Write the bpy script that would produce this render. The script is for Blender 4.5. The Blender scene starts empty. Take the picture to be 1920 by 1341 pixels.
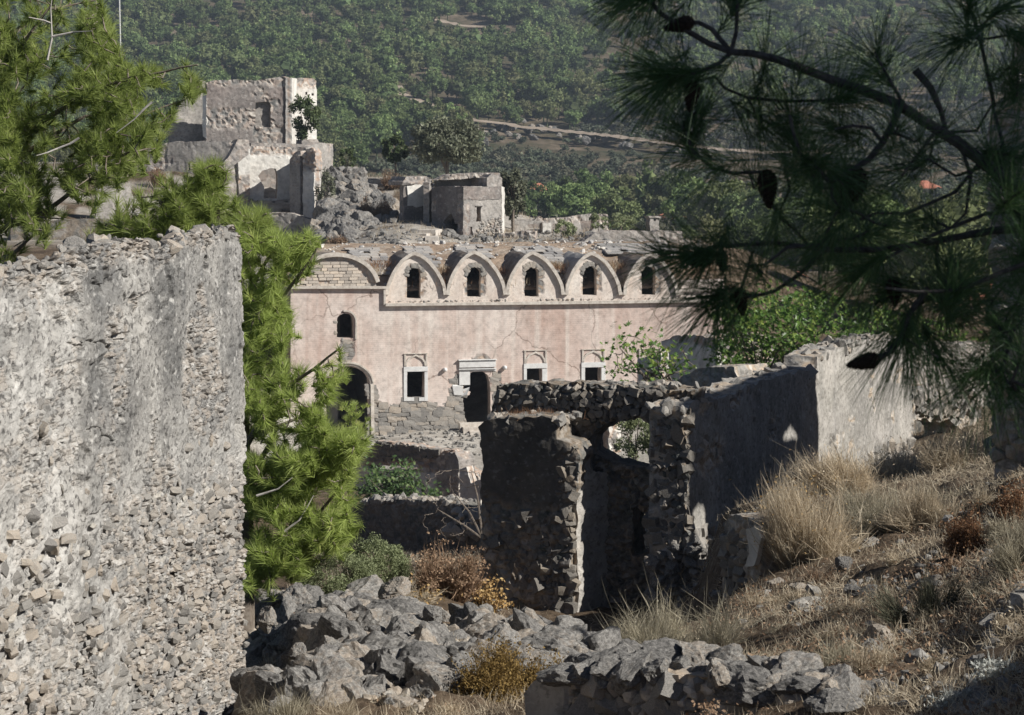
import bpy, math, random
import numpy as np
from mathutils import Vector, Matrix
from mathutils.geometry import delaunay_2d_cdt

random.seed(7)
RS = np.random.RandomState(11)
R = math.radians
scene = bpy.context.scene
col = scene.collection

# ------------------------------------------------------------------ camera
FPX, CXP, HY = 3733.0, 960.0, 300.0          # focal length, centre column and horizon row on a 1920 wide picture
cd = bpy.data.cameras.new('camera')
cd.sensor_width = 36.0
cd.lens = FPX / 1920 * 36
cd.shift_y = -(670.5 - HY) / 1920
cd.clip_start = 0.1
cd.clip_end = 6000
cd.dof.use_dof = True
cd.dof.focus_distance = 19.0
cd.dof.aperture_fstop = 14.0
cam = bpy.data.objects.new('camera', cd)
cam.rotation_euler = (R(90), 0, 0)
col.objects.link(cam)
scene.camera = cam

# ------------------------------------------------------------------ sky, sun, exposure
SUN_AZ, SUN_EL = R(24), R(35)               # azimuth: degrees from +X towards -Y (right of and behind the camera)
sun_dir = Vector((math.cos(SUN_AZ) * math.cos(SUN_EL), -math.sin(SUN_AZ) * math.cos(SUN_EL), math.sin(SUN_EL)))
world = bpy.data.worlds.new('World')
scene.world = world
world.use_nodes = True
wn = world.node_tree
bg = wn.nodes['Background']
sky = wn.nodes.new('ShaderNodeTexSky')
sky.sky_type = 'NISHITA'
sky.sun_disc = False
sky.sun_elevation = SUN_EL
sky.sun_rotation = math.atan2(sun_dir.x, sun_dir.y)
sky.altitude = 600
sky.air_density = 0.5
sky.dust_density = 0.3
wn.links.new(sky.outputs[0], bg.inputs[0])
bg.inputs[1].default_value = 0.05
sl = bpy.data.lights.new('sun', 'SUN')
sl.energy = 5.0
sl.angle = R(0.5)
sl.color = (1.0, 0.965, 0.905)
so = bpy.data.objects.new('sun', sl)
so.rotation_euler = sun_dir.to_track_quat('Z', 'Y').to_euler()
so.location = (20, -10, 20)
col.objects.link(so)
scene.view_settings.view_transform = 'Standard'
scene.view_settings.look = 'None'
scene.view_settings.exposure = 0.38
scene.view_settings.gamma = 1.0
scene.view_settings.use_curve_mapping = False
scene.render.engine = 'CYCLES'
scene.cycles.max_bounces = 6
scene.cycles.diffuse_bounces = 2
scene.cycles.transmission_bounces = 3
scene.cycles.transparent_max_bounces = 4
scene.cycles.volume_bounces = 0
scene.cycles.use_denoising = True
scene.cycles.denoiser = 'OPENIMAGEDENOISE'
scene.cycles.denoising_input_passes = 'RGB_ALBEDO_NORMAL'

# ------------------------------------------------------------------ small maths
def P(px, py, Y):
    return np.array([(px - CXP) / FPX * Y, Y, -(py - HY) / FPX * Y])

def _hash(ix, iy, iz, seed):
    h = (ix.astype(np.int64) * 374761393 + iy.astype(np.int64) * 668265263 + iz.astype(np.int64) * 2147483647 + seed * 974634541) & 0xFFFFFFFF
    h = ((h ^ (h >> 13)) * 1274126177) & 0xFFFFFFFF
    h = ((h ^ (h >> 16)) * 2246822519) & 0xFFFFFFFF
    h = h ^ (h >> 15)
    return (h & 0xFFFFFF) / float(0xFFFFFF)

def vn(Pp, seed=0):
    Pp = np.asarray(Pp, float)
    f = np.floor(Pp)
    t = Pp - f
    t = t * t * t * (t * (t * 6 - 15) + 10)
    i = f.astype(np.int64)
    r = 0
    for dx in (0, 1):
        wx = t[:, 0] if dx else 1 - t[:, 0]
        for dy in (0, 1):
            wy = t[:, 1] if dy else 1 - t[:, 1]
            for dz in (0, 1):
                wz = t[:, 2] if dz else 1 - t[:, 2]
                r = r + wx * wy * wz * _hash(i[:, 0] + dx, i[:, 1] + dy, i[:, 2] + dz, seed)
    return r * 2 - 1

def fbm(Pp, octv=4, seed=0, gain=0.5):
    a, s, r, q = 1.0, 0.0, 0, np.asarray(Pp, float)
    for k in range(octv):
        r = r + a * vn(q, seed + k * 17)
        s += a
        a *= gain
        q = q * 2.03 + 3.1
    return r / s

def worley2(x, y, seed=0, jit=0.9):
    ix, iy = np.floor(x).astype(np.int64), np.floor(y).astype(np.int64)
    F1 = np.full(x.shape, 9.0); F2 = F1.copy(); ID = np.zeros_like(F1)
    for a in (-1, 0, 1):
        for b in (-1, 0, 1):
            cx, cy = ix + a, iy + b
            zz = np.zeros_like(cx)
            px = cx + 0.5 + jit * (_hash(cx, cy, zz, seed) - 0.5)
            py = cy + 0.5 + jit * (_hash(cx, cy, zz + 5, seed) - 0.5)
            d = np.sqrt((px - x) ** 2 + (py - y) ** 2)
            idv = _hash(cx, cy, zz + 9, seed)
            near = d < F1
            F2 = np.where(near, F1, np.minimum(F2, d))
            ID = np.where(near, idv, ID)
            F1 = np.where(near, d, F1)
    return F1, F2, ID

def sst(a, b, x):
    t = np.clip((x - a) / (b - a), 0, 1)
    return t * t * (3 - 2 * t)

def inpoly(x, y, poly):
    x, y = np.asarray(x, float), np.asarray(y, float)
    r = np.zeros(x.shape, bool)
    n = len(poly)
    for i in range(n):
        x0, y0 = poly[i]; x1, y1 = poly[(i + 1) % n]
        if y0 == y1: continue
        c = (y0 > y) != (y1 > y)
        r ^= c & (x < (x1 - x0) * (y - y0) / (y1 - y0) + x0)
    return r

def distpoly(x, y, poly):
    d = np.full(np.shape(x), 1e9)
    n = len(poly)
    for i in range(n):
        x0, y0 = poly[i]; x1, y1 = poly[(i + 1) % n]
        vx, vy = x1 - x0, y1 - y0
        L = vx * vx + vy * vy + 1e-12
        t = np.clip(((x - x0) * vx + (y - y0) * vy) / L, 0, 1)
        d = np.minimum(d, np.hypot(x - x0 - t * vx, y - y0 - t * vy))
    return d

def resample(poly, step, closed=True):
    out = []
    n = len(poly)
    for i in range(n if closed else n - 1):
        a = np.array(poly[i], float); b = np.array(poly[(i + 1) % n], float)
        k = max(1, int(round(np.linalg.norm(b - a) / step)))
        for j in range(k):
            out.append(a + (b - a) * j / k)
    if not closed: out.append(np.array(poly[-1], float))
    return np.array(out)

# ------------------------------------------------------------------ objects
def mk(name, V, F, mat, parent=None, attrs=None, smooth=False, origin=None):
    V = np.asarray(V, np.float32)
    if origin is not None: V = V - np.asarray(origin, np.float32)
    Fs = F if isinstance(F, (list, tuple)) else [F]
    Fs = [np.asarray(f, np.int32) for f in Fs if len(f)]
    me = bpy.data.meshes.new(name)
    me.vertices.add(len(V))
    me.vertices.foreach_set('co', V.ravel())
    nl = sum(f.size for f in Fs); npg = sum(len(f) for f in Fs)
    me.loops.add(nl); me.polygons.add(npg)
    me.loops.foreach_set('vertex_index', np.concatenate([f.ravel() for f in Fs]))
    st, o = [], 0
    for f in Fs:
        st.append(o + np.arange(len(f)) * f.shape[1]); o += f.size
    me.polygons.foreach_set('loop_start', np.concatenate(st).astype(np.int32))
    me.polygons.foreach_set('use_smooth', np.full(npg, bool(smooth)))
    if attrs:
        for k, v in attrs.items():
            a = me.attributes.new(k, 'FLOAT', 'POINT')
            a.data.foreach_set('value', np.asarray(v, np.float32))
    me.update(calc_edges=True)
    me.validate()
    if mat is not None: me.materials.append(mat)
    o = bpy.data.objects.new(name, me)
    col.objects.link(o)
    if parent is not None:
        o.parent = parent
    elif origin is not None:
        o.location = tuple(float(c) for c in origin)
    return o

def tag(o, label=None, cat=None, group=None, kind=None):
    if label: o['label'] = label
    if cat: o['category'] = cat
    if group: o['group'] = group
    if kind: o['kind'] = kind
    return o

def thing(name, label, cat, loc=(0, 0, 0), group=None):
    o = bpy.data.objects.new(name, None)
    o.empty_display_size = 0.3
    o.location = tuple(float(c) for c in loc)
    col.objects.link(o)
    return tag(o, label, cat, group)

def inst(name, mesh, M, parent=None):
    """one more object that shares a mesh"""
    o = bpy.data.objects.new(name, mesh)
    if parent is not None: o.parent = parent
    o.matrix_basis = M
    col.objects.link(o)
    return o

class MB:
    def __init__(s):
        s.V, s.T, s.Q, s.A, s.n = [], [], [], [], 0
    def add(s, V, T=None, Q=None, a=0.0):
        V = np.asarray(V, float)
        s.V.append(V)
        if T is not None and len(T): s.T.append(np.asarray(T) + s.n)
        if Q is not None and len(Q): s.Q.append(np.asarray(Q) + s.n)
        s.A.append(np.full(len(V), a) if np.isscalar(a) else np.asarray(a))
        s.n += len(V)
    def build(s, name, mat, parent=None, origin=None, smooth=False):
        F = []
        if s.T: F.append(np.concatenate(s.T))
        if s.Q: F.append(np.concatenate(s.Q))
        return mk(name, np.concatenate(s.V), F, mat, parent, {'rid': np.concatenate(s.A)}, smooth, origin)

def frame(d):
    d = np.asarray(d, float); d = d / (np.linalg.norm(d) + 1e-9)
    u = np.cross(d, [0, 0, 1.0] if abs(d[2]) < 0.95 else [1.0, 0, 0])
    u /= np.linalg.norm(u)
    return u, np.cross(d, u), d

def tube(mb, pts, rad, n=6, a=0.0, wob=0.0, cap=True):
    pts = np.asarray(pts, float); m = len(pts)
    rad = np.broadcast_to(np.asarray(rad, float), (m,))
    d = np.gradient(pts, axis=0)
    u, v, _ = frame(d.mean(0) + 1e-6)
    an = np.arange(n) * 2 * math.pi / n
    V = np.zeros((m, n, 3))
    for i in range(m):
        t = d[i] / (np.linalg.norm(d[i]) + 1e-9)
        uu = u - t * np.dot(u, t); uu /= np.linalg.norm(uu) + 1e-9
        vv = np.cross(t, uu)
        V[i] = pts[i] + rad[i] * (np.cos(an)[:, None] * uu + np.sin(an)[:, None] * vv)
    V = V.reshape(-1, 3)
    if wob: V = V + wob * np.stack([vn(V * 9, 1), vn(V * 9, 2), vn(V * 9, 3)], 1)
    i = np.arange(m - 1)[:, None] * n; j = np.arange(n)[None]; k = (j + 1) % n
    Q = np.stack([i + j, i + k, i + n + k, i + n + j], -1).reshape(-1, 4)
    if cap:
        T = np.array([[ (m - 1) * n, (m - 1) * n + q, (m - 1) * n + q + 1] for q in range(1, n - 1)])
        mb.add(V, T, Q, a)
    else:
        mb.add(V, None, Q, a)

def boxV(c, s, M=None):
    V = np.array([[x, y, z] for x in (-1, 1) for y in (-1, 1) for z in (-1, 1)], float) * np.asarray(s) / 2
    if M is not None: V = V @ np.asarray(M).T
    return V + np.asarray(c)
BOXQ = np.array([[0, 1, 3, 2], [4, 6, 7, 5], [0, 4, 5, 1], [2, 3, 7, 6], [0, 2, 6, 4], [1, 5, 7, 3]])

# ------------------------------------------------------------------ node materials
class NM:
    def __init__(s, name, rough=0.9, spec=0.2):
        s.m = bpy.data.materials.new(name); s.m.use_nodes = True
        s.t = s.m.node_tree; s.b = s.t.nodes['Principled BSDF']
        s.b.inputs['Roughness'].default_value = rough
        s.b.inputs['Specular IOR Level'].default_value = spec
        s.co = s.n('ShaderNodeTexCoord').outputs['Object']
    def n(s, ty, ins=None, **pr):
        nd = s.t.nodes.new(ty)
        for k, v in pr.items(): setattr(nd, k, v)
        for k, v in (ins or {}).items(): s.set(nd.inputs[k], v)
        return nd
    def set(s, inp, v):
        if isinstance(v, bpy.types.NodeSocket): s.t.links.new(v, inp)
        elif isinstance(v, tuple) and len(v) == 3 and inp.type == 'RGBA': inp.default_value = (*v, 1)
        else: inp.default_value = v
    def map(s, sc, loc=(0, 0, 0), vec=None):
        return s.n('ShaderNodeMapping', {0: vec or s.co, 1: loc, 3: sc}).outputs[0]
    def noise(s, scale, detail=4, rough=0.55, vec=None, dist=0.0):
        return s.n('ShaderNodeTexNoise', {'Vector': vec or s.co, 'Scale': scale, 'Detail': detail, 'Roughness': rough, 'Distortion': dist}).outputs[0]
    def vor(s, scale, vec=None, feat='F1', out=0):
        return s.n('ShaderNodeTexVoronoi', {'Vector': vec or s.co, 'Scale': scale}, feature=feat).outputs[out]
    def ramp(s, fac, stops, interp='LINEAR'):
        nd = s.n('ShaderNodeValToRGB', {0: fac})
        cr = nd.color_ramp; cr.interpolation = interp
        while len(cr.elements) < len(stops): cr.elements.new(0.5)
        for e, (p, c) in zip(cr.elements, stops):
            e.position = p
            e.color = (c, c, c, 1) if np.isscalar(c) else (*c, 1)
        return nd.outputs[0]
    def mix(s, f, a, b, blend='MIX'):
        nd = s.n('ShaderNodeMix', {0: f, 6: a, 7: b}, data_type='RGBA', blend_type=blend)
        return nd.outputs[2]
    def math(s, op, a, b=0.0, clamp=False):
        return s.n('ShaderNodeMath', {0: a, 1: b}, operation=op, use_clamp=clamp).outputs[0]
    def attr(s, name):
        return s.n('ShaderNodeAttribute', attribute_name=name).outputs['Fac']
    def rnd(s):
        return s.n('ShaderNodeObjectInfo').outputs['Random']
    def bump(s, h, strength=0.5, dist=0.02):
        nd = s.n('ShaderNodeBump', {'Height': h, 'Strength': strength, 'Distance': dist})
        s.set(s.b.inputs['Normal'], nd.outputs[0])
    def done(s, c):
        s.set(s.b.inputs['Base Color'], c)
        return s.m

def m_rock(name, lo=(0.06, 0.057, 0.053), mid=(0.19, 0.182, 0.17), hi=(0.44, 0.42, 0.39), tan=(0.33, 0.255, 0.19), scale=8.0, tanf=0.35, bump=0.5, attr=True, dist=0.02):
    m = NM(name, 0.95, 0.1)
    r = m.rnd()
    off = m.n('ShaderNodeCombineXYZ', {0: m.math('MULTIPLY', r, 37.0), 1: m.math('MULTIPLY', r, 17.0), 2: 0.0}).outputs[0]
    v = m.n('ShaderNodeVectorMath', {0: m.co, 1: off}, operation='ADD').outputs[0]
    n1 = m.noise(scale, 6, 0.65, v)
    n2 = m.noise(scale * 4.3, 5, 0.7, v)
    n3 = m.noise(scale * 0.6, 3, 0.5, v)
    f = m.math('ADD', m.math('MULTIPLY', n1, 0.55), m.math('MULTIPLY', n2, 0.45))
    c = m.ramp(f, [(0.33, lo), (0.47, mid), (0.64, hi)])
    tf = m.ramp(m.math('ADD', m.math('MULTIPLY', n3, 0.7), m.math('MULTIPLY', r, 0.3)), [(0.50, 0.0), (0.66, tanf)])
    c = m.mix(tf, c, tan)
    c = m.mix(m.ramp(m.vor(scale * 5, v), [(0.05, 0.55), (0.16, 0.0)]), c, (0.55, 0.53, 0.49))
    c = m.mix(1.0, c, m.ramp(m.math('ADD', m.math('MULTIPLY', r, 0.7), m.math('MULTIPLY', m.attr('rid'), 0.6)), [(0.0, (0.58, 0.58, 0.59)), (0.35, (0.85, 0.85, 0.85)), (0.7, (1.05, 1.03, 0.99)), (1.0, (1.30, 1.24, 1.14))]), 'MULTIPLY')
    m.bump(m.math('ADD', n1, m.math('MULTIPLY', n2, 0.6)), bump, dist)
    return m.done(c)

def m_wall(name, pl_a, pl_b, st_lo, st_mid, st_hi, sc=1.5, stain=0.35, tan=(0.42, 0.29, 0.2), streak=0.3, stain_col=(0.12, 0.12, 0.12), bump=0.35, fine=1.0, line=0.0, speck=0.0, crack=0.0, streakf=1.6, coat=False):
    """plaster where the attribute exp is 0, bare rubble where it is 1; rid gives each stone its own tint"""
    m = NM(name, 0.95, 0.1)
    ex = m.attr('exp'); rid = m.attr('rid')
    n1 = m.noise(sc, 6, 0.6)
    n2 = m.noise(sc * 7 * fine, 6, 0.7)
    n3 = m.noise(sc * 0.35, 3, 0.5)
    pl = m.mix(m.ramp(n1, [(0.36, 0.0), (0.62, 1.0)]), pl_a, pl_b)
    st = m.noise(1.0, 5, 0.6, m.map((sc * streakf, sc * streakf, sc * 0.13)))
    pl = m.mix(m.math('MULTIPLY', m.ramp(st, [(0.48, 0.0), (0.64, 1.0)]), streak), pl, stain_col)
    pl = m.mix(m.math('MULTIPLY', m.ramp(n3, [(0.48, 0.0), (0.66, 1.0)]), stain), pl, stain_col)
    if crack:                                    # fine wandering cracks and pale run-off
        wv = m.n('ShaderNodeVectorMath', {0: m.co, 1: m.n('ShaderNodeVectorMath', {0: m.n('ShaderNodeTexNoise', {'Vector': m.co, 'Scale': 1.1, 'Detail': 5.0}).outputs[1], 1: (1.3, 1.3, 1.3)}, operation='MULTIPLY').outputs[0]}, operation='ADD').outputs[0]
        ce = m.n('ShaderNodeTexVoronoi', {'Vector': wv, 'Scale': 0.30}, feature='DISTANCE_TO_EDGE').outputs[0]
        pl = m.mix(m.math('MULTIPLY', m.ramp(ce, [(0.0, 1.0), (0.012, 0.0)]), m.ramp(n3, [(0.45, 0.0), (0.55, crack)])), pl, (0.16, 0.11, 0.085))
        s2 = m.noise(1.0, 4, 0.6, m.map((sc * streakf * 1.7, sc * streakf * 1.7, sc * 0.22), (4.1, 2.2, 0.7)))
        pl = m.mix(m.ramp(s2, [(0.55, 0.0), (0.70, 0.55)]), pl, (0.74, 0.68, 0.61))
    pl = m.mix(1.0, pl, m.ramp(n2, [(0.3, 0.74), (0.5, 1.0), (0.7, 1.16)]), 'MULTIPLY')
    sf = m.math('ADD', m.math('MULTIPLY', rid, 0.62), m.math('MULTIPLY', n2, 0.38))
    so_ = m.ramp(sf, [(0.12, st_lo), (0.42, st_mid), (0.6, tan), (0.72, st_hi), (0.95, st_mid)])
    so_ = m.mix(1.0, so_, m.ramp(n2, [(0.28, 0.62), (0.5, 1.0), (0.72, 1.25)]), 'MULTIPLY')
    if coat: pl = m.mix(m.math('MULTIPLY', m.attr('coat'), m.ramp(m.noise(2.3, 5, 0.65), [(0.42, 0.25), (0.56, 1.0)])), pl, (0.54, 0.52, 0.485))
    c = m.mix(ex, pl, so_)
    if speck:                                    # black and white lichen freckles; on the left wall black also imitates shaded pits
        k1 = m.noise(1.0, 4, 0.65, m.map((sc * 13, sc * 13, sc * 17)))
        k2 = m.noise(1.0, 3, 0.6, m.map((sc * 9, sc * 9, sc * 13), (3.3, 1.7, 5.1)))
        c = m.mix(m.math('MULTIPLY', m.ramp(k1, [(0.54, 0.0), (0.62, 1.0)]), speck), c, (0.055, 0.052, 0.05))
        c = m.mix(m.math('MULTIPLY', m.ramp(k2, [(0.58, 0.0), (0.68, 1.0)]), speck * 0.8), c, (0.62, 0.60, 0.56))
    if line:
        w = m.n('ShaderNodeTexWave', {'Vector': m.co, 'Scale': line, 'Distortion': 1.5, 'Detail': 2.0, 'Detail Scale': 1.0}, wave_type='BANDS', bands_direction='Z').outputs[1]
        h = m.math('ADD', m.math('MULTIPLY', w, 0.25), m.math('ADD', n2, m.math('MULTIPLY', n1, 0.5)))
    else:
        h = m.math('ADD', n2, m.math('MULTIPLY', n1, 0.5))
    m.bump(h, bump, 0.03)
    return m.done(c)

def m_leaf(name, a, b, c=None, trans=0.35, rough=0.6, vary=0.8, alt=None):
    m = NM(name, rough, 0.25)
    rid = m.attr('rid')
    cl = m.ramp(rid, [(0.0, a), (0.75, b), (1.0, c or b)])
    r = m.rnd()
    cl = m.mix(1.0, cl, m.ramp(r, [(0.0, vary), (1.0, 1.95 - vary)]), 'MULTIPLY')
    if alt:                                      # single plants that run to another hue
        cl = m.mix(m.ramp(m.math('FRACT', m.math('MULTIPLY', r, 7.31)), [(0.45, 0.0), (1.0, 0.75)]), cl, alt)
    m.done(cl)
    if trans:
        tr = m.n('ShaderNodeBsdfTranslucent', {0: cl})
        mx = m.n('ShaderNodeMixShader', {0: trans, 1: m.b.outputs[0], 2: tr.outputs[0]})
        m.t.links.new(mx.outputs[0], m.t.nodes['Material Output'].inputs[0])
    return m.m

def m_plain(name, a, b, scale=8.0, rough=0.9, bump=0.3, dist=0.01, spec=0.15):
    m = NM(name, rough, spec)
    n = m.noise(scale, 6, 0.65)
    m.bump(n, bump, dist)
    return m.done(m.mix(m.ramp(n, [(0.35, 0.0), (0.65, 1.0)]), a, b))

GREY = dict(st_lo=(0.13, 0.13, 0.13), st_mid=(0.30, 0.285, 0.265), st_hi=(0.48, 0.45, 0.40))
M = {}
M['pink'] = m_wall('pink_plaster', (0.56, 0.455, 0.395), (0.69, 0.61, 0.55), sc=0.42, stain=0.34, streak=0.42, stain_col=(0.42, 0.27, 0.215), speck=0.12, crack=0.8, streakf=2.6, bump=0.25, line=3.2, tan=(0.40, 0.31, 0.24), **GREY)
M['gable'] = m_wall('pale_gable_plaster', (0.62, 0.535, 0.465), (0.72, 0.655, 0.585), sc=1.1, stain=0.12, streak=0.15, stain_col=(0.45, 0.32, 0.25), bump=0.2, **GREY)
M['trim'] = m_plain('weathered_cornice_plaster', (0.42, 0.37, 0.32), (0.66, 0.61, 0.54), 5, 0.9, 0.4)
M['marble'] = m_plain('white_marble', (0.58, 0.575, 0.56), (0.74, 0.735, 0.71), 4, 0.6, 0.15)
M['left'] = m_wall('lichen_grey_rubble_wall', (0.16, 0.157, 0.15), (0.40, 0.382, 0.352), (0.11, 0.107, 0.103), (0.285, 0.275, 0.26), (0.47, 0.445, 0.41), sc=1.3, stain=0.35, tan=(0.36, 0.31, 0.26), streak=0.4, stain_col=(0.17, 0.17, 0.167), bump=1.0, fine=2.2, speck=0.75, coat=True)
M['ruin'] = m_wall('grey_ruin_plaster', (0.30, 0.285, 0.255), (0.46, 0.43, 0.39), (0.15, 0.14, 0.13), (0.34, 0.32, 0.29), (0.50, 0.46, 0.41), sc=0.9, stain=0.4, tan=(0.43, 0.34, 0.25), streak=0.35, stain_col=(0.17, 0.165, 0.16), bump=0.7, fine=1.4, speck=0.4)
M['dark'] = m_wall('shade_dark_masonry', (0.07, 0.064, 0.056), (0.12, 0.108, 0.093), (0.065, 0.075, 0.07), (0.17, 0.16, 0.145), (0.29, 0.265, 0.235), sc=1.0, stain=0.4, tan=(0.22, 0.175, 0.13), streak=0.3, stain_col=(0.07, 0.07, 0.07), bump=0.7, fine=1.4, speck=0.2)  # colour lowered so that walls turned from the sun read as shaded
M['far'] = m_wall('far_ruin_plaster', (0.25, 0.235, 0.215), (0.45, 0.415, 0.375), (0.14, 0.13, 0.125), (0.33, 0.30, 0.275), (0.54, 0.49, 0.43), sc=0.45, stain=0.35, tan=(0.36, 0.29, 0.24), streak=0.4, stain_col=(0.20, 0.185, 0.175), bump=0.5, speck=0.35)
M['farwhite'] = m_wall('far_white_plaster', (0.58, 0.55, 0.50), (0.72, 0.70, 0.65), (0.16, 0.15, 0.14), (0.36, 0.33, 0.30), (0.55, 0.50, 0.44), sc=0.5, stain=0.1, tan=(0.40, 0.29, 0.22), streak=0.15, stain_col=(0.35, 0.31, 0.27), bump=0.3)
M['fargrey'] = m_wall('far_brown_grey_plaster', (0.155, 0.142, 0.133), (0.255, 0.225, 0.205), (0.10, 0.11, 0.11), (0.30, 0.275, 0.25), (0.46, 0.42, 0.37), sc=0.35, stain=0.4, tan=(0.31, 0.25, 0.21), streak=0.25, stain_col=(0.25, 0.175, 0.15), bump=0.6, speck=0.35)
M['rock'] = m_rock('grey_limestone')
M['rockw'] = m_rock('whitish_limestone', (0.42, 0.41, 0.40), (0.62, 0.61, 0.59), (0.74, 0.73, 0.71), (0.5, 0.45, 0.38), 6, 0.15)
M['rockd'] = m_rock('shade_dark_stone', (0.09, 0.085, 0.08), (0.20, 0.185, 0.165), (0.33, 0.305, 0.27), (0.26, 0.20, 0.14), 6, 0.35)  # stone colour darkened to go with the shaded walls
M['stone'] = m_rock('wall_stone', (0.14, 0.137, 0.13), (0.32, 0.305, 0.28), (0.52, 0.485, 0.435), (0.44, 0.345, 0.265), 9, 0.4)
M['roof'] = m_rock('mortared_roof_rubble', (0.11, 0.095, 0.082), (0.23, 0.20, 0.175), (0.40, 0.36, 0.32), (0.22, 0.155, 0.11), 1.3, 0.6, 0.9, dist=0.06)
M['tile'] = m_rock('grey_roof_slate', (0.30, 0.29, 0.28), (0.46, 0.44, 0.42), (0.60, 0.58, 0.55), (0.36, 0.27, 0.2), 3, 0.2)
M['red'] = m_plain('red_clay_roof', (0.36, 0.13, 0.08), (0.47, 0.21, 0.14), 3)
M['housewall'] = m_plain('village_wall', (0.55, 0.45, 0.38), (0.68, 0.60, 0.52), 2)
M['void'] = m_plain('dark_window_glass', (0.02, 0.02, 0.025), (0.035, 0.035, 0.04), 2)
M['needle'] = m_leaf('sunlit_pine_needles', (0.22, 0.28, 0.075), (0.46, 0.55, 0.165), (0.62, 0.60, 0.26), 0.55, 0.45)  # base colour raised for a sunlit look
M['needled'] = m_leaf('shade_dark_pine_needles', (0.05, 0.10, 0.04), (0.09, 0.165, 0.06), (0.15, 0.22, 0.075), 0.35, 0.4)  # darker needle copy, the boughs' shade put into the colour
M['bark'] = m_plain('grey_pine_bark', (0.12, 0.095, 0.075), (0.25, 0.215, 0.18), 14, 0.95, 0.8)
M['barkn'] = m_plain('shade_dark_pine_bark', (0.045, 0.04, 0.038), (0.105, 0.098, 0.094), 60, 0.95, 0.8, 0.004)  # bark darkened in colour to look shaded
M['cone'] = m_plain('dark_pine_cone', (0.02, 0.014, 0.011), (0.05, 0.035, 0.026), 90, 0.8, 0.5, 0.003)
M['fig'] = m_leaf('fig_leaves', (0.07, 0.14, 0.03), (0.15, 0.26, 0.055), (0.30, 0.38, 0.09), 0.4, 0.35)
M['figd'] = m_leaf('shade_dark_fig_leaves', (0.04, 0.075, 0.025), (0.075, 0.125, 0.04), (0.12, 0.17, 0.05), 0.25, 0.5)  # fig leaf copy with the shade put into its colour
M['sage'] = m_leaf('sage_leaves', (0.17, 0.195, 0.10), (0.30, 0.34, 0.18), (0.42, 0.45, 0.26), 0.35)
M['olive'] = m_leaf('olive_leaves', (0.10, 0.11, 0.07), (0.19, 0.20, 0.13), (0.33, 0.33, 0.25), 0.2)
M['oliveg'] = m_leaf('oak_leaves', (0.045, 0.07, 0.025), (0.09, 0.12, 0.045), (0.14, 0.17, 0.07), 0.2)
M['dry'] = m_leaf('dry_tan_stems', (0.34, 0.27, 0.19), (0.60, 0.51, 0.375), (0.74, 0.66, 0.51), 0.4, 0.8)
M['dryg'] = m_leaf('dry_greyish_stems', (0.27, 0.24, 0.175), (0.49, 0.44, 0.325), (0.64, 0.585, 0.45), 0.4, 0.8)
M['drygold'] = m_leaf('dry_golden_heads', (0.30, 0.19, 0.08), (0.45, 0.30, 0.13), (0.52, 0.38, 0.18), 0.2, 0.8)
M['dryrust'] = m_leaf('rust_brown_dry_leaves', (0.17, 0.09, 0.05), (0.27, 0.15, 0.08), (0.38, 0.25, 0.14), 0.3, 0.8)
M['drybrown'] = m_leaf('dry_brown_heads', (0.17, 0.11, 0.07), (0.30, 0.20, 0.13), (0.42, 0.30, 0.20), 0.25, 0.9)
M['ochre'] = m_leaf('ochre_bush', (0.13, 0.085, 0.03), (0.25, 0.165, 0.055), (0.36, 0.25, 0.09), 0.25, 0.8)
M['greygr'] = m_leaf('grey_green_broom', (0.075, 0.08, 0.055), (0.15, 0.15, 0.10), (0.22, 0.21, 0.14), 0.2, 0.8)
M['silver'] = m_leaf('silver_leaves', (0.34, 0.35, 0.32), (0.50, 0.51, 0.47), (0.6, 0.6, 0.56), 0.15, 0.8)
M['pinefar'] = m_leaf('hill_pine_foliage', (0.09, 0.135, 0.055), (0.20, 0.265, 0.10), (0.29, 0.34, 0.14), 0.35, 0.8, 0.55, (0.20, 0.19, 0.095))
M['scrub'] = m_leaf('hill_scrub_foliage', (0.065, 0.082, 0.054), (0.12, 0.138, 0.088), (0.18, 0.19, 0.125), 0.25, 0.8, 0.55, (0.16, 0.14, 0.095))
M['pole'] = m_plain('pale_pole', (0.5, 0.5, 0.48), (0.6, 0.6, 0.58), 3)

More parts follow.
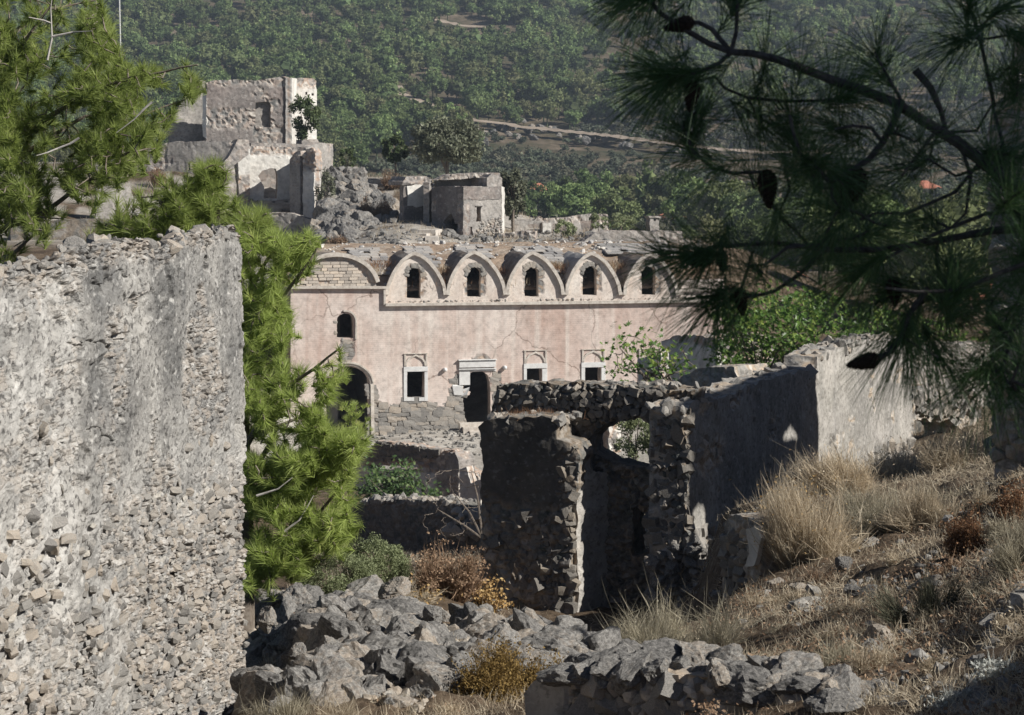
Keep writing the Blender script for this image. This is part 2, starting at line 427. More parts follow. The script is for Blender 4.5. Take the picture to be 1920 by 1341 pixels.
# ------------------------------------------------------------------ terrain
CP = []
def cp(px, py, Y): CP.append(((px - CXP) / FPX, Y, -(py - HY) / FPX * Y))
def cz(k, Y, z): CP.append((k, Y, z))
for k in (-0.6, -0.3, 0, 0.3, 0.6): cz(k, 1.6, -1.6 + 0.3 * k)
for a in [(0, 1560, 8), (300, 1480, 10), (470, 1400, 11), (960, 1395, 10), (1500, 1360, 9), (1900, 1335, 8),
          (0, 1480, 12), (300, 1450, 14), (430, 1395, 15.5),
          (520, 1300, 13), (700, 1290, 12.5), (700, 1150, 16.3), (545, 1150, 16.5), (850, 1150, 17), (1000, 1235, 14), (1100, 1245, 13.6), (600, 1215, 15),
          (850, 1285, 12.5), (950, 1215, 15.2), (620, 1120, 20), (760, 1125, 19.5), (880, 1120, 19), (960, 1190, 19),
          (1000, 1260, 26), (1130, 1290, 23), (1210, 1230, 26), (1000, 1160, 30), (1100, 1160, 30), (900, 1140, 27), (1220, 1160, 30), (700, 1110, 30), (400, 1130, 30), (0, 1150, 30), (0, 1200, 20), (300, 1200, 20),
          (1300, 1215, 15), (1420, 1225, 13.8), (1450, 1115, 18), (1390, 1105, 20), (1312, 1125, 29.6), (1290, 1130, 29), (1352, 968, 29.2), (1362, 990, 27.5), (1358, 1045, 22), (1300, 1370, 22), (1378, 1005, 26), (1318, 1260, 26), (1250, 1290, 23),
          (1550, 1062, 19), (1650, 985, 24), (1720, 880, 38), (1450, 1000, 32), (1600, 930, 36), (1800, 880, 36), (1800, 1005, 19), (1900, 1105, 11), (1900, 900, 20), (1800, 1205, 11),
          (1600, 1240, 11), (1650, 1150, 13.5), (1700, 1080, 15.5),
          (870, 1050, 60), (700, 1050, 60), (500, 1000, 55), (200, 980, 55), (1150, 1000, 50), (1400, 830, 55), (1750, 790, 52), (1900, 760, 55), (1300, 860, 75), (1600, 760, 75),
          (780, 958, 87.5), (500, 960, 87), (1000, 955, 87), (200, 900, 87), (1300, 900, 87),
          (780, 860, 89.3), (500, 862, 89.2), (1000, 860, 89.3), (1300, 850, 89.3), (600, 802, 99), (800, 802, 100), (1000, 800, 101), (1300, 798, 102.5), (560, 770, 108), (800, 760, 110), (1250, 755, 112),
          (560, 470, 117), (750, 458, 120), (950, 462, 121), (1150, 462, 124), (1330, 470, 128), (300, 470, 112), (100, 470, 108), (350, 560, 95), (150, 600, 90),
          (640, 460, 126), (540, 470, 134), (600, 470, 130), (480, 428, 140), (570, 434, 140), (450, 425, 141), (200, 440, 125), (0, 425, 118), (600, 392, 142), (700, 350, 152), (740, 330, 158), (480, 300, 158), (250, 300, 155), (0, 320, 150), (350, 330, 145), (450, 468, 130),
          (880, 450, 128), (1000, 452, 134), (1250, 452, 140), (1400, 470, 145), (850, 345, 160),
          (500, 400, 200), (1000, 520, 190), (1400, 560, 170), (1700, 580, 160), (1900, 600, 160), (1500, 520, 200), (1800, 520, 200), (800, 480, 210),
          (300, 450, 260), (800, 455, 260), (1300, 480, 270), (1800, 480, 270), (960, 420, 340), (1500, 425, 330), (1900, 425, 330), (500, 415, 330),
          (300, 350, 430), (960, 355, 420), (1500, 360, 420), (1900, 350, 420),
          (1000, 255, 530), (1300, 275, 500), (700, 190, 560), (300, 200, 560), (1700, 240, 520), (1900, 230, 520),
          (300, 90, 690), (960, 95, 690), (1500, 95, 690), (1900, 90, 690), (300, -10, 800), (960, -10, 800), (1500, -10, 800), (1900, -10, 800),
          (0, 200, 560), (0, 90, 690), (0, 0, 800), (300, -120, 940), (960, -120, 940), (1600, -120, 940)]: cp(*a)
# the hillside rises to the right of the viewpoint and falls away to the left
for k, Y, z in [(0.4, 6, -1.1), (0.6, 6, -0.5), (0.4, 12, -1.9), (0.6, 12, -0.7), (0.40, 20, -2.0), (0.6, 20, 0.3), (0.36, 30, -2.9), (0.5, 30, -0.9), (0.36, 45, -4.4), (0.6, 45, 0.0),
                (0.4, 70, -6), (0.6, 100, -6), (0.4, 140, -11), (0.6, 300, -12), (-0.4, 8, -3.0), (-0.6, 8, -4.0), (-0.4, 20, -6), (-0.6, 20, -8), (-0.4, 60, -11), (-0.6, 60, -14),
                (-0.4, 100, -9), (-0.6, 100, -9), (-0.4, 150, -1), (-0.6, 150, 0), (0.6, 800, 70), (-0.6, 800, 75), (0.6, 500, 10), (-0.6, 500, 14), (-0.6, 1000, 120), (0.6, 1000, 115), (0, 1000, 118),
                (0, 1500, 150), (0.6, 1500, 150), (-0.6, 1500, 150), (0, 2400, 120), (0.6, 2400, 110), (-0.6, 2400, 110)]: cz(k, Y, z)
CP = np.array(CP)
def _uv(k, Y): return np.stack([np.asarray(k) * 4.0, np.log(np.asarray(Y)) * 1.6], -1)
_cu = _uv(CP[:, 0], CP[:, 1])
# interpolate the sight-line slope z/Y, which is even over all distances
_D = np.linalg.norm(_cu[:, None] - _cu[None], axis=-1)
_w = np.linalg.solve(np.block([[_D + 1e-6 * np.eye(len(_cu)), np.ones((len(_cu), 1))], [np.ones((1, len(_cu))), np.zeros((1, 1))]]), np.append(CP[:, 2] / CP[:, 1], 0))
def ground(X, Y):
    X = np.atleast_1d(np.asarray(X, float)); Y = np.maximum(np.atleast_1d(np.asarray(Y, float)), 1.2)
    q = _uv(X / Y, Y)
    out = np.empty(len(q))
    for i in range(0, len(q), 20000):
        d = np.linalg.norm(q[i:i + 20000, None] - _cu[None], axis=-1)
        out[i:i + 20000] = d @ _w[:-1] + _w[-1]
    return out * Y
def gz(X, Y): return float(ground([X], [Y])[0])
def G(px, Y, dz=0.0):
    X = (px - CXP) / FPX * Y
    return np.array([X, Y, gz(X, Y) + dz])

nk, ny = 420, 560
kk = np.linspace(-0.62, 0.62, nk)
kk = np.sign(kk) * (np.abs(kk) / 0.62) ** 1.25 * 0.62
yy = np.exp(np.linspace(math.log(1.3), math.log(2400), ny))
KK, YY = np.meshgrid(kk, yy)
X_, Y_ = (KK * YY).ravel(), YY.ravel()
Z_ = ground(X_, Y_)
pt = np.stack([X_, Y_, Z_ * 0], 1)
near = 1 - sst(60, 140, Y_)
flat = sst(88.5, 90, Y_) * (1 - sst(108, 113, Y_)) * sst(-13, -11, X_) * (1 - sst(14, 18, X_))
rough_amp = np.where(Y_ < 200, 1, 0) * (1 - 0.85 * flat)
Z_ = Z_ + rough_amp * (0.10 * fbm(pt * 1.1, 4, 3) * near + 0.28 * fbm(pt * 0.35, 4, 5) * (1 - near)) + 0.07 * near * fbm(pt * 5.0, 4, 8) + sst(250, 400, Y_) * 2.5 * fbm(pt * 0.02, 4, 9)
i = np.arange(ny - 1)[:, None] * nk; j = np.arange(nk - 1)[None]
Q = np.stack([i + j, i + j + 1, i + nk + j + 1, i + nk + j], -1).reshape(-1, 4)
g = NM('hillside_soil', 0.97, 0.05)
far_, pav = g.attr('far'), g.attr('pave')
a1, a2, a3 = g.noise(0.9, 6, 0.65), g.noise(9, 6, 0.7), g.noise(0.05, 6, 0.6)
soil = g.ramp(g.math('ADD', g.math('MULTIPLY', a1, 0.5), g.math('MULTIPLY', a2, 0.5)), [(0.34, (0.035, 0.025, 0.018)), (0.46, (0.085, 0.062, 0.043)), (0.57, (0.17, 0.127, 0.088)), (0.68, (0.32, 0.27, 0.21))])
pave = g.mix(g.ramp(a1, [(0.4, 0.0), (0.6, 1.0)]), (0.36, 0.33, 0.29), (0.52, 0.49, 0.44))
pave = g.mix(1.0, pave, g.ramp(a2, [(0.3, 0.7), (0.7, 1.15)]), 'MULTIPLY')
fl = g.ramp(g.math('ADD', g.math('MULTIPLY', a3, 0.6), g.math('MULTIPLY', g.noise(0.6, 4, 0.7), 0.4)), [(0.40, (0.055, 0.06, 0.035)), (0.52, (0.12, 0.095, 0.065)), (0.66, (0.26, 0.21, 0.16))])
g.bump(g.math('ADD', a2, a1), 0.7, 0.05)
terrain = mk('terrain', np.stack([X_, Y_, Z_], 1), Q, g.done(g.mix(far_, g.mix(pav, soil, pave), fl)), None,
             {'far': sst(150, 220, Y_), 'pave': np.maximum(flat, 0.75 * sst(108, 114, Y_) * (1 - sst(150, 190, Y_)) * (fbm(pt * 0.25, 3, 77) > -0.3) * (X_ < 12))}, True)
tag(terrain, kind='structure')

# ------------------------------------------------------------------ walls
class Plane:
    """upright wall plane: s runs along it, z up, d goes into it away from the visible side"""
    def __init__(s, px0, Y0, px1, Y1):
        a = P(px0, HY, Y0); b = P(px1, HY, Y1)
        s.p0 = a[:2]; r = (b - a)[:2]; s.len = np.linalg.norm(r); s.r = r / s.len
        n = np.array([-s.r[1], s.r[0]])
        if n @ s.p0 < 0: n = -n
        s.n = n
    def sz(s, px, py):
        k = (px - CXP) / FPX
        t = (k * s.p0[1] - s.p0[0]) / (s.r[0] - k * s.r[1])
        Y = s.p0[1] + t * s.r[1]
        return (t, -(py - HY) / FPX * Y)
    def poly(s, pts): return [s.sz(*p) for p in pts]
    def w(s, t, z, d=0.0):
        t, z, d = np.broadcast_arrays(np.asarray(t, float), np.asarray(z, float), np.asarray(d, float))
        xy = s.p0 + t[..., None] * s.r + d[..., None] * s.n
        return np.concatenate([xy, z[..., None]], -1)
    def shift(s, d):
        q = Plane.__new__(Plane); q.p0 = s.p0 + d * s.n; q.r, q.n, q.len = s.r, s.n, s.len
        return q
    def rot(s):                                   # columns: along, into, up
        return np.stack([np.append(s.r, 0), np.append(s.n, 0), [0, 0, 1.0]], 1)

def slab(name, pl, out, holes=(), thick=0.5, step=0.12, rag=0.03, rel=None, exp=None, stone=0.22, relamp=0.03, mat=None, parent=None, origin=None, seed=0, rim=3, px=True, amp3=0.02, exprim=1.0, rid_off=0.0):
    """a masonry slab with ragged edges, real openings and a relief of stones where the plaster is gone"""
    loops = [pl.poly(out) if px else list(out)] + [pl.poly(h) if px else list(h) for h in holes]
    pts, edges, rloops = [], [], []
    for li, lp in enumerate(loops):
        rp = resample(lp, step * 0.8)
        if rag:
            q = np.stack([rp[:, 0], rp[:, 1], np.full(len(rp), li * 7.7 + seed)], 1)
            rp = rp + rag * np.stack([fbm(q / (step * 3), 3, seed + 1), fbm(q / (step * 3), 3, seed + 2)], 1) * 1.6
        b = len(pts); n = len(rp)
        pts += [tuple(p) for p in rp]
        edges += [(b + i, b + (i + 1) % n) for i in range(n)]
        rloops.append(rp)
    o = rloops[0]
    gx = np.arange(o[:, 0].min(), o[:, 0].max(), step); gy = np.arange(o[:, 1].min(), o[:, 1].max(), step)
    A, B = np.meshgrid(gx, gy); A, B = A.ravel(), B.ravel()
    rs = np.random.RandomState(seed + 5)
    A = A + (rs.rand(len(A)) - .5) * step * .5; B = B + (rs.rand(len(A)) - .5) * step * .5
    ok = inpoly(A, B, o)
    for h in rloops[1:]: ok &= ~inpoly(A, B, h)
    A, B = A[ok], B[ok]
    allp = np.concatenate(rloops)
    # keep a clear margin at the edges
    dm = np.full(len(A), 1e9)
    for i in range(0, len(allp), 400):
        dm = np.minimum(dm, np.min(np.hypot(A[:, None] - allp[None, i:i + 400, 0], B[:, None] - allp[None, i:i + 400, 1]), 1))
    A, B = A[dm > step * .55], B[dm > step * .55]
    allv = [Vector(p) for p in pts] + [Vector((a, b)) for a, b in zip(A, B)]
    ov, oe, of, *_ = delaunay_2d_cdt(allv, edges, [], 0, 1e-5)
    v2 = np.array([(v.x, v.y) for v in ov]); T = np.array([f[:3] for f in of if len(f) == 3], int)
    c = v2[T].mean(1)
    ok = inpoly(c[:, 0], c[:, 1], o)
    for h in rloops[1:]: ok &= ~inpoly(c[:, 0], c[:, 1], h)
    T = T[ok]
    ar = np.cross(v2[T[:, 1]] - v2[T[:, 0]], v2[T[:, 2]] - v2[T[:, 0]])
    T[ar < 0] = T[ar < 0][:, ::-1]
    n = len(v2)
    E = np.concatenate([T[:, [0, 1]], T[:, [1, 2]], T[:, [2, 0]]])
    key = np.sort(E, 1); key = key[:, 0] * n + key[:, 1]
    u, inv, cnt = np.unique(key, return_inverse=True, return_counts=True)
    BE = E[cnt[inv] == 1]
    s_, z_ = v2[:, 0], v2[:, 1]
    e = np.zeros(n) if exp is None else (np.full(n, float(exp)) if np.isscalar(exp) else np.clip(exp(s_, z_), 0, 1))
    F1, F2, ID = worley2(s_ / stone + 0.3 * vn(np.stack([s_, z_, z_ * 0 + seed], 1) * 3, 3), z_ / stone * 1.25 + seed, seed)
    st = sst(0.02, 0.35, F2 - F1) * (1.0 - 0.5 * F1)
    q = np.stack([s_, z_, np.full(n, seed * 1.3)], 1)
    hgt = e * (relamp * (st * (0.6 + 0.8 * ID) - 0.9)) + relamp * 0.35 * fbm(q / 0.35, 4, seed + 3) * (0.5 + e)
    if rel is not None: hgt = hgt + rel(s_, z_)
    V = [pl.w(s_, z_, -hgt)]
    Fq = []
    bidx = np.unique(BE); mp = -np.ones(n, int); mp[bidx] = np.arange(len(bidx))
    ring = [mp * 0 + np.arange(n)]
    base = n
    for k in range(1, rim):
        V.append(pl.w(s_[bidx], z_[bidx], thick * k / rim))
        ring.append(np.where(mp >= 0, base + mp, -1)); base += len(bidx)
    V.append(pl.w(s_, z_, thick)); ring.append(base + np.arange(n)); base += n
    for k in range(rim):
        Fq.append(np.stack([ring[k][BE[:, 1]], ring[k][BE[:, 0]], ring[k + 1][BE[:, 0]], ring[k + 1][BE[:, 1]]], 1))
    V = np.concatenate(V)
    wv = amp3 * np.stack([fbm(V / 0.25, 3, seed + 31), fbm(V / 0.25, 3, seed + 32), fbm(V / 0.25, 3, seed + 33)], 1)
    V = V + wv
    T2 = T[:, ::-1] + (base - n)
    nr = len(V) - 2 * n
    er = np.concatenate([e, np.full(nr, exprim), np.maximum(e, 0)])
    rr = np.concatenate([ID, vn(V[n:n + nr] / 0.2, 4) * .5 + .5 if nr else np.zeros(0), ID])
    # orientation: front must face the viewer
    a, b, c3 = V[T[0, 0]], V[T[0, 1]], V[T[0, 2]]
    nn = np.cross(b - a, c3 - a)
    if nn[:2] @ pl.n > 0:
        T, T2, Fq = T[:, ::-1], T2[:, ::-1], [f[:, ::-1] for f in Fq]
    return mk(name, V, [np.concatenate([T, T2]), np.concatenate(Fq)], mat, parent, {'exp': er, 'rid': rr + rid_off}, False, origin)

def rockmesh(name, sub, seed, mat, cuts=9, rough=0.10, sq=(1, 1, 1)):
    bm = __import__('bmesh').new()
    __import__('bmesh').ops.create_icosphere(bm, subdivisions=sub, radius=1.0)
    V = np.array([v.co for v in bm.verts]); F = np.array([[v.index for v in f.verts] for f in bm.faces]); bm.free()
    rs = np.random.RandomState(seed)
    V = V * (1 + 0.25 * vn(V * 1.1 + seed * 3.3, seed))[:, None]
    for _ in range(cuts):
        d = rs.normal(size=3); d /= np.linalg.norm(d)
        o = rs.uniform(0.5, 0.82)
        t = V @ d - o
        V = V - np.where(t > 0, t * 0.96, 0)[:, None] * d
    nrm = V / np.linalg.norm(V, axis=1)[:, None]
    V = V + nrm * (rough * (fbm(V * 2.4 + seed, 5, seed + 2, 0.62) + 0.55 * (0.35 - np.abs(fbm(V * 3.6 + seed, 4, seed + 9, 0.6)))))[:, None]
    V = V * np.asarray(sq)
    me_o = mk(name, V, F, mat, None, None, False)
    me = me_o.data
    bpy.data.objects.remove(me_o)
    return me

ROCK3 = [rockmesh('boulder_shape', 5, 100 + i, M['rock'], 14, 0.20) for i in range(7)]
ROCK2 = [rockmesh('rock_shape', 4, 200 + i, M['rock'], 13, 0.20) for i in range(8)]
ROCK1 = [rockmesh('stone_shape', 2, 300 + i, M['stone'], 8, 0.08) for i in range(8)]
ROCKD = [rockmesh('shade_dark_stone_shape', 2, 400 + i, M['rockd'], 8, 0.10) for i in range(6)]
ROCKW = [rockmesh('pale_rock_shape', 3, 500 + i, M['rockw'], 8, 0.10) for i in range(3)]
PEB = [rockmesh('pebble_shape', 1, 600 + i, M['stone'], 6, 0.05) for i in range(6)]
PEBD = [rockmesh('shade_dark_pebble_shape', 1, 650 + i, M['rockd'], 6, 0.05) for i in range(4)]

def rmat(rs, sc, tilt=math.pi):
    q = Matrix.Rotation(rs.uniform(0, 2 * math.pi), 4, 'Z') @ Matrix.Rotation(rs.uniform(-tilt, tilt), 4, 'X') @ Matrix.Rotation(rs.uniform(-tilt, tilt), 4, 'Y')
    return q @ Matrix.Diagonal((*sc, 1))

def ashmesh(name, seed, mat):
    rs = np.random.RandomState(seed)
    idx, V = {}, []
    for x in (-1, 0, 1):
        for y in (-1, 0, 1):
            for z in (-1, 0, 1):
                if (x, y, z) != (0, 0, 0): idx[(x, y, z)] = len(V); V.append((x, y, z))
    Q = []
    for ax in range(3):
        for sg in (-1, 1):
            for a in (-1, 0):
                for b in (-1, 0):
                    q = []
                    for da, db in ((0, 0), (1, 0), (1, 1), (0, 1)):
                        c = [0, 0, 0]; c[ax] = sg; c[(ax + 1) % 3] = a + da; c[(ax + 2) % 3] = b + db; q.append(idx[tuple(c)])
                    Q.append(q if sg > 0 else q[::-1])
    V = np.array(V, float); n = V / np.linalg.norm(V, axis=1)[:, None]
    V = V * .78 + n * .3 + rs.uniform(-.17, .17, V.shape)
    Q = np.array(Q); o = mk(name, V, np.concatenate([Q[:, [0, 1, 2]], Q[:, [0, 2, 3]]]), mat); me = o.data; bpy.data.objects.remove(o)
    return me
ASH = [ashmesh('squared_stone_shape', 700 + i, M['stone']) for i in range(10)]
ASHD = [ashmesh('shade_dark_squared_stone_shape', 720 + i, M['rockd']) for i in range(8)]

def wall_stones(pl, region, n, size, parent, origin, meshes, seed, flat=0.35, sink=0.0, name='stone', rows=None, aspect=1.3, mind=0.75, stuffn=0, avoid=()):
    squared = meshes is ASH or meshes is ASHD; tw = .1 if squared else .3
    """stones bedded in a wall face: the first 300 are parts, the others one joined part"""
    rs = np.random.RandomState(seed)
    rg = pl.poly(region); a = np.array(rg)
    av = [pl.poly(h) for h in avoid]
    pts = []
    tries = 0
    tot = n + stuffn
    while len(pts) < tot and tries < tot * 30:
        tries += 1
        s = rs.uniform(a[:, 0].min(), a[:, 0].max()); z = rs.uniform(a[:, 1].min(), a[:, 1].max())
        if not inpoly([s], [z], rg)[0]: continue
        if any(inpoly([s], [z], h)[0] for h in av): continue
        r = size * rs.uniform(0.55, 1.3)
        if rows: z = round(z / rows) * rows
        if any(abs(s - q[0]) < mind * (r + q[2]) * aspect and abs(z - q[1]) < mind * (r + q[2]) for q in pts[-400:]): continue
        pts.append((s, z, r))
    pts.sort(key=lambda q: -q[2])
    Rw = Matrix([list(r) for r in pl.rot()]).to_4x4()
    mb = MB()
    for i, (s, z, r) in enumerate(pts):
        me = meshes[rs.randint(len(meshes))]
        w = pl.w(s, z, sink + 0.25 * flat * r)
        loc = Vector(w) - Vector(origin)
        Mx = Matrix.Translation(loc) @ Rw @ Matrix.Rotation(rs.uniform(-tw, tw), 4, 'Y') @ Matrix.Diagonal((r * aspect * rs.uniform(.75, 1.25), r * flat * 1.6, r, 1))
        if not squared: Mx = Mx @ Matrix.Rotation(rs.uniform(0, 6.28), 4, 'Z') @ Matrix.Rotation(rs.uniform(0, 6.28), 4, 'X')
        if i < min(n, 300):
            inst(name, me, Mx, parent)
        else:
            V = np.empty(len(me.vertices) * 3); me.vertices.foreach_get('co', V)
            T = np.empty(len(me.polygons) * 3, int); me.loops.foreach_get('vertex_index', T)
            V = np.c_[V.reshape(-1, 3), np.ones(len(me.vertices))] @ np.array(Mx).T
            mb.add(V[:, :3], T.reshape(-1, 3), None, rs.rand())
    if mb.n:
        o = mb.build('small_stones', meshes[0].materials[0], parent)
        o['kind'] = 'stuff'
    return pts

def strip(mb, pl, path, up, out, d0=0.0, closed=False, a=0.3):
    """a moulding of rectangular section that follows a path (s, z) on a wall face"""
    p = np.asarray(path, float); n = len(p)
    t = np.gradient(p, axis=0); t /= np.linalg.norm(t, axis=1)[:, None] + 1e-9
    nr = np.stack([-t[:, 1], t[:, 0]], 1)
    # corners: outer-back, outer-front, inner-front, inner-back
    C = []
    for off, dd in ((up, d0), (up, d0 - out), (0, d0 - out), (0, d0)):
        q = p + nr * off
        C.append(pl.w(q[:, 0], q[:, 1], dd))
    V = np.stack(C, 1).reshape(-1, 3)
    i = np.arange(n - 1)[:, None] * 4; j = np.arange(4)[None]; k = (j + 1) % 4
    Qs = np.stack([i + j, i + k, i + 4 + k, i + 4 + j], -1).reshape(-1, 4)
    Qs = np.concatenate([Qs, [[0, 3, 2, 1], [4 * n - 4, 4 * n - 3, 4 * n - 2, 4 * n - 1]]])
    V = V + 0.012 * np.stack([vn(V * 4, 1), vn(V * 4, 2), vn(V * 4, 3)], 1)
    mb.add(V, None, Qs, a)

def pbox(mb, pl, px0, py0, px1, py1, d0, d1, a=0.3, rag=0.0, rs=None):
    """box on a wall face from two pixel corners, from depth d0 (in) to d1 (out, negative)"""
    s0, z0 = pl.sz(px0, py0); s1, z1 = pl.sz(px1, py1)
    V = np.array([pl.w(s, z, d) for s in (s0, s1) for d in (d0, d1) for z in (z0, z1)])
    if rag: V = V + rag * (rs.rand(8, 3) - 0.5)
    mb.add(V, None, BOXQ, a)

# ------------------------------------------------------------------ the church
ANG = 11.0
_c, _s = math.cos(R(ANG)), math.sin(R(ANG))
FC = Plane(960, 100, 961, 100); FC.p0 = np.array([0.0, 100.0]); FC.r = np.array([_c, _s]); FC.n = np.array([-_s, _c])
s_l, _ = FC.sz(545, 700); s_r, _ = FC.sz(1357, 700)
co = FC.w(s_l, -13.4, 0)
church = thing('church', 'long pink plastered ruined church with a row of five pointed gables', 'church', co)
ZB = -13.7
def arch(cx, w, ytop, yspring, ybot, n=14, pointed=0.0):
    r = w / 2; h = yspring - ytop
    out = [(cx - r, ybot)]
    for i in range(n + 1):
        t = math.pi * (1 - i / n)
        out.append((cx + r * math.cos(t), yspring - h * (math.sin(t) ** (0.8 if not pointed else 1.0))))
    out.append((cx + r, ybot))
    return out
H_door = [(866, 803), (866, 744), (880, 741), (882, 735), (874, 733), (868, 728), (868, 722), (881, 721), (881, 701), (886, 698), (905, 697), (914, 703), (919, 716), (920, 803)]
H_arch = arch(652, 80, 688, 724, 830, 16)
H_w1 = [(763, 745), (762, 715), (764, 697), (796, 697), (795, 745), (789, 748), (776, 749)]
H_w3 = [(987, 742), (988, 691), (1016, 691), (1017, 742)]
H_w4 = [(1096, 740), (1097, 689), (1104, 687), (1112, 689), (1127, 689), (1127, 740)]
H_w5 = [(1203, 738), (1204, 687), (1234, 687), (1234, 738)]
H_up = arch(647, 31, 588, 602, 634, 10)
putlogs = [[(x, y), (x, y + 9), (x + 7, y + 9), (x + 7, y)] for x, y in ((720, 773), (780, 772), (844, 771))]
expo = [(693, 810), (694, 720), (700, 742), (712, 758), (725, 764), (745, 760), (757, 754), (800, 754), (812, 762), (830, 765), (842, 752), (846, 730), (850, 712), (862, 700), (866, 700), (866, 810)]
expo2 = [(640, 640), (660, 640), (663, 655), (660, 672), (652, 684), (640, 682), (636, 665)]
expo3 = [(881, 677), (900, 664), (918, 672), (922, 678)]
expo4 = [(930, 700), (937, 706), (940, 725), (938, 810), (926, 810), (926, 700)]
exps = [FC.poly(e) for e in (expo, expo2, expo3, expo4)]
def church_exp(s, z):
    e = np.zeros(len(s))
    for p in exps: e = np.maximum(e, inpoly(s, z, p).astype(float))
    e = np.maximum(e, z < FC.sz(900, 772)[1] - 0.12 * fbm(np.stack([s, z, z], 1), 3, 5))
    return e
body_out = [(545, 541), (724, 541), (724, 570), (1040, 567), (1357, 563), (1357, 830), (1150, 830), (920, 830), (700, 830), (545, 830)]
slab('facade_wall', FC, body_out, [H_door, H_arch, H_w1, H_w3, H_w4, H_w5, H_up] + putlogs, 0.75, 0.16, 0.015,
     rel=lambda s, z: 0.012 * fbm(np.stack([s * .5, z, z], 1), 3, 8) - 0.05 * church_exp(s, z), exp=church_exp, stone=0.34, relamp=0.035, mat=M['pink'], parent=church, origin=co, seed=3, rim=2, amp3=0.006, exprim=0.95)
# stones of the bare lower courses, each a part
wall_stones(FC, expo, 260, 0.135, church, co, ASH, 21, 0.3, 0.045, 'stone', rows=0.23, aspect=1.7, mind=0.66, avoid=[H_arch, H_w1, H_door] + putlogs)
wall_stones(FC, expo4, 22, 0.12, church, co, ASH, 22, 0.3, 0.05, 'stone', rows=0.22, aspect=1.5, mind=0.62, avoid=[H_door])
wall_stones(FC, expo2, 18, 0.11, church, co, ASH, 23, 0.3, 0.05, 'stone', rows=0.2, aspect=1.4, mind=0.62)
# upper gable wall, set back behind a ledge
gab = [(777, 478, 728, 831), (889, 476, 842, 943), (998, 477, 953, 1052), (1108, 478, 1064, 1159), (1217, 480, 1173, 1266)]
FG = FC.shift(0.28)
def ogive(ax, ay, x0, x1, yb, n=12):
    L, Rr = [], []
    for i in range(n + 1):
        t = i / n                                # a pointed arch: steep at the foot, slanting to the apex
        u = np.interp(t, [0, .18, .3, .42, .55, .68, .8, .9, 1], [0, .045, .125, .23, .37, .53, .70, .85, 1])
        v = np.interp(t, [0, .18, .3, .42, .55, .68, .8, .9, 1], [0, .22, .365, .505, .655, .795, .895, .957, 1.0])
        y = yb - (yb - ay) * v
        L.append((x0 + (ax - x0) * u, y)); Rr.append((x1 + (ax - x1) * u, y))
    return L + Rr[::-1][1:]
top = []
for g_ in gab:
    top += ogive(g_[0], g_[1], g_[2], g_[3], 553)
gout = [(724, 574)] + [(724, 549)] + top + [(1275, 545), (1280, 527), (1357, 524), (1357, 568)]
gholes, up_frames = [], []
for (ax, ay, x0, x1), (wx, wt, wb) in zip(gab, ((777, 502, 560), (890, 501, 557), (998, 500, 556), (1107, 499, 554), (1217, 498, 553))):
    gholes.append(arch(wx - 1, 26, wt, wt + 13, wb, 10))
gexp = [FG.poly(arch(wx + 1, 38, wt - 7, wt + 13, wb, 10)) for (wx, wt, wb) in ((777, 502, 557), (890, 501, 553), (998, 500, 552), (1107, 499, 550), (1217, 498, 549))]
def gable_exp(s, z):
    e = np.zeros(len(s)); nz = 0.5 + 0.5 * np.sign(fbm(np.stack([s, z, z], 1) * 2.2, 2, 6) + 0.35)
    for p in gexp: e = np.maximum(e, inpoly(s, z, p) * nz)
    return e
slab('gable_wall', FG, gout, gholes, 0.6, 0.13, 0.02, rel=lambda s, z: -0.03 * gable_exp(s, z), exp=gable_exp, stone=0.2, relamp=0.035, mat=M['gable'], parent=church, origin=co, seed=5, rim=3, amp3=0.008, exprim=0.25)
for gi, (g_, wd) in enumerate(zip(gab, ((777, 502, 557), (890, 501, 553), (998, 500, 552), (1107, 499, 550), (1217, 498, 549)))):
    mb = MB()
    strip(mb, FG, FG.poly(ogive(g_[0], g_[1], g_[2], g_[3], 553, 16)), 0.17, 0.15, -0.02)
    strip(mb, FG, FG.poly([(g_[3] - 1, 553), (g_[3] + 13, 552.5)]), 0.12, 0.12, -0.02)
    mb.build('gable_moulding', M['trim'], church, co)
    # broken voussoirs round each window
    wx, wt, wb = wd
    ap = arch(wx + 1, 33, wt - 4, wt + 13, wb, 9)
    rs = np.random.RandomState(40 + gi)
    for k in range(1, len(ap) - 1):
        s, z = FG.sz(*ap[k])
        Rw = Matrix([list(r) for r in FG.rot()]).to_4x4()
        if rs.rand() < .7: inst('window_stone', ASH[rs.randint(10)], Matrix.Translation(Vector(FG.w(s, z, 0.06)) - Vector(co)) @ Rw @ Matrix.Rotation(math.atan2(ap[k][0] - wx, wt + 13 - ap[k][1]) * .8, 4, 'Y') @ Matrix.Diagonal((0.09 * rs.uniform(.7, 1.3), 0.07, 0.13 * rs.uniform(.6, 1.4), 1)), church)
    # the barrel of the dormer vault behind the gable
    prof = FG.poly(ogive(g_[0], g_[1] + 1, g_[2] + 1, g_[3] - 1, 556, 10))
    prof = np.array(prof); nd = 9
    V, n = [], len(prof)
    for d in np.linspace(0.35, 5.2, nd):
        V.append(FG.w(prof[:, 0], prof[:, 1] + 0.06 * vn(np.stack([prof[:, 0] * 2, prof[:, 1] * 2, prof[:, 0] * 0 + d], 1), gi), d))
    V = np.concatenate(V)
    i = np.arange(nd - 1)[:, None] * n; j = np.arange(n - 1)[None]
    mk('dormer_vault', V, np.stack([i + j, i + j + 1, i + n + j + 1, i + n + j], -1).reshape(-1, 4), M['roof' if gi != 3 else 'tile'], church, None, False, co)
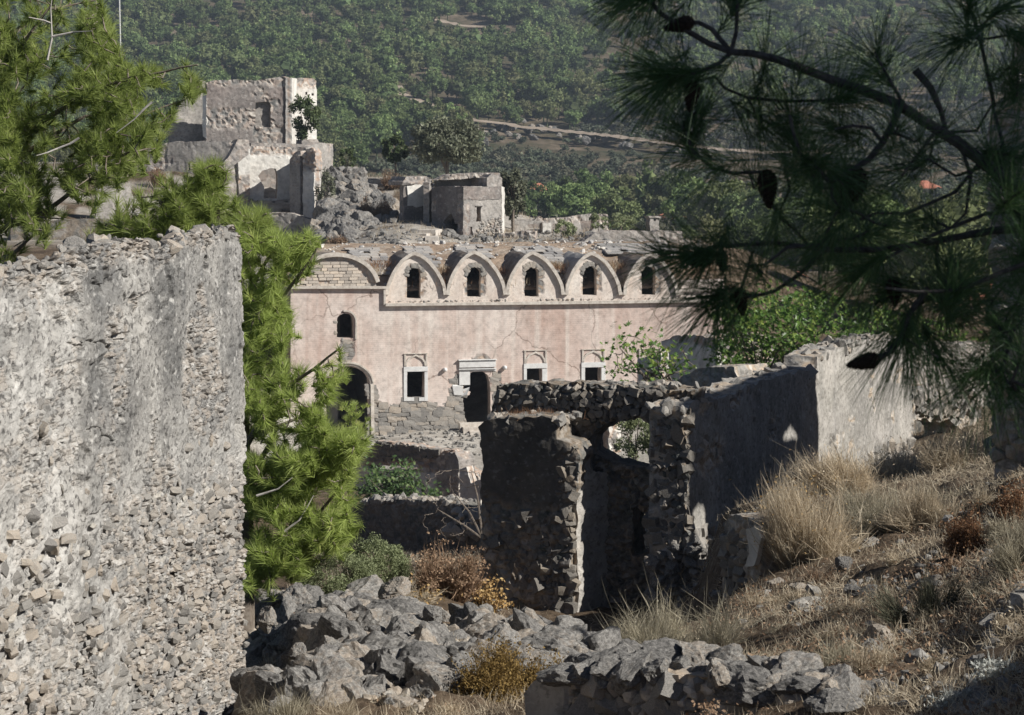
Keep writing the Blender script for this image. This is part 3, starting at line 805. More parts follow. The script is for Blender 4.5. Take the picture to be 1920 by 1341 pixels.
# cornices
mb = MB()
strip(mb, FC, FC.poly([(543, 541), (660, 541), (724, 541.5)]), 0.13, 0.20, 0.0)
mb.build('cornice', M['trim'], church, co)
mb = MB(); strip(mb, FC, FC.poly([(722.5, 572), (722.5, 541)]), 0.10, 0.16, 0.0); mb.build('cornice', M['trim'], church, co)
mb = MB(); strip(mb, FC, FC.poly([(722, 574), (850, 572.5), (1040, 570), (1200, 568), (1358, 565.5)]), 0.14, 0.22, 0.0); mb.build('cornice', M['trim'], church, co)
mb = MB(); strip(mb, FG, FG.poly([(1270, 547), (1358, 544)]), 0.10, 0.16, 0.0); mb.build('cornice', M['trim'], church, co)
# ledge rubble on the lower cornice
rs = np.random.RandomState(50)
for k in range(280):
    px = rs.uniform(728, 1350); s, z = FC.sz(px, 570 - (px - 725) * 0.0125)
    r = min(0.02 * (.6 + rs.pareto(1.8)), .085)
    inst('ledge_stone', PEB[rs.randint(6)], Matrix.Translation(Vector(FC.w(s, z + 0.10, rs.uniform(-0.1, 0.26))) - Vector(co)) @ rmat(rs, (r * 1.3, r, r * 0.7)), church)
# broad round pediment over the left bay, of squared blocks
ped = [(556 + 4, 541)] + [(630 + 76 * math.cos(t), 541 - 60 * math.sin(t)) for t in np.linspace(math.pi * 0.98, 0.02 * math.pi, 22)] + [(704, 541)]
FP = FC.shift(0.12)
slab('pediment_wall', FP, ped, [], 0.5, 0.15, 0.02, exp=0.7, stone=0.25, relamp=0.02, mat=M['gable'], parent=church, origin=co, seed=9, rim=2, amp3=0.008)
mb = MB(); strip(mb, FP, FP.poly([(630 + 76 * math.cos(t), 541 - 60 * math.sin(t)) for t in np.linspace(math.pi * 0.97, 0.06 * math.pi, 24)]), 0.2, 0.17, -0.02); mb.build('pediment_moulding', M['trim'], church, co)
pp = FP.poly([(630 + 71 * math.cos(t), 539 - 53 * math.sin(t)) for t in np.linspace(math.pi, 0, 22)])
rs = np.random.RandomState(51)
MBLK = m_rock('pale_block', (0.50, 0.43, 0.36), (0.66, 0.58, 0.49), (0.76, 0.69, 0.6), (0.62, 0.5, 0.4), 4, 0.4)
bl = mk('b', np.concatenate([boxV((0, 0, 0), (2, 2, 2))]), BOXQ, MBLK); BLOCK = bl.data; bpy.data.objects.remove(bl)
mod = MB()
z0 = FP.sz(630, 538)[1]
for row in range(12):
    z = z0 + 0.09 + row * 0.155
    s = FP.sz(556, 538)[0] + (row % 2) * 0.2
    while s < FP.sz(706, 538)[0]:
        w = rs.uniform(0.30, 0.55)
        if inpoly([s + w / 2 - w * .4, s + w / 2 + w * .4], [z + .05, z + .05], pp).all() and rs.rand() > 0.12:
            inst('block', BLOCK, Matrix.Translation(Vector(FP.w(s + w / 2, z, rs.uniform(-0.02, 0.03))) - Vector(co)) @ Matrix([list(r) for r in FP.rot()]).to_4x4() @ Matrix.Diagonal((w / 2 - 0.012, 0.05, 0.068, 1)), church)
        s += w
# barrel behind the pediment
prof = np.array(FP.poly([(630 + 76 * math.cos(t), 541 - 61 * math.sin(t)) for t in np.linspace(math.pi, 0, 16)])); n = len(prof)
V = np.concatenate([FP.w(prof[:, 0], prof[:, 1], d) for d in np.linspace(0.3, 5.0, 6)])
i = np.arange(5)[:, None] * n; j = np.arange(n - 1)[None]
mk('pediment_vault', V, np.stack([i + j, i + j + 1, i + n + j + 1, i + n + j], -1).reshape(-1, 4), M['roof'], church, None, False, co)
# roof: a rough mortared surface behind the gables
ns, nd = 170, 70
ss = np.linspace(s_l + 0.05, s_r - 0.05, ns); dd = np.linspace(0.75, 10.6, nd)
S, D = np.meshgrid(ss, dd); S, D = S.ravel(), D.ravel()
zr = -6.72 + 2.12 * np.sin(np.clip((D - 0.5) / 9.6, 0, 1) * math.pi / 2) ** 0.8
q = np.stack([S, D, D * 0], 1)
zr = zr + 0.10 * fbm(q * 1.1, 4, 61) + 0.04 * fbm(q * 4, 3, 62)
i = np.arange(nd - 1)[:, None] * ns; j = np.arange(ns - 1)[None]
mk('roof', FC.w(S, zr, D), np.stack([i + j, i + j + 1, i + ns + j + 1, i + ns + j], -1).reshape(-1, 4), M['roof'], church, {'rid': np.clip(0.5 + fbm(q * 0.8, 3, 63), 0, 1)}, False, co)
roof_z = lambda s, d: -6.72 + 2.12 * math.sin(min(max((d - 0.5) / 9.6, 0), 1) * math.pi / 2) ** 0.8
mb = MB(); rs = np.random.RandomState(70)
for k in range(900):
    s_ = rs.uniform(s_l + .3, s_r - .3); d = rs.uniform(.9, 10.4); r = min(.05 * (.5 + rs.pareto(1.9)), .22); me = PEB[rs.randint(6)]
    V = np.empty(len(me.vertices) * 3); me.vertices.foreach_get('co', V); T = np.empty(len(me.polygons) * 3, int); me.loops.foreach_get('vertex_index', T)
    Mx = Matrix.Translation(Vector(FC.w(s_, roof_z(0, d) + r * .2, d))) @ rmat(rs, (r * 1.3, r, r * .6), .6)
    mb.add(np.c_[V.reshape(-1, 3), np.ones(len(me.vertices))] @ np.array(Mx).T[:, :3], T.reshape(-1, 3), None, rs.rand())
o = mb.build('roof_rubble', M['tile'], church, co); o['kind'] = 'stuff'
# surviving courses of roof slates, one by one
def slates(px0, px1, d0, d1, seed):
    rs = np.random.RandomState(seed)
    Rw = Matrix([list(r) for r in FC.rot()]).to_4x4()
    a, b = FC.sz(px0, 470)[0] * (100 + d0) / 100, FC.sz(px1, 470)[0] * (100 + d1) / 100
    d = d0
    while d < d1:
        s = a + rs.uniform(0, .3)
        sl = math.atan2(roof_z(0, d + .3) - roof_z(0, d - .3), .6)
        while s < b:
            w = rs.uniform(0.35, 0.6)
            if rs.rand() > 0.1:
                inst('roof_slate', SLATE, Matrix.Translation(Vector(FC.w(s, roof_z(0, d) + 0.10, d)) - Vector(co)) @ Rw @ Matrix.Rotation(sl - 0.12, 4, 'X') @ Matrix.Rotation(rs.normal() * .03, 4, 'Z') @ Matrix.Diagonal((w / 2 - .01, 0.34, 0.03, 1)), church)
            s += w
        d += 0.5
sm = mk('s', boxV((0, 0, 0), (2, 2, 2)), BOXQ, M['tile']); SLATE = sm.data; bpy.data.objects.remove(sm)
slates(690, 765, 2.6, 7.6, 71); slates(1010, 1085, 2.6, 7.6, 72); slates(1085, 1100, 1.4, 5, 73); slates(1180, 1300, 5.5, 8.5, 74); slates(800, 850, 3.5, 8.0, 75); slates(905, 960, 4.5, 8.5, 76)
# other walls and floor of the hollow interior
EL = Plane(545, 1, 546, 1); EL.p0 = FC.w(s_l, 0, 0)[:2]; EL.r = FC.n; EL.n = FC.r; EL.len = 1
DEP = 11.5
slab('side_wall', EL, [(0.75, ZB), (0.75, FC.sz(545, 541)[1]), (DEP * .5, -5.6), (DEP, -5.3), (DEP, ZB)], [[(2.0, -9.6), (2.0, -8.2), (2.4, -7.9), (2.8, -8.2), (2.8, -9.6)], [(4.4, -9.6), (4.4, -8.2), (4.8, -7.9), (5.2, -8.2), (5.2, -9.6)], [(7, -9.6), (7, -8.2), (7.4, -7.9), (7.8, -8.2), (7.8, -9.6)]], 0.6, 0.3, 0.02, exp=0.0, mat=M['pink'], parent=church, origin=co, seed=12, rim=1, px=False)
ER = Plane(545, 1, 546, 1); ER.p0 = FC.w(s_r - 0.6, 0, 0)[:2]; ER.r = FC.n; ER.n = FC.r; ER.len = 1
slab('side_wall', ER, [(0.75, ZB), (0.75, -7.2), (DEP * .5, -5.3), (DEP, -4.8), (DEP, ZB)], [], 0.6, 0.4, 0.02, exp=0.2, mat=M['pink'], parent=church, origin=co, seed=13, rim=1, px=False)
FB = FC.shift(DEP)
slab('back_wall', FB, [(s_l, ZB), (s_l, -5.0), (s_r, -4.5), (s_r, ZB)], [], 0.6, 0.5, 0.02, exp=0.3, mat=M['far'], parent=church, origin=co, seed=14, rim=1, px=False)
sp = FC.sz(706, 700)[0]
EP = Plane(545, 1, 546, 1); EP.p0 = FC.w(sp, 0, 0)[:2]; EP.r = FC.n; EP.n = FC.r; EP.len = 1
slab('partition_wall', EP, [(0.75, ZB), (0.75, -7.6), (DEP, -6.2), (DEP, ZB)], [], 0.5, 0.4, 0.02, exp=0.0, mat=M['farwhite'], parent=church, origin=co, seed=15, rim=1, px=False)
for dpt, px in ((3.2, 645), (6.0, 668)):                # pillars seen through the left archway
    s = FC.sz(px, 700)[0] * (100 + dpt) / 100
    mb = MB(); mb.add(boxV(FC.w(s, -10.6, dpt), (0.55, 0.55, 6.2), FC.rot()), None, BOXQ, 0.2)
    mb.build('pillar', M['farwhite'], church, co)
# left archway trim
mb = MB(); strip(mb, FC, FC.poly([(696, 815), (695, 760)] + [(652 + 43 * math.cos(t), 724 - 39 * math.sin(t)) for t in np.linspace(0, math.pi, 18)] + [(609, 815)])[::-1], 0.16, 0.07, 0.0); mb.build('arch_trim', M['trim'], church, co)
mb = MB(); strip(mb, FC, FC.poly([(652 + 47 * math.cos(t), 723 - 42 * math.sin(t)) for t in np.linspace(math.pi * .8, 0.04 * math.pi, 16)]), 0.08, 0.13, 0.0); mb.build('arch_hood', M['trim'], church, co)
# upper left window frame, partly broken
mb = MB(); strip(mb, FC, FC.poly([(666, 636), (666, 604)] + [(647 + 19 * math.cos(t), 602 - 18 * math.sin(t)) for t in np.linspace(0.1, math.pi * 0.55, 8)])[::-1], 0.09, 0.08, 0.0); mb.build('window_frame', M['trim'], church, co)
rs = np.random.RandomState(53)
for px, py in ((629, 604), (629, 624), (642, 637)):
    s, z = FC.sz(px, py)
    inst('window_stone', PEB[rs.randint(6)], Matrix.Translation(Vector(FC.w(s, z, 0.0)) - Vector(co)) @ Matrix([list(r) for r in FC.rot()]).to_4x4() @ Matrix.Diagonal((0.10, 0.03, 0.15, 1)) @ Matrix.Rotation(rs.uniform(0, 6), 4, 'Y'), church)
# marble window surrounds: sill, two jambs, lintel, with a relief of a pointed arch above
def surround(x0, x1, xo0, xo1, yl, yt, yb, ysill, yr, full=True, broken=0):
    fr = MB(); pbox(fr, FC, xo0, yt, xo1, yl, 0.1, -0.06)
    f = fr.build('window_lintel', M['marble'], church, co)
    for a, b in ((xo0, x0), (x1, xo1)):
        mb = MB(); pbox(mb, FC, a, ysill if full else yb, b, yt + 0.3, 0.1, -0.05); mb.build('window_jamb', M['marble'], church, co)
    if full:
        mb = MB(); pbox(mb, FC, x0 + .3, ysill, x0 + (x1 - x0) * .4, yb - 1, 0.1, -0.045); mb.build('window_sill', M['marble'], church, co)
        mb = MB(); pbox(mb, FC, x0 + (x1 - x0) * .68, ysill, x1 - .3, yb - 1, 0.1, -0.045); mb.build('window_sill', M['marble'], church, co)
    # relief frame: two uprights, a top bar and a pointed arch
    m1 = MB(); pbox(m1, FC, xo0 + 1, yl - .3, xo0 + 4, yr, 0.05, -0.05); pbox(m1, FC, xo1 - 4, yl - .3, xo1 - 1, yr, 0.05, -0.07)
    pbox(m1, FC, xo0, yr, xo1, yr - 2, 0.05, -0.07); m1.build('relief_frame', M['trim'], church, co)
    cx = (xo0 + xo1) / 2; w = (xo1 - xo0) / 2 - 6
    yk = yl - 1; h = yl - yr - 5
    path = [(cx + w, yk), (cx + w * .95, yk - h * .35), (cx + w * .65, yk - h * .7), (cx, yk - h), (cx - w * .65, yk - h * .7), (cx - w * .95, yk - h * .35), (cx - w, yk)]
    if broken: path = path[2:] if broken == 1 else path[:5]
    m1 = MB(); strip(m1, FC, FC.poly(path)[::-1], 0.09, 0.06, 0.0); m1.build('relief_arch', M['trim'], church, co)
surround(763, 796, 757, 802, 687, 697, 746, 752, 664)
surround(987.5, 1016.5, 982, 1026, 681, 691, 742, 745, 658, False)
surround(1096.5, 1127.5, 1090, 1135, 679, 689, 740, 743, 656, False)
surround(1203.5, 1234.5, 1197, 1241, 678, 687, 738, 741, 655, False)
# marble door case: entablature, left jamb fragments, right jamb
mb = MB(); pbox(mb, FC, 861, 689, 929, 676, 0.1, -0.10); mb.build('door_entablature', M['marble'], church, co)
mb = MB(); pbox(mb, FC, 859, 676, 931, 673, 0.1, -0.17); mb.build('door_cornice', M['marble'], church, co)
mb = MB(); pbox(mb, FC, 860, 693, 930, 690, 0.1, -0.15); mb.build('door_cornice', M['marble'], church, co)
mb = MB(); pbox(mb, FC, 861, 722, 881, 697, 0.1, -0.06); mb.build('door_jamb', M['marble'], church, co)
rs = np.random.RandomState(54)
mb = MB(); pbox(mb, FC, 850, 741, 868, 722.5, 0.1, -0.06, rag=.12, rs=rs); mb.build('door_jamb', M['marble'], church, co)
mb = MB(); pbox(mb, FC, 862, 744, 879, 730, 0.1, -0.09, rag=.3, rs=rs); mb.build('door_jamb', M['marble'], church, co)
mb = MB(); pbox(mb, FC, 861, 697, 930, 692.6, 0.1, -0.05); mb.build('door_lintel', M['marble'], church, co)
for px, py in ((834, 693), (946, 689)):
    s, z = FC.sz(px, py); mb = MB()
    tube(mb, [FC.w(s, z, 0.1), FC.w(s, z, -0.14), FC.w(s, z, -0.2), FC.w(s, z, -0.24)], [0.10, 0.11, 0.08, 0.03], 10); mb.build('corbel', M['marble'], church, co, True)
# doorsteps and the broken paving in front
for i_, (x0, x1, y0, d0) in enumerate(((858, 924, 812, -0.5), (862, 926, 821, -0.9), (872, 930, 829, -1.3))):
    s0, _ = FC.sz(x0, 800); s1, _ = FC.sz(x1, 800)
    mb = MB(); zt = -13.42 + 0.34 - 0.16 * i_
    mb.add(boxV(FC.w((s0 + s1) / 2, zt - 0.25, d0), (s1 - s0, 0.42, 0.5), FC.rot()), None, BOXQ, 0.4)
    mb.build('doorstep', M['trim'], church, co)

# ------------------------------------------------------------------ near wall on the left: a structured sheet with fine relief
LW = Plane(0, 10.2, 452, 15.0)
def build_left_wall():
    s1 = LW.sz(452, 700)[0]; s0 = s1 - 7.4
    o = LW.w(s0 + 3.7, -4.6, 0)
    t = thing('rubble_wall', 'tall weathered grey rubble wall filling the left foreground', 'stone wall', o)
    ns, nz = 430, 620
    top_px = [(0, 503), (30, 497), (62, 488), (95, 492), (118, 465), (150, 462), (200, 455), (240, 452), (270, 445), (284, 448), (287, 462), (298, 463), (310, 459), (322, 452), (345, 440), (380, 434), (410, 427), (436, 425), (444, 432), (452, 436)]
    tp = np.array(LW.poly(top_px))
    S = np.linspace(s0, s1, ns)
    zt = np.interp(S, tp[:, 0], tp[:, 1], left=tp[0, 1])
    zt = zt + 0.025 * fbm(np.stack([S * 5, S * 0, S * 0], 1), 4, 3) + 0.012 * vn(np.stack([S * 22, S * 0, S * 0 + 4], 1), 3)
    zb = -5.2
    u = np.linspace(0, 1, nz)
    SS = np.repeat(S[None], nz, 0); ZZ = zb + u[:, None] * (zt[None] - zb)
    # ragged free end
    e = np.interp(ZZ[:, -1], [zb, -4.2, -3.2, -2.2, -1.6, -0.55], [0.14, 0.10, 0.06, 0.10, 0.06, -0.06])
    zz1 = ZZ[:, -1]; e = e + 0.075 * fbm(np.stack([zz1 * 7, zz1 * 0, zz1 * 0 + 9], 1), 5, 4, .65)
    SS = SS + (np.linspace(0, 1, ns)[None] ** 24) * e[:, None]
    s, z = SS.ravel(), ZZ.ravel()
    q = np.stack([s, z, s * 0], 1)
    big = fbm(q * 0.9, 4, 12)
    # rubble laid bare in the lower part and along the broken top; plaster between
    ex = sst(-1.95, -2.95, z + 0.55 * big) * 0.95 * (1 - .8 * sst(.12, .3, fbm(q * np.array([.7, 1.3, 1]), 4, 44)))
    ex = np.maximum(ex, sst(0.16, 0.03, (np.interp(s, S, zt) - z) + 0.10 * big))
    lf = s1 - s
    ex = np.maximum(ex, 0.65 * sst(0.2, 0.4, fbm(q * 1.7, 3, 14)))
    ex = np.maximum(ex, sst(3.58, 3.68, lf + 0.02 * big) * 0.5 * sst(-0.15, 0.25, fbm(q * 2.5, 4, 15)))
    warp = 0.35 * np.stack([vn(q * 9, 21), vn(q * 9, 22)], 1)
    F1, F2, ID = worley2(s / 0.20 + warp[:, 0], z / 0.075 + warp[:, 1], 31)
    G1, G2, JD = worley2(s / 0.085 + warp[:, 0], z / 0.034 + warp[:, 1], 32)
    H1, H2, KD = worley2(s / 0.42 + warp[:, 0], z / 0.30 + warp[:, 1], 33)
    h = ex * (0.030 * (sst(0.0, 0.4, F2 - F1) * (0.25 + ID) - 0.7) + 0.026 * (sst(0.0, 0.4, G2 - G1) * (0.3 + JD) - 0.6))
    pit = sst(0.25, 0.5, fbm(q * 5.5, 3, 16)) * (0.35 + 0.65 * sst(-0.2, 0.3, fbm(q * 0.8, 3, 17)))
    h = h + 0.022 * fbm(q * 2.2, 4, 18) + 0.008 * fbm(q * np.array([7., 14., 1]), 4, 19, .6) + 0.003 * vn(q * 45, 20) - 0.035 * pit
    lay = sst(3.65, 3.61, lf + 0.015 * vn(q * 6, 5)) * sst(-2.0, -1.7, z + 0.3 * big)
    h = h + 0.014 * lay + ex * 0.012 * sst(0.5, 0.9, KD)
    # crevices
    cr = np.abs(fbm(q * np.array([1.0, 2.2, 1]), 4, 23))
    h = h - 0.03 * sst(0.03, 0.0, cr) * sst(0.0, 0.3, fbm(q * 1.3, 2, 24))
    n = ns * nz
    V = [LW.w(s, z, -h)]
    gi = np.arange(n).reshape(nz, ns)
    Qs = [np.stack([gi[:-1, :-1], gi[:-1, 1:], gi[1:, 1:], gi[1:, :-1]], -1).reshape(-1, 4)]
    base = n
    # top and end rims, six rows deep, then a plain back
    rimidx = np.concatenate([gi[:, -1], gi[-1, ::-1][1:], gi[::-1, 0][1:]]); m = len(rimidx)
    prev = rimidx
    prev_z = z[rimidx]
    for k in range(1, 8):
        d = 0.55 * k / 7
        p = LW.w(s[rimidx], z[rimidx], d)
        p[:, 2] += 0.10 * fbm(p * 6, 5, 40, .6) - 0.34 * (k / 7) * (prev_z > -1.2)
        p[:, :2] += 0.04 * fbm(p * 5 + 4, 4, 41)[:, None] * LW.r
        V.append(p); cur = base + np.arange(m); base += m
        Qs.append(np.stack([prev[:-1], prev[1:], cur[1:], cur[:-1]], 1)[:, ::-1]); prev = cur
    V = np.concatenate(V)
    Tb = np.array([[prev[0], prev[j_], prev[j_ + 1]] for j_ in range(1, m - 1)])
    rid = np.concatenate([np.where(ex > 0.4, 0.5 * ID + 0.5 * JD, ID), vn(V[n:] * 9, 5) * .5 + .5])
    exa = np.concatenate([np.clip(ex * 1.1, 0, 1), np.ones(len(V) - n)])
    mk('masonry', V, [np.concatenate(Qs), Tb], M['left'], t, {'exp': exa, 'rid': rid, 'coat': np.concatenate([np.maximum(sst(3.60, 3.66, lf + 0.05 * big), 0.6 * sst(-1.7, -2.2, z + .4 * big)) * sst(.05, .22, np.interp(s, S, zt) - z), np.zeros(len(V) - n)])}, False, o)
    low = [(0, 980), (120, 1000), (230, 930), (330, 920), (440, 900), (462, 1000), (464, 1340), (0, 1340)]
    wall_stones(LW, low, 230, 0.019, t, o, list(ASH), 61, 0.5, 0.004, 'stone', aspect=2.0, mind=1.2, stuffn=200)
    wall_stones(LW, [(0, 700), (440, 800), (462, 1000), (464, 1340), (0, 1340)], 70, 0.04, t, o, list(ROCK1), 62, 0.3, 0.018, 'stone', aspect=2.0, mind=1.6)
    r2 = np.random.RandomState(64)
    for k in range(90):
        ss = r2.uniform(s1 - 5.4, s1 - .02); r = min(.028 * (.6 + r2.pareto(2.0)), .085)
        inst('top_stone', ROCK1[r2.randint(8)], Matrix.Translation(Vector(LW.w(ss, np.interp(ss, S, zt) - r * .45, r2.uniform(.0, .16))) - Vector(o)) @ rmat(r2, (r * 1.3, r, r * .8)), t)
    return t
build_left_wall()

# ------------------------------------------------------------------ the ruined house in the middle
WC = Plane(1289, 30.25, 1710, 43.0)
ruin_o = np.array([2.65, 30.0, -6.9])
ruin = thing('ruined_house', 'roofless dark ruined house with a broken doorway and lintel in the middle ground', 'ruined house', ruin_o)
WA = Plane(900, 31.3, 1290, 29.9)
front = [(898, 800), (908, 790), (940, 784), (1000, 783), (1036, 785), (1044, 800), (1046, 822), (1062, 828), (1078, 834), (1084, 850), (1083, 905), (1080, 940), (1068, 952), (1070, 1000), (1072, 1180), (900, 1180), (900, 1000), (903, 880)]
fexp = lambda s, z: np.maximum(sst(-5.25, -5.45, z + 0.12 * vn(np.stack([s, z, z], 1) * 4, 3)), sst(0.28, 0.12, WA.sz(1076, 900)[0] - s + 0.1 * vn(np.stack([s, z, z], 1) * 3, 5)))
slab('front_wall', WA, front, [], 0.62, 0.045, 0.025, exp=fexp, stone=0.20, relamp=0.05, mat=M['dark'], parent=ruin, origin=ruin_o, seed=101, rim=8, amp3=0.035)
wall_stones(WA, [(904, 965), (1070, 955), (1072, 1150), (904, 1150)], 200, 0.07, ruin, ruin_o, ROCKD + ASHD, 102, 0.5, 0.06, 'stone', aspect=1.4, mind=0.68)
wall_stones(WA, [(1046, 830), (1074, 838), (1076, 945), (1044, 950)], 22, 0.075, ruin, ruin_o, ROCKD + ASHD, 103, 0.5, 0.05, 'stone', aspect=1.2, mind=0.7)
WJ = Plane(1217, 30.54, 1289, 30.25)
slab('door_jamb', WJ.shift(-0.06), [(1226, 800), (1240, 786), (1262, 780), (1286, 770), (1287, 1150), (1240, 1180), (1218, 1180), (1232, 1120), (1222, 1040), (1232, 960), (1222, 880)], [], 0.12, 0.035, 0.04, exp=1.0, stone=0.19, relamp=0.11, mat=M['dark'], parent=ruin, origin=ruin_o, seed=104, rim=2, amp3=0.05)
wall_stones(WJ, [(1221, 796), (1287, 776), (1288, 1110), (1221, 1130)], 100, 0.08, ruin, ruin_o, ROCKD + ASHD, 105, 0.6, 0.03, 'stone', aspect=1.25, mind=0.68)
wall_stones(WJ, [(1222, 1040), (1310, 1010), (1315, 1130), (1224, 1150)], 26, 0.12, ruin, ruin_o, ROCK2, 106, 0.7, -0.08, 'stone', aspect=1.25, mind=0.7)
WB = WA.shift(0.8)
back = [(924, 745), (932, 727), (960, 722), (1060, 720), (1160, 722), (1240, 727), (1300, 735), (1300, 1130), (1228, 1130), (1228, 1130), (924, 1130)]
hole1 = [(1104, 822), (1114, 806), (1136, 797), (1150, 788), (1175, 786), (1232, 791), (1236, 868), (1226, 876), (1190, 879), (1168, 871), (1146, 866), (1126, 858), (1110, 848)]
hole2 = [(1183, 952), (1198, 958), (1208, 972), (1216, 992), (1216, 1042), (1183, 1045)]
bexp = lambda s, z: np.where((z > -5.0), 1.0, 0.8)
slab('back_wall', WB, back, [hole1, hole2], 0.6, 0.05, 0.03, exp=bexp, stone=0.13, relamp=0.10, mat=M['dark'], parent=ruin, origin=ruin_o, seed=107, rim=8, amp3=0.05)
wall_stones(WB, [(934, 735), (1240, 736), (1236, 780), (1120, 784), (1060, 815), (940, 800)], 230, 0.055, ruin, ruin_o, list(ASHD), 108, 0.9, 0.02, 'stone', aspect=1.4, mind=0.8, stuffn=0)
# rough capping stones of the lintel, and the ledge in front of it
rs = np.random.RandomState(110)
for k in range(70):
    px = rs.uniform(930, 1290); s, z = WB.sz(px, 726); r = rs.uniform(0.03, 0.08)
    inst('capping_stone', (ROCK1 + ASH)[rs.randint(18)], Matrix.Translation(Vector(WB.w(s, z - r * .3, rs.uniform(0.0, 0.55))) - Vector(ruin_o)) @ rmat(rs, (r * 1.3, r, r * .7)), ruin)
for k in range(60):
    px = rs.uniform(905, 1060); s, z = WA.sz(px, 787); r = rs.uniform(0.025, 0.075)
    inst('capping_stone', (ROCK1 + ASH)[rs.randint(18)], Matrix.Translation(Vector(WA.w(s, z - r * .4, rs.uniform(0.0, 0.9))) - Vector(ruin_o)) @ rmat(rs, (r * 1.3, r, r * .8)), ruin)
# the cross wall inside the doorway that catches a little sun
WX = Plane(1, 1, 2, 2); pa = WA.w(WA.sz(1118, 900)[0], 0, 0.75)[:2]; WX.p0 = pa; WX.r = WA.n; WX.n = -WA.r; WX.len = 1
slab('inner_pier', Plane(1080, 30.75, 1158, 31.5), [(1082, 886), (1138, 886), (1154, 902), (1158, 960), (1156, 1150), (1082, 1150)], [], 0.12, 0.06, 0.03, exp=0.12, stone=0.2, relamp=0.04, mat=M['ruin'], parent=ruin, origin=ruin_o, seed=112, rim=5, amp3=0.03)
# long right-hand wall running away from the corner
rw = [(1289, 764), (1300, 756), (1340, 752), (1380, 738), (1400, 724), (1440, 712), (1478, 702), (1524, 694), (1530, 690), (1534, 668), (1560, 655), (1600, 642), (1640, 638), (1690, 632), (1708, 634), (1709, 760), (1711, 880), (1600, 930), (1450, 1040), (1340, 1130), (1289, 1160)]
rexp = lambda s, z: np.maximum(np.maximum(sst(WC.sz(1560, 800)[0], WC.sz(1660, 800)[0], s) * sst(-5.9, -6.2, z + .25 * vn(np.stack([s, z, z], 1) * 1.5, 3)), sst(0.5, 0.1, s) * sst(-5.6, -5.9, z)), 0.9 * (fbm(np.stack([s, z, z], 1) * 1.3, 4, 8) > 0.33))
slab('long_wall', WC, rw, [], 0.62, 0.075, 0.03, exp=rexp, stone=0.21, relamp=0.05, mat=M['ruin'], parent=ruin, origin=ruin_o, seed=115, rim=9, amp3=0.035)
wall_stones(WC, [(1610, 860), (1690, 820), (1706, 825), (1706, 880), (1640, 910)], 70, 0.085, ruin, ruin_o, list(ASH), 116, 0.5, 0.01, 'stone', aspect=1.2, mind=0.68)
wall_stones(WC, [(1292, 985), (1330, 985), (1350, 1090), (1296, 1110)], 30, 0.075, ruin, ruin_o, list(ASH), 117, 0.5, 0.01, 'stone', aspect=1.2, mind=0.68)
for k in range(130):
    px = rs.uniform(1285, 1705)
    py = np.interp(px, [1276, 1300, 1340, 1380, 1440, 1524, 1534, 1600, 1690, 1708], [770, 756, 752, 738, 712, 694, 668, 642, 632, 634])
    s, z = WC.sz(px, py); r = min(rs.uniform(0.03, 0.13), .11)
    inst('capping_stone', (ROCK1 + ASH)[rs.randint(18)], Matrix.Translation(Vector(WC.w(s, z - r * .45, rs.uniform(0.0, 0.6))) - Vector(ruin_o)) @ rmat(rs, (r * 1.3, r, r * .7)), ruin)
# inner wall joining at the corner (the pale block seen over the top)
slab('cross_wall', Plane(1275, 36, 1385, 35), [(1276, 705), (1300, 692), (1340, 688), (1376, 690), (1384, 715), (1384, 800), (1276, 800)], [], 0.9, 0.08, 0.03, exp=0.8, stone=0.25, relamp=0.05, mat=M['ruin'], parent=ruin, origin=ruin_o, seed=118, rim=6, amp3=0.03)

# stub pier with a patch of white plaster, right of the ruin
PO = np.array(G(1385, 20))
pier = thing('wall_stub', 'short broken wall stub with white plaster on its right side below the pale dry bush', 'wall stub', PO)
PP = Plane(1355, 20.3, 1425, 19.6)
slab('masonry', PP, [(1356, 985), (1362, 968), (1390, 962), (1418, 978), (1424, 1000), (1424, 1130), (1352, 1130)], [], 0.5, 0.03, 0.015, exp=0.85, stone=0.12, relamp=0.03, mat=M['ruin'], parent=pier, origin=PO, seed=121, rim=8, amp3=0.03)
slab('plaster_patch', PP.shift(-0.035), [(1398, 992), (1420, 985), (1426, 1010), (1414, 1060), (1398, 1062), (1404, 1035)], [], 0.05, 0.03, 0.012, exp=0.0, mat=M['farwhite'], parent=pier, origin=PO, seed=122, rim=1, amp3=0.012)
wall_stones(PP, [(1360, 1000), (1395, 1000), (1395, 1110), (1358, 1110)], 26, 0.05, pier, PO, list(ASH), 123, 0.5, 0.0, 'stone', aspect=1.2, mind=0.7)

# low plastered wall across the bottom, stones along its top
LO = P(1250, 1330, 9.6)
low = thing('low_wall', 'low broken wall with a plastered end and jagged grey top stones at bottom centre', 'stone wall', LO)
WL = Plane(985, 10.2, 1640, 9.2)
slab('masonry', WL, [(985, 1300), (1000, 1278), (1040, 1268), (1090, 1262), (1200, 1262), (1300, 1268), (1420, 1285), (1560, 1312), (1640, 1335), (1640, 1420), (985, 1420)], [], 0.42, 0.022, 0.012, exp=lambda s, z: sst(WL.sz(1055, 1300)[0], WL.sz(1075, 1300)[0], s), stone=0.12, relamp=0.04, mat=M['ruin'], parent=low, origin=LO, seed=131, rim=8, amp3=0.02)
wall_stones(WL, [(1070, 1275), (1300, 1280), (1600, 1330), (1600, 1345), (1070, 1345)], 110, 0.045, low, LO, ROCK1 + ASH, 132, 0.5, 0.016, 'stone', aspect=1.3, mind=0.68)
rs = np.random.RandomState(133)
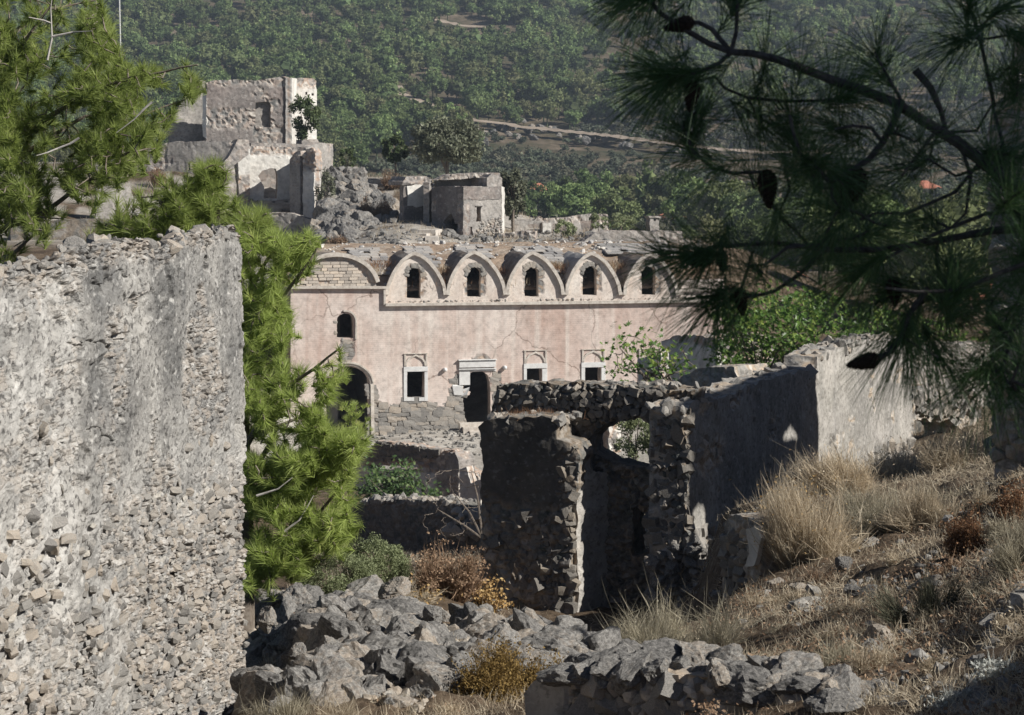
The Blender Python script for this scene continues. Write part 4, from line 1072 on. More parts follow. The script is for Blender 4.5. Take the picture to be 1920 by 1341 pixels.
for k in range(46):
    px = 990 + (k + rs.rand()) * 14; py = np.interp(px, [985, 1040, 1200, 1300, 1420, 1560, 1640], [1296, 1268, 1262, 1270, 1288, 1314, 1336])
    s, z = WL.sz(px, py); r = rs.uniform(0.06, 0.13)
    inst('top_stone', ROCK2[rs.randint(8)], Matrix.Translation(Vector(WL.w(s, z + 0.0, rs.uniform(0.02, 0.38))) - Vector(LO)) @ rmat(rs, (r * 1.35, r, r * .75), 0.5), low)

# ruin of the lower row, left of the doorway (white inner wall under the terrace)
HO = np.array(G(780, 87, 0))
wh = thing('ruined_house', 'ruin with a blue-white shaded inner wall and rubble top below the church terrace', 'ruined house', HO)
WH = Plane(655, 89.2, 905, 85.6)
hexp = lambda s, z: sst(-13.75, -13.6, z + 0.06 * vn(np.stack([s, z, z], 1) * 4, 3))
slab('back_wall', WH, [(655, 868), (672, 862), (688, 845), (706, 828), (760, 832), (812, 842), (850, 845), (868, 860), (880, 880), (897, 892), (900, 1000), (655, 1000)], [[(700, 873), (782, 876), (784, 884), (700, 882)]], 0.6, 0.10, 0.04, exp=hexp, stone=0.3, relamp=0.10, mat=M['farwhite'], parent=wh, origin=HO, seed=141, rim=5, amp3=0.05)
wall_stones(WH, [(692, 846), (708, 832), (820, 846), (812, 858), (690, 862)], 80, 0.10, wh, HO, ASHD, 142, 0.6, 0.0, 'stone', aspect=1.3, mind=0.62)
WH2 = Plane(820, 86.6, 862, 85.4)
slab('side_wall', WH2, [(818, 862), (828, 852), (842, 847), (852, 850), (860, 866), (862, 1000), (818, 1000)], [], 0.9, 0.10, 0.07, exp=lambda s, z: sst(-.1, .1, fbm(np.stack([s, z, z], 1) * .9, 3, 4)), stone=0.25, relamp=0.05, mat=M['far'], parent=wh, origin=HO, seed=143, rim=4, amp3=0.04)
WH3 = Plane(858, 84, 905, 83.4)
slab('front_wall', WH3, [(862, 880), (874, 876), (880, 895), (882, 905), (903, 900), (903, 1000), (862, 1000)], [], 0.5, 0.10, 0.04, exp=0.3, stone=0.25, relamp=0.05, mat=M['farwhite'], parent=wh, origin=HO, seed=144, rim=4, amp3=0.04)
# grey terrace wall lower down with a rubble crest
TO = np.array(G(780, 58, 0))
tw = thing('terrace_wall', 'dark shaded terrace wall with a pale rubble crest behind the sage bush', 'stone wall', TO)
WT = Plane(650, 60.5, 900, 56.5)
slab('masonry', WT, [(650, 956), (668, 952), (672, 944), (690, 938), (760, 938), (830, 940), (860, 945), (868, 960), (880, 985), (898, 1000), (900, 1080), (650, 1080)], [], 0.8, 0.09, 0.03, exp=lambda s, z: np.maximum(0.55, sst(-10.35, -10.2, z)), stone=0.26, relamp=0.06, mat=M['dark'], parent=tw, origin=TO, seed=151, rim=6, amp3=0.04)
rs = np.random.RandomState(152)
for k in range(110):
    px = rs.uniform(672, 862); s, z = WT.sz(px, np.interp(px, [672, 690, 830, 862], [946, 939, 941, 948])); r = rs.uniform(0.08, 0.17)
    inst('crest_stone', PEB[rs.randint(6)], Matrix.Translation(Vector(WT.w(s, z + rs.uniform(-.05, .05), rs.uniform(0.0, 0.7))) - Vector(TO)) @ rmat(rs, (r * 1.2, r, r * .8)), tw)
for k in range(36):
    px = rs.uniform(860, 905); py = rs.uniform(955, 1010); s, z = WT.sz(px, py); r = rs.uniform(0.10, 0.3)
    inst('crest_stone', ROCK1[rs.randint(8)], Matrix.Translation(Vector(WT.w(s, z, rs.uniform(-0.3, 0.1))) - Vector(TO)) @ rmat(rs, (r * 1.2, r, r * .8)), tw)

# small roofless house with a white inner wall between the fig trees
SO = np.array(G(1290, 72, 0))
sh = thing('ruined_house', 'small flat-topped ruin with a white side wall between the two fig trees', 'ruined house', SO)
slab('end_wall', Plane(1240, 73, 1345, 69.4), [(1240, 640), (1262, 630), (1300, 628), (1340, 634), (1345, 640), (1345, 760), (1240, 760)], [], 2.4, 0.12, 0.05, exp=lambda s, z: sst(-6.62, -6.55, z), stone=0.3, relamp=0.06, mat=M['farwhite'], parent=sh, origin=SO, seed=161, rim=8, amp3=0.06)
slab('front_wall', Plane(1195, 69, 1240, 68.5), [(1196, 672), (1210, 668), (1234, 666), (1238, 660), (1240, 780), (1196, 780)], [], 0.6, 0.12, 0.05, exp=0.3, stone=0.3, relamp=0.05, mat=M['farwhite'], parent=sh, origin=SO, seed=162, rim=4, amp3=0.05)
# whitewashed pier seen through the broken opening
VO = np.array(G(1150, 55, 0))
vp = thing('wall_stub', 'pale wall fragment with peeling white plaster seen through the broken opening', 'wall stub', VO)
slab('masonry', Plane(1100, 54.6, 1240, 55.6), [(1095, 790), (1110, 770), (1240, 760), (1240, 1000), (1095, 1000)], [], 0.6, 0.10, 0.04, exp=0.1, stone=0.25, relamp=0.05, mat=M['ruin'], parent=vp, origin=VO, seed=166, rim=4, amp3=0.04)
slab('white_pier', Plane(1138, 54.6, 1172, 55.2), [(1142, 780), (1170, 778), (1172, 820), (1166, 845), (1168, 1000), (1142, 1000)], [], 0.4, 0.06, 0.03, exp=lambda s, z: (fbm(np.stack([s, z, z], 1) * 2.5, 3, 6) > 0.18) * 1.0, stone=0.25, relamp=0.04, mat=M['farwhite'], parent=vp, origin=VO, seed=167, rim=4, amp3=0.03)

# ruin at the right: pale back wall, block with dark recess
QO = np.array(G(1780, 48, 0))
rr = thing('ruined_house', 'sunlit pale ruin with a squat block and dark low recess right of the long wall', 'ruined house', QO)
slab('back_wall', Plane(1700, 52, 1880, 57), [(1700, 652), (1760, 648), (1850, 640), (1866, 655), (1860, 700), (1870, 760), (1856, 780), (1872, 870), (1700, 870)], [], 0.6, 0.10, 0.05, exp=0.35, stone=0.22, relamp=0.05, mat=M['ruin'], parent=rr, origin=QO, seed=171, rim=5, amp3=0.05)
slab('block', Plane(1712, 44.5, 1836, 47.5), [(1712, 732), (1735, 727), (1790, 728), (1832, 732), (1834, 770), (1830, 880), (1712, 900)], [[(1716, 790), (1735, 782), (1745, 788), (1765, 790), (1785, 786), (1797, 800), (1799, 832), (1780, 838), (1755, 842), (1735, 850), (1716, 852)]], 0.9, 0.07, 0.05, exp=0.8, stone=0.25, relamp=0.08, mat=M['ruin'], parent=rr, origin=QO, seed=172, rim=6, amp3=0.06)
slab('recess_back', Plane(1700, 49, 1840, 50), [(1700, 760), (1840, 760), (1840, 870), (1700, 870)], [], 0.3, 0.2, 0.03, exp=0.6, stone=0.25, mat=M['dark'], parent=rr, origin=QO, seed=173, rim=1)
wall_stones(Plane(1712, 44.5, 1836, 47.5), [(1720, 735), (1830, 735), (1830, 778), (1720, 778)], 60, 0.09, rr, QO, list(ASH), 174, 0.6, 0.0, 'stone', aspect=1.2, mind=0.7)

# tall dark wall at the right edge
EO = np.array(G(1960, 21, 0))
ew = thing('ruined_wall', 'tall shaded rough stone wall at the right edge behind the pine branches', 'stone wall', EO)
WE = Plane(1848, 21.0, 2836, 19.0)
slab('masonry', WE, [(1850, 250), (1858, 215), (1876, 205), (1880, 150), (1902, 100), (1912, 50), (1935, 30), (2000, 10), (2100, 20), (2400, 0), (2800, 40), (2830, 900), (1862, 900), (1852, 700), (1858, 500), (1846, 400)], [], 0.7, 0.06, 0.05, exp=0.9, stone=0.24, relamp=0.07, mat=M['ruin'], parent=ew, origin=EO, seed=181, rim=6, amp3=0.05)
wall_stones(WE, [(1862, 250), (1925, 120), (1925, 860), (1866, 860)], 130, 0.08, ew, EO, list(ROCK1), 182, 0.5, 0.05, 'stone', aspect=1.25, mind=0.68)

# unseen wall added up the slope, its outline cut to shade the long wall
SH = 9.0
shv = np.array([math.cos(SUN_AZ), -math.sin(SUN_AZ)]) * SH; shz = SH * math.tan(SUN_EL)
WK = WC.shift(0); WK.p0 = WC.p0 + shv
CO = np.array([WK.p0[0] + 1.0, WK.p0[1], gz(WK.p0[0] + 1.0, WK.p0[1])])
cw = thing('ruined_wall', 'unseen broken rubble wall shaped to shade the long wall', 'stone wall', CO)
sil = [(s_, z_ + shz) for s_, z_ in WC.poly([(1285, 760), (1322, 745), (1349, 735), (1362, 741), (1372, 735), (1403, 722), (1436, 708), (1476, 698), (1497, 691), (1524, 684), (1529, 712), (1535, 835)])]
pw = [(s_, z_ + shz) for s_, z_ in WC.poly([(1466, 845), (1470, 815), (1484, 800), (1493, 812), (1497, 845)])]
pz = [(s_, z_ + shz) for s_, z_ in WC.poly([(1300, 1100), (1299, 955), (1310, 945), (1322, 960), (1326, 1100)])]
hh = sil[0][1]
slab('masonry', WK, [(0.03, -3.5), (0.03, hh - .1)] + sil[1:] + [(sil[-1][0] + .05, -3.5)],
     [pw, pz], 0.3, 0.12, 0.035, exp=0.8, stone=0.25, relamp=0.06, mat=M['ruin'], parent=cw, origin=CO, seed=191, rim=3, px=False, amp3=0.03)

# ------------------------------------------------------------------ ruins above the church
def far_slab(name, par, o, a, pts, holes=(), thick=0.6, step=0.2, exp=0.0, mat='far', seed=0, stone=0.35, relamp=0.07, rim=3, rag=0.04, amp3=0.05, d=0.0):
    return slab(name, a.shift(d) if d else a, pts, holes, thick, step, rag, exp=exp, stone=stone, relamp=relamp, mat=M[mat], parent=par, origin=o, seed=seed, rim=rim, amp3=amp3)
def noisy(th, f=0.6, sd=0):
    return lambda s, z: sst(th - .06, th + .06, fbm(np.stack([s, z, z * 0 + sd], 1) * f, 4, sd + 3)) * 1.0

KO = np.array(G(470, 156, 0))
tower = thing('ruined_tower_house', 'tall grey-brown ruined tower house with a niche on the upper left ridge', 'ruined house', KO)
T1 = Plane(387, 155, 548, 157)
def texp(s, z):
    top_ = T1.sz(470, 160)[1]
    e = noisy(0.22, 0.45, 3)(s, z)
    e = np.maximum(e, sst(top_ - .05, top_ + .05, z + 0.15 * vn(np.stack([s, z, z], 1), 3)))
    e = np.maximum(e, sst(1.0, .6, np.abs(z - T1.sz(440, 222)[1])) * sst(2.8, 2.2, np.abs(s - T1.sz(442, 222)[0])))
    return e
far_slab('front_wall', tower, KO, T1, [(387, 155), (400, 151), (440, 149), (480, 151), (515, 146), (535, 143), (547, 147), (548, 300), (387, 300)], [[(479, 193), (500, 190), (507, 193), (507, 239), (479, 238)]], 0.8, 0.19, texp, 'fargrey', 201, 0.4, 0.14)
far_slab('niche_back', tower, KO, T1, [(470, 180), (515, 180), (515, 245), (470, 245)], (), 0.3, 0.3, 0.1, 'far', 202, d=0.55)
far_slab('corner_wall', tower, KO, Plane(548, 157, 557, 163), [(547.5, 146), (557, 148), (557, 300), (547.5, 300)], (), 0.5, 0.22, 0.1, 'farwhite', 203, rim=2)
far_slab('right_wall', tower, KO, Plane(552, 163, 596, 164), [(551, 150), (562, 146), (575, 146), (588, 147), (594, 152), (594, 300), (551, 300)], [[(x, y), (x, y + 5), (x + 4, y + 5), (x + 4, y)] for x, y in ((552, 175), (573, 173), (585, 174))], 0.6, 0.2, lambda s, z: sst(T1.sz(570, 168)[1] + .2, T1.sz(570, 166)[1] + .4, z), 'farwhite', 204, 0.4, 0.12)
far_slab('left_wall', tower, KO, Plane(318, 158, 388, 159), [(318, 235), (335, 200), (352, 170), (370, 150), (386, 152), (387, 300), (318, 300)], (), 0.6, 0.25, noisy(0.15, .5, 6), 'far', 205)
far_slab('buttress', tower, KO, Plane(379, 155.2, 388, 155), [(380, 170), (387, 168), (388, 260), (380, 255)], (), 0.7, 0.2, 0.0, 'farwhite', 206, rim=2)

LO2 = np.array(G(500, 145, 0))
lower = thing('ruined_house', 'stepped ruin with whitewashed walls and tall pilasters under the tower house', 'ruined house', LO2)
B1 = Plane(440, 146, 560, 147.5)
far_slab('back_wall', lower, LO2, B1, [(464, 272), (470, 274), (560, 277), (562, 430), (464, 430)], [[(484, 330), (492, 320), (505, 316), (518, 317), (520, 340), (519, 372), (495, 372), (494, 350)]], 0.7, 0.18, lambda s, z: sst(B1.sz(500, 292)[1] - .05, B1.sz(500, 290)[1] + .05, z + 0.1 * vn(np.stack([s, z, z], 1) * 2, 3)), 'farwhite', 211, 0.35, 0.1)
far_slab('inner_wall', lower, LO2, B1, [(480, 300), (560, 300), (560, 430), (480, 430)], (), 0.4, 0.3, 0.6, 'fargrey', 212, d=3.0)
far_slab('left_pilaster', lower, LO2, B1, [(445, 288), (448, 280), (468, 280), (469, 382), (450, 384)], (), 0.5, 0.2, lambda s, z: sst(B1.sz(455, 328)[1] + .1, B1.sz(455, 330)[1] - .1, z), 'farwhite', 213, d=-0.8)
B2 = Plane(540, 143, 604, 141)
far_slab('tall_pilaster', lower, LO2, B2, [(543, 300), (548, 290), (556, 283), (562, 282), (563, 430), (543, 432)], (), 0.6, 0.18, lambda s, z: sst(B2.sz(550, 310)[1] - .3, B2.sz(550, 300)[1], z), 'far', 214, 0.35, 0.1, rim=4)
far_slab('tall_pilaster', lower, LO2, B2, [(568, 290), (573, 282), (584, 278), (590, 284), (592, 300), (591, 318), (588, 322), (590, 440), (568, 440)], (), 0.7, 0.18, lambda s, z: sst(B2.sz(550, 322)[1] - .2, B2.sz(550, 316)[1], z), 'farwhite', 215, 0.35, 0.14, rim=4)
far_slab('recess_wall', lower, LO2, B2, [(560, 290), (572, 288), (572, 432), (560, 432)], (), 0.2, 0.2, 0.4, 'fargrey', 216, d=0.4)
B3 = Plane(585, 144, 626, 148)
far_slab('right_wall', lower, LO2, B3, [(575, 276), (600, 268), (624, 270), (626, 330), (624, 372), (600, 430), (575, 430)], (), 0.7, 0.18, noisy(0.12, .6, 9), 'far', 217, 0.35, 0.1)
far_slab('parapet', lower, LO2, Plane(470, 149, 600, 151), [(470, 268), (565, 270), (566, 262), (595, 262), (598, 268), (598, 282), (470, 282)], (), 1.6, 0.22, 0.5, 'far', 218, rim=4)
B4 = Plane(480, 138, 605, 137)
far_slab('basement_wall', lower, LO2, B4, [(440, 404), (470, 398), (545, 400), (560, 405), (585, 412), (600, 432), (606, 480), (440, 480)], [[(497, 428), (504, 424), (524, 426), (526, 466), (497, 466)]], 0.8, 0.18, noisy(0.2, .6, 12), 'far', 219, 0.35, 0.1)
far_slab('basement_back', lower, LO2, B4, [(485, 415), (540, 415), (540, 480), (485, 480)], (), 0.3, 0.4, 0.5, 'dark', 220, d=2.0)

WO = np.array(G(380, 147, 0))
wide = thing('ruined_house', 'long low ruined wall with a pale broken plaster band left below the tower', 'ruined house', WO)
B5 = Plane(250, 148, 462, 147)
far_slab('front_wall', wide, WO, B5, [(180, 290), (250, 280), (310, 270), (330, 266), (400, 265), (440, 263), (462, 265), (466, 290), (464, 400), (180, 400)], [[(352, 306), (360, 303), (372, 305), (378, 316), (352, 320)]], 0.8, 0.22, noisy(0.1, .5, 15), 'far', 221, 0.4, 0.12)
far_slab('gable_stub', wide, WO, Plane(418, 143, 446, 143.5), [(420, 305), (432, 290), (446, 262), (466, 262), (467, 290), (440, 310), (446, 400), (420, 400)], (), 0.7, 0.2, 0.5, 'far', 222, rim=4)
far_slab('low_front', wide, WO, Plane(180, 128, 360, 130), [(180, 352), (210, 348), (245, 350), (250, 372), (300, 372), (310, 356), (345, 352), (360, 370), (362, 440), (180, 440)], [[(218, 356), (218, 362), (223, 362), (223, 356)]], 0.7, 0.2, noisy(0.1, .5, 17), 'far', 223, 0.4, 0.1)
far_slab('garden_wall', wide, WO, Plane(20, 112, 300, 116), [(20, 425), (90, 415), (140, 412), (200, 410), (300, 420), (300, 520), (20, 520)], (), 0.7, 0.25, 0.6, 'dark', 224, 0.4, 0.1)

# ------------------------------------------------------------------ eight-sided building with its annex
OO = np.array(G(878, 130, 0))
octo = thing('chapel', 'small grey many-sided stone building with a stepped parapet above the church roof', 'chapel', OO)
A1 = Plane(810, 131.5, 868, 129.0); A2 = Plane(868, 129.0, 940, 131.0); A3 = Plane(940, 131.0, 946, 134.5)
far_slab('left_face', octo, OO, A1, [(809, 351), (868, 350), (868, 462), (809, 462)], [[(833, 445), (836, 424), (831, 418), (836, 411), (842, 402), (846, 400), (851, 412), (853, 419), (863, 419), (858, 446), (846, 447)]], 0.6, 0.14, lambda s, z: np.maximum(noisy(0.25, 1.0, 20)(s, z), 0.0), 'fargrey', 231, 0.3, 0.06)
A2e = lambda s, z: sst(0.5, 0.2, z - A2.sz(930, 412)[1] - 0.75 * sst(A2.sz(945, 400)[0], A2.sz(890, 400)[0], s) * -1.6 + 0.3 * vn(np.stack([s, z, z], 1), 5))
far_slab('right_face', octo, OO, A2, [(868, 351), (940, 350), (941, 376), (943, 462), (868, 462)], [[(893, 388), (893, 416), (902, 416), (902, 388)], [(878, 424), (886, 426), (887, 450), (880, 452)], [(896, 437), (903, 437), (903, 443), (896, 444)]], 0.6, 0.13, A2e, 'far', 232, 0.3, 0.09)
far_slab('end_face', octo, OO, A3, [(940, 350), (946, 352), (946, 462), (940, 462)], (), 0.5, 0.2, 0.1, 'farwhite', 233, rim=2)
A4 = Plane(815, 133.6, 940, 134.4)
far_slab('parapet', octo, OO, A4, [(818, 353), (818, 338), (830, 331), (856, 328), (890, 326), (916, 326), (920, 353)], (), 0.9, 0.14, lambda s, z: sst(A4.sz(880, 336)[1], A4.sz(880, 333)[1], z), 'far', 234, 0.3, 0.08, rim=4)
far_slab('parapet_block', octo, OO, Plane(910, 131.4, 942, 131.9), [(913, 353), (913, 334), (922, 327), (934, 328), (941, 334), (941, 353)], (), 2.6, 0.14, 0.25, 'far', 235, rim=5)
far_slab('parapet_cap', octo, OO, A4, [(816, 338), (840, 328), (890, 324), (938, 325), (938, 333), (890, 334), (842, 337)], (), 2.2, 0.14, 0.9, 'far', 238, rim=5, d=-1.3)
mb = MB()
fpts = [A1.w(0.05, 0, .1), A2.w(0, 0, .1), A2.w(A2.sz(940, 400)[0], 0, 0.05), A3.w(A3.sz(946, 400)[0], 0, 0.1), A4.w(A4.sz(930, 400)[0], 0, 2.2), A4.w(A4.sz(822, 400)[0], 0, 2.2)]
zt = A2.sz(868, 352)[1]
V = np.array([[p[0], p[1], zt - 0.05] for p in fpts] + [[p[0], p[1], -6.5] for p in fpts])
mb.add(V, [[0, 1, 2], [0, 2, 3], [0, 3, 4], [0, 4, 5]], [[3, 4, 10, 9], [4, 5, 11, 10], [5, 0, 6, 11]], .4); mb.build('roof_deck', M['roof'], octo, OO)
far_slab('upper_band', octo, OO, A2, [(868.5, 351), (940, 350.5), (941, 374), (868.5, 374)], (), 0.08, 0.14, 0.2, 'fargrey', 239, rim=1, d=-0.05, amp3=0.01)
wall_stones(A2, [(900, 418), (940, 402), (941, 452), (890, 452)], 90, 0.13, octo, OO, PEB, 236, 0.6, 0.0, 'stone', aspect=1.3, mind=0.62)
mb = MB(); pbox(mb, A2, 891, 388, 904, 386, 0.2, -0.05); mb.build('window_lintel', M['dark'], octo, OO)
NO = np.array(G(783, 133, 0))
annex = thing('chapel_annex', 'roofless annex with a bright white plaster square left of the chapel', 'ruined house', NO)
A6 = Plane(757, 133, 808, 134)
far_slab('front_wall', annex, NO, A6, [(757, 338), (762, 334), (790, 332), (806, 334), (808, 345), (808, 450), (757, 450)], (), 0.6, 0.16, lambda s, z: sst(A6.sz(780, 346)[1], A6.sz(780, 343)[1], z), 'fargrey', 241, 0.3, 0.08, rim=4)
far_slab('plaster_panel', annex, NO, A6, [(764, 348), (804, 345), (804, 388), (794, 386), (781, 389), (776, 386), (765, 386)], (), 0.08, 0.14, 0.0, 'farwhite', 242, rim=1, d=-0.1, amp3=0.01)
far_slab('cap', annex, NO, A6, [(755, 341), (762, 332), (800, 331), (810, 336), (810, 344), (755, 347)], (), 2.2, 0.16, 1.0, 'far', 243, rim=6, d=-0.15, relamp=0.1)
far_slab('side_wall', annex, NO, Plane(804, 131.6, 811, 133.4), [(805, 342), (811, 342), (811, 450), (805, 450)], (), 0.4, 0.2, 0.3, 'far', 244, rim=2)
STO = np.array(G(790, 124, 0))
stair = thing('stone_steps', 'flight of worn stone steps in front of the chapel annex', 'steps')
stair.location = tuple(STO)
for i_, (x0, x1, y0) in enumerate(((742, 822, 431), (744, 806, 438), (750, 800, 444), (762, 796, 451))):
    Yd = 127 - i_ * 0.7; a, b = P(x0, y0, Yd), P(x1, y0, Yd - .6); mb = MB()
    c = (a + b) / 2; dx = b - a; L = np.linalg.norm(dx); rot = np.stack([dx / L, np.cross([0, 0, 1], dx / L), [0, 0, 1]], 1)
    mb.add(boxV(c + np.array([0, .5, -0.5]), (L, 1.6, 1.0), rot), None, BOXQ, .5); mb.build('step', M['trim'], stair, STO)
Ys = 127.0; c = P(810, 446, Ys - 2.6); mb = MB(); mb.add(boxV(c + np.array([0, 0, -.35]), (.8, 1.4, .9)), None, BOXQ, .5); mb.build('stair_cheek', M['trim'], stair, STO)

# ------------------------------------------------------------------ roofless houses right of the chapel
o_ = np.array(G(1050, 138, 0))
rh = thing('ruined_house', 'low roofless ruin with a white corner pier right of the chapel', 'ruined house', o_)
C1 = Plane(960, 138, 1142, 140)
far_slab('front_wall', rh, o_, C1, [(962, 414), (1000, 414), (1012, 405), (1020, 410), (1060, 408), (1082, 404), (1092, 402), (1140, 402), (1142, 460), (962, 460)], [[(990, 420), (1017, 418), (1018, 462), (1004, 462), (990, 440)], [(1036, 420), (1060, 416), (1074, 420), (1082, 440), (1074, 462), (1034, 462)], [(1089, 414), (1112, 413), (1112, 430), (1104, 440), (1090, 440)]], 0.6, 0.16, noisy(0.05, 0.8, 25), 'far', 251, 0.3, 0.1)
far_slab('back_wall', rh, o_, C1, [(970, 412), (1140, 408), (1140, 465), (970, 465)], (), 0.4, 0.3, 0.4, 'fargrey', 252, d=2.6)
far_slab('corner_pier', rh, o_, C1, [(1018, 420), (1034, 418), (1032, 462), (1018, 462)], (), 0.4, 0.16, 0.0, 'farwhite', 253, d=-0.5, rim=2)
o_ = np.array(G(940, 128, 0))
gw = thing('stone_wall', 'low rubble wall at the foot of the chapel', 'stone wall', o_)
far_slab('masonry', gw, o_, Plane(925, 128, 1002, 127.5), [(925, 446), (940, 440), (975, 434), (1002, 434), (1003, 470), (925, 470)], (), 0.8, 0.14, 0.9, 'far', 254, 0.3, 0.12, rim=4)
o_ = np.array(G(1170, 128, 0))
gw = thing('stone_wall', 'long pale coping wall behind the church roof', 'stone wall', o_)
far_slab('masonry', gw, o_, Plane(1080, 126, 1225, 127), [(1080, 462), (1100, 448), (1118, 436), (1140, 433), (1220, 434), (1226, 445), (1226, 475), (1080, 475)], (), 1.2, 0.16, 0.2, 'far', 255, 0.35, 0.08, rim=4)
o_ = np.array(G(1250, 132, 0))
gw = thing('stone_wall', 'grey block of ruined wall under the small chimney', 'stone wall', o_)
far_slab('masonry', gw, o_, Plane(1222, 131, 1282, 132), [(1222, 440), (1236, 431), (1280, 434), (1282, 480), (1222, 480)], [[(1236, 444), (1244, 444), (1244, 456), (1236, 456)]], 0.9, 0.16, 0.6, 'far', 256, 0.35, 0.1, rim=4)
o_ = np.array(P(1228, 432, 133))
ch = thing('chimney', 'small square stone chimney standing on the grey ruined wall', 'chimney', o_)
far_slab('shaft', ch, o_, Plane(1219, 133, 1237, 133.3), [(1219, 408), (1236, 408), (1236, 434), (1219, 434)], [[(1226, 411), (1230, 411), (1230, 414), (1226, 414)]], 0.6, 0.1, 0.2, 'far', 257, rim=2, amp3=0.02)
far_slab('cap', ch, o_, Plane(1217, 132.9, 1239, 133.2), [(1216, 406), (1240, 406), (1239, 409), (1217, 409)], (), 0.8, 0.1, 0.5, 'far', 258, rim=2, amp3=0.02)

# ------------------------------------------------------------------ rocky knoll between tower and chapel
ko = np.array(G(670, 140, 0))
kn = thing('rock_outcrop', 'grey craggy limestone outcrop between the tower house and the chapel', 'rock outcrop', ko)
rs = np.random.RandomState(61)
outl = [(585, 462), (600, 425), (606, 380), (625, 345), (645, 325), (668, 335), (690, 352), (712, 362), (735, 378), (738, 410), (720, 440), (700, 462)]
cnt = 0
while cnt < 120:
    px, py = rs.uniform(585, 740), rs.uniform(325, 465)
    if not inpoly([px], [py], outl)[0]: continue
    Y = 128 + (465 - py) * 0.135
    w = P(px, py, Y); r = rs.uniform(0.3, 1.0) * (1.15 if px < 690 else 0.75)
    inst('crag', ROCK2[rs.randint(8)], Matrix.Translation(Vector(w) - Vector(ko)) @ rmat(rs, (r, r * 1.1, r * 1.15), 0.7), kn)
    cnt += 1

# ------------------------------------------------------------------ red-roofed houses in the valley
def village(px, py, Y, w, h, label, ang=0.3, rh_=1.6, roofmat='red'):
    c = P(px, py, Y); z0 = min(gz(c[0], Y) - 0.5, c[2] - h)
    o = np.array([c[0], Y, z0])
    t = thing('village_house', label, 'house', o)
    t.rotation_euler = (0, 0, ang)
    H = c[2] - z0
    mb = MB(); mb.add(boxV((0, 0, H / 2), (w, w * .75, H)), None, BOXQ, .4); mb.build('wall', M['housewall'], t)
    a, b, e = w / 2 + .5, w * .375 + .5, H + .05
    V = [[-a, -b, e], [a, -b, e], [a, b, e], [-a, b, e], [-a * .35, 0, e + rh_], [a * .35, 0, e + rh_], [-a, -b, e - .2], [a, -b, e - .2], [a, b, e - .2], [-a, b, e - .2]]
    mb = MB(); mb.add(V, [[1, 2, 5], [3, 0, 4]], [[0, 1, 5, 4], [2, 3, 4, 5], [0, 6, 7, 1], [1, 7, 8, 2], [2, 8, 9, 3], [3, 9, 6, 0], [6, 9, 8, 7]], .4); mb.build('roof', M[roofmat], t)
    for k in (-1, 0, 1):
        mb = MB(); mb.add(boxV((k * w * .3, -w * .375 - .02, H - 1.3), (w * .13, .12, 1.2)), None, BOXQ, .4); mb.build('window', M['void'], t)
    return t
village(1004, 357, 395, 4.6, 3.5, 'red tiled village house in the valley just right of the chapel tree', 0.25, 1.4)
village(1140, 378, 370, 3.6, 2.5, 'small grey-roofed shed among the valley trees', 0.1, 0.6, 'tile')
village(1258, 411, 330, 4.6, 3.0, 'red roofed valley house right of the small chimney', -0.2, 1.2)
village(1728, 352, 400, 5.5, 3.2, 'village house with red roof seen through the pine branches at right', 0.2, 1.4)
village(1765, 356, 410, 4.0, 3.0, 'pale walled house beside another red roof behind the branches', 0.5, 1.2)
village(1470, 545, 190, 7.0, 3.2, 'red roofed house half hidden behind the big fig tree', 0.15, 1.8)
village(1830, 555, 180, 5.0, 3.2, 'red roofed house behind the dark branches at far right', -0.1, 1.6)
village(1195, 402, 345, 3.0, 3.0, 'narrow pale house among cypresses in the valley', 0.0, 0.9)
mb = MB(); a = P(228, 200, 150); b = P(223, -40, 150)
tube(mb, [a + np.array([0, 0, -6]), a, b], [0.09, 0.07, 0.05], 8)
pole = mb.build('flagpole', M['pole'], None, a + np.array([0, 0, -6])); tag(pole, 'thin pale flagpole rising behind the left pine', 'flagpole')
for px, Y, h in ((1316, 300, 5.5), (1046, 380, 4.5), (1160, 330, 4)):
    p = G(px, Y); mb = MB(); tube(mb, [p, p + np.array([0, 0, h])], [0.10, 0.07], 6); mb.add(boxV(p + np.array([0, 0, h * .93]), (1.2, .1, .1)), None, BOXQ)
    o = mb.build('utility_pole', M['pole'], None, p); tag(o, 'thin pale utility pole in the valley', 'utility pole', 'utility poles in the valley')

# ------------------------------------------------------------------ vegetation tools
_gy = np.exp(np.linspace(math.log(6), math.log(1300), 900))
def hit(px, py, y0=6.0, y1=1300.0):
    """first ground point on a sight line"""
    k = (px - CXP) / FPX
    ys = _gy[(_gy >= y0) & (_gy <= y1)]
    zz = ground(k * ys, ys)
    pr = HY - FPX * zz / ys
    b = np.where(pr <= py)[0]
    Y = ys[b[0]] if len(b) else ys[-1]
    return np.array([k * Y, Y, gz(k * Y, Y)])

def randrot(rs, n):
    q = rs.normal(size=(n, 4)); q /= np.linalg.norm(q, axis=1)[:, None]
    w, x, y, z = q.T
    return np.stack([np.stack([1 - 2 * (y * y + z * z), 2 * (x * y - z * w), 2 * (x * z + y * w)], 1),
                     np.stack([2 * (x * y + z * w), 1 - 2 * (x * x + z * z), 2 * (y * z - x * w)], 1),
                     np.stack([2 * (x * z - y * w), 2 * (y * z + x * w), 1 - 2 * (x * x + y * y)], 1)], 1)

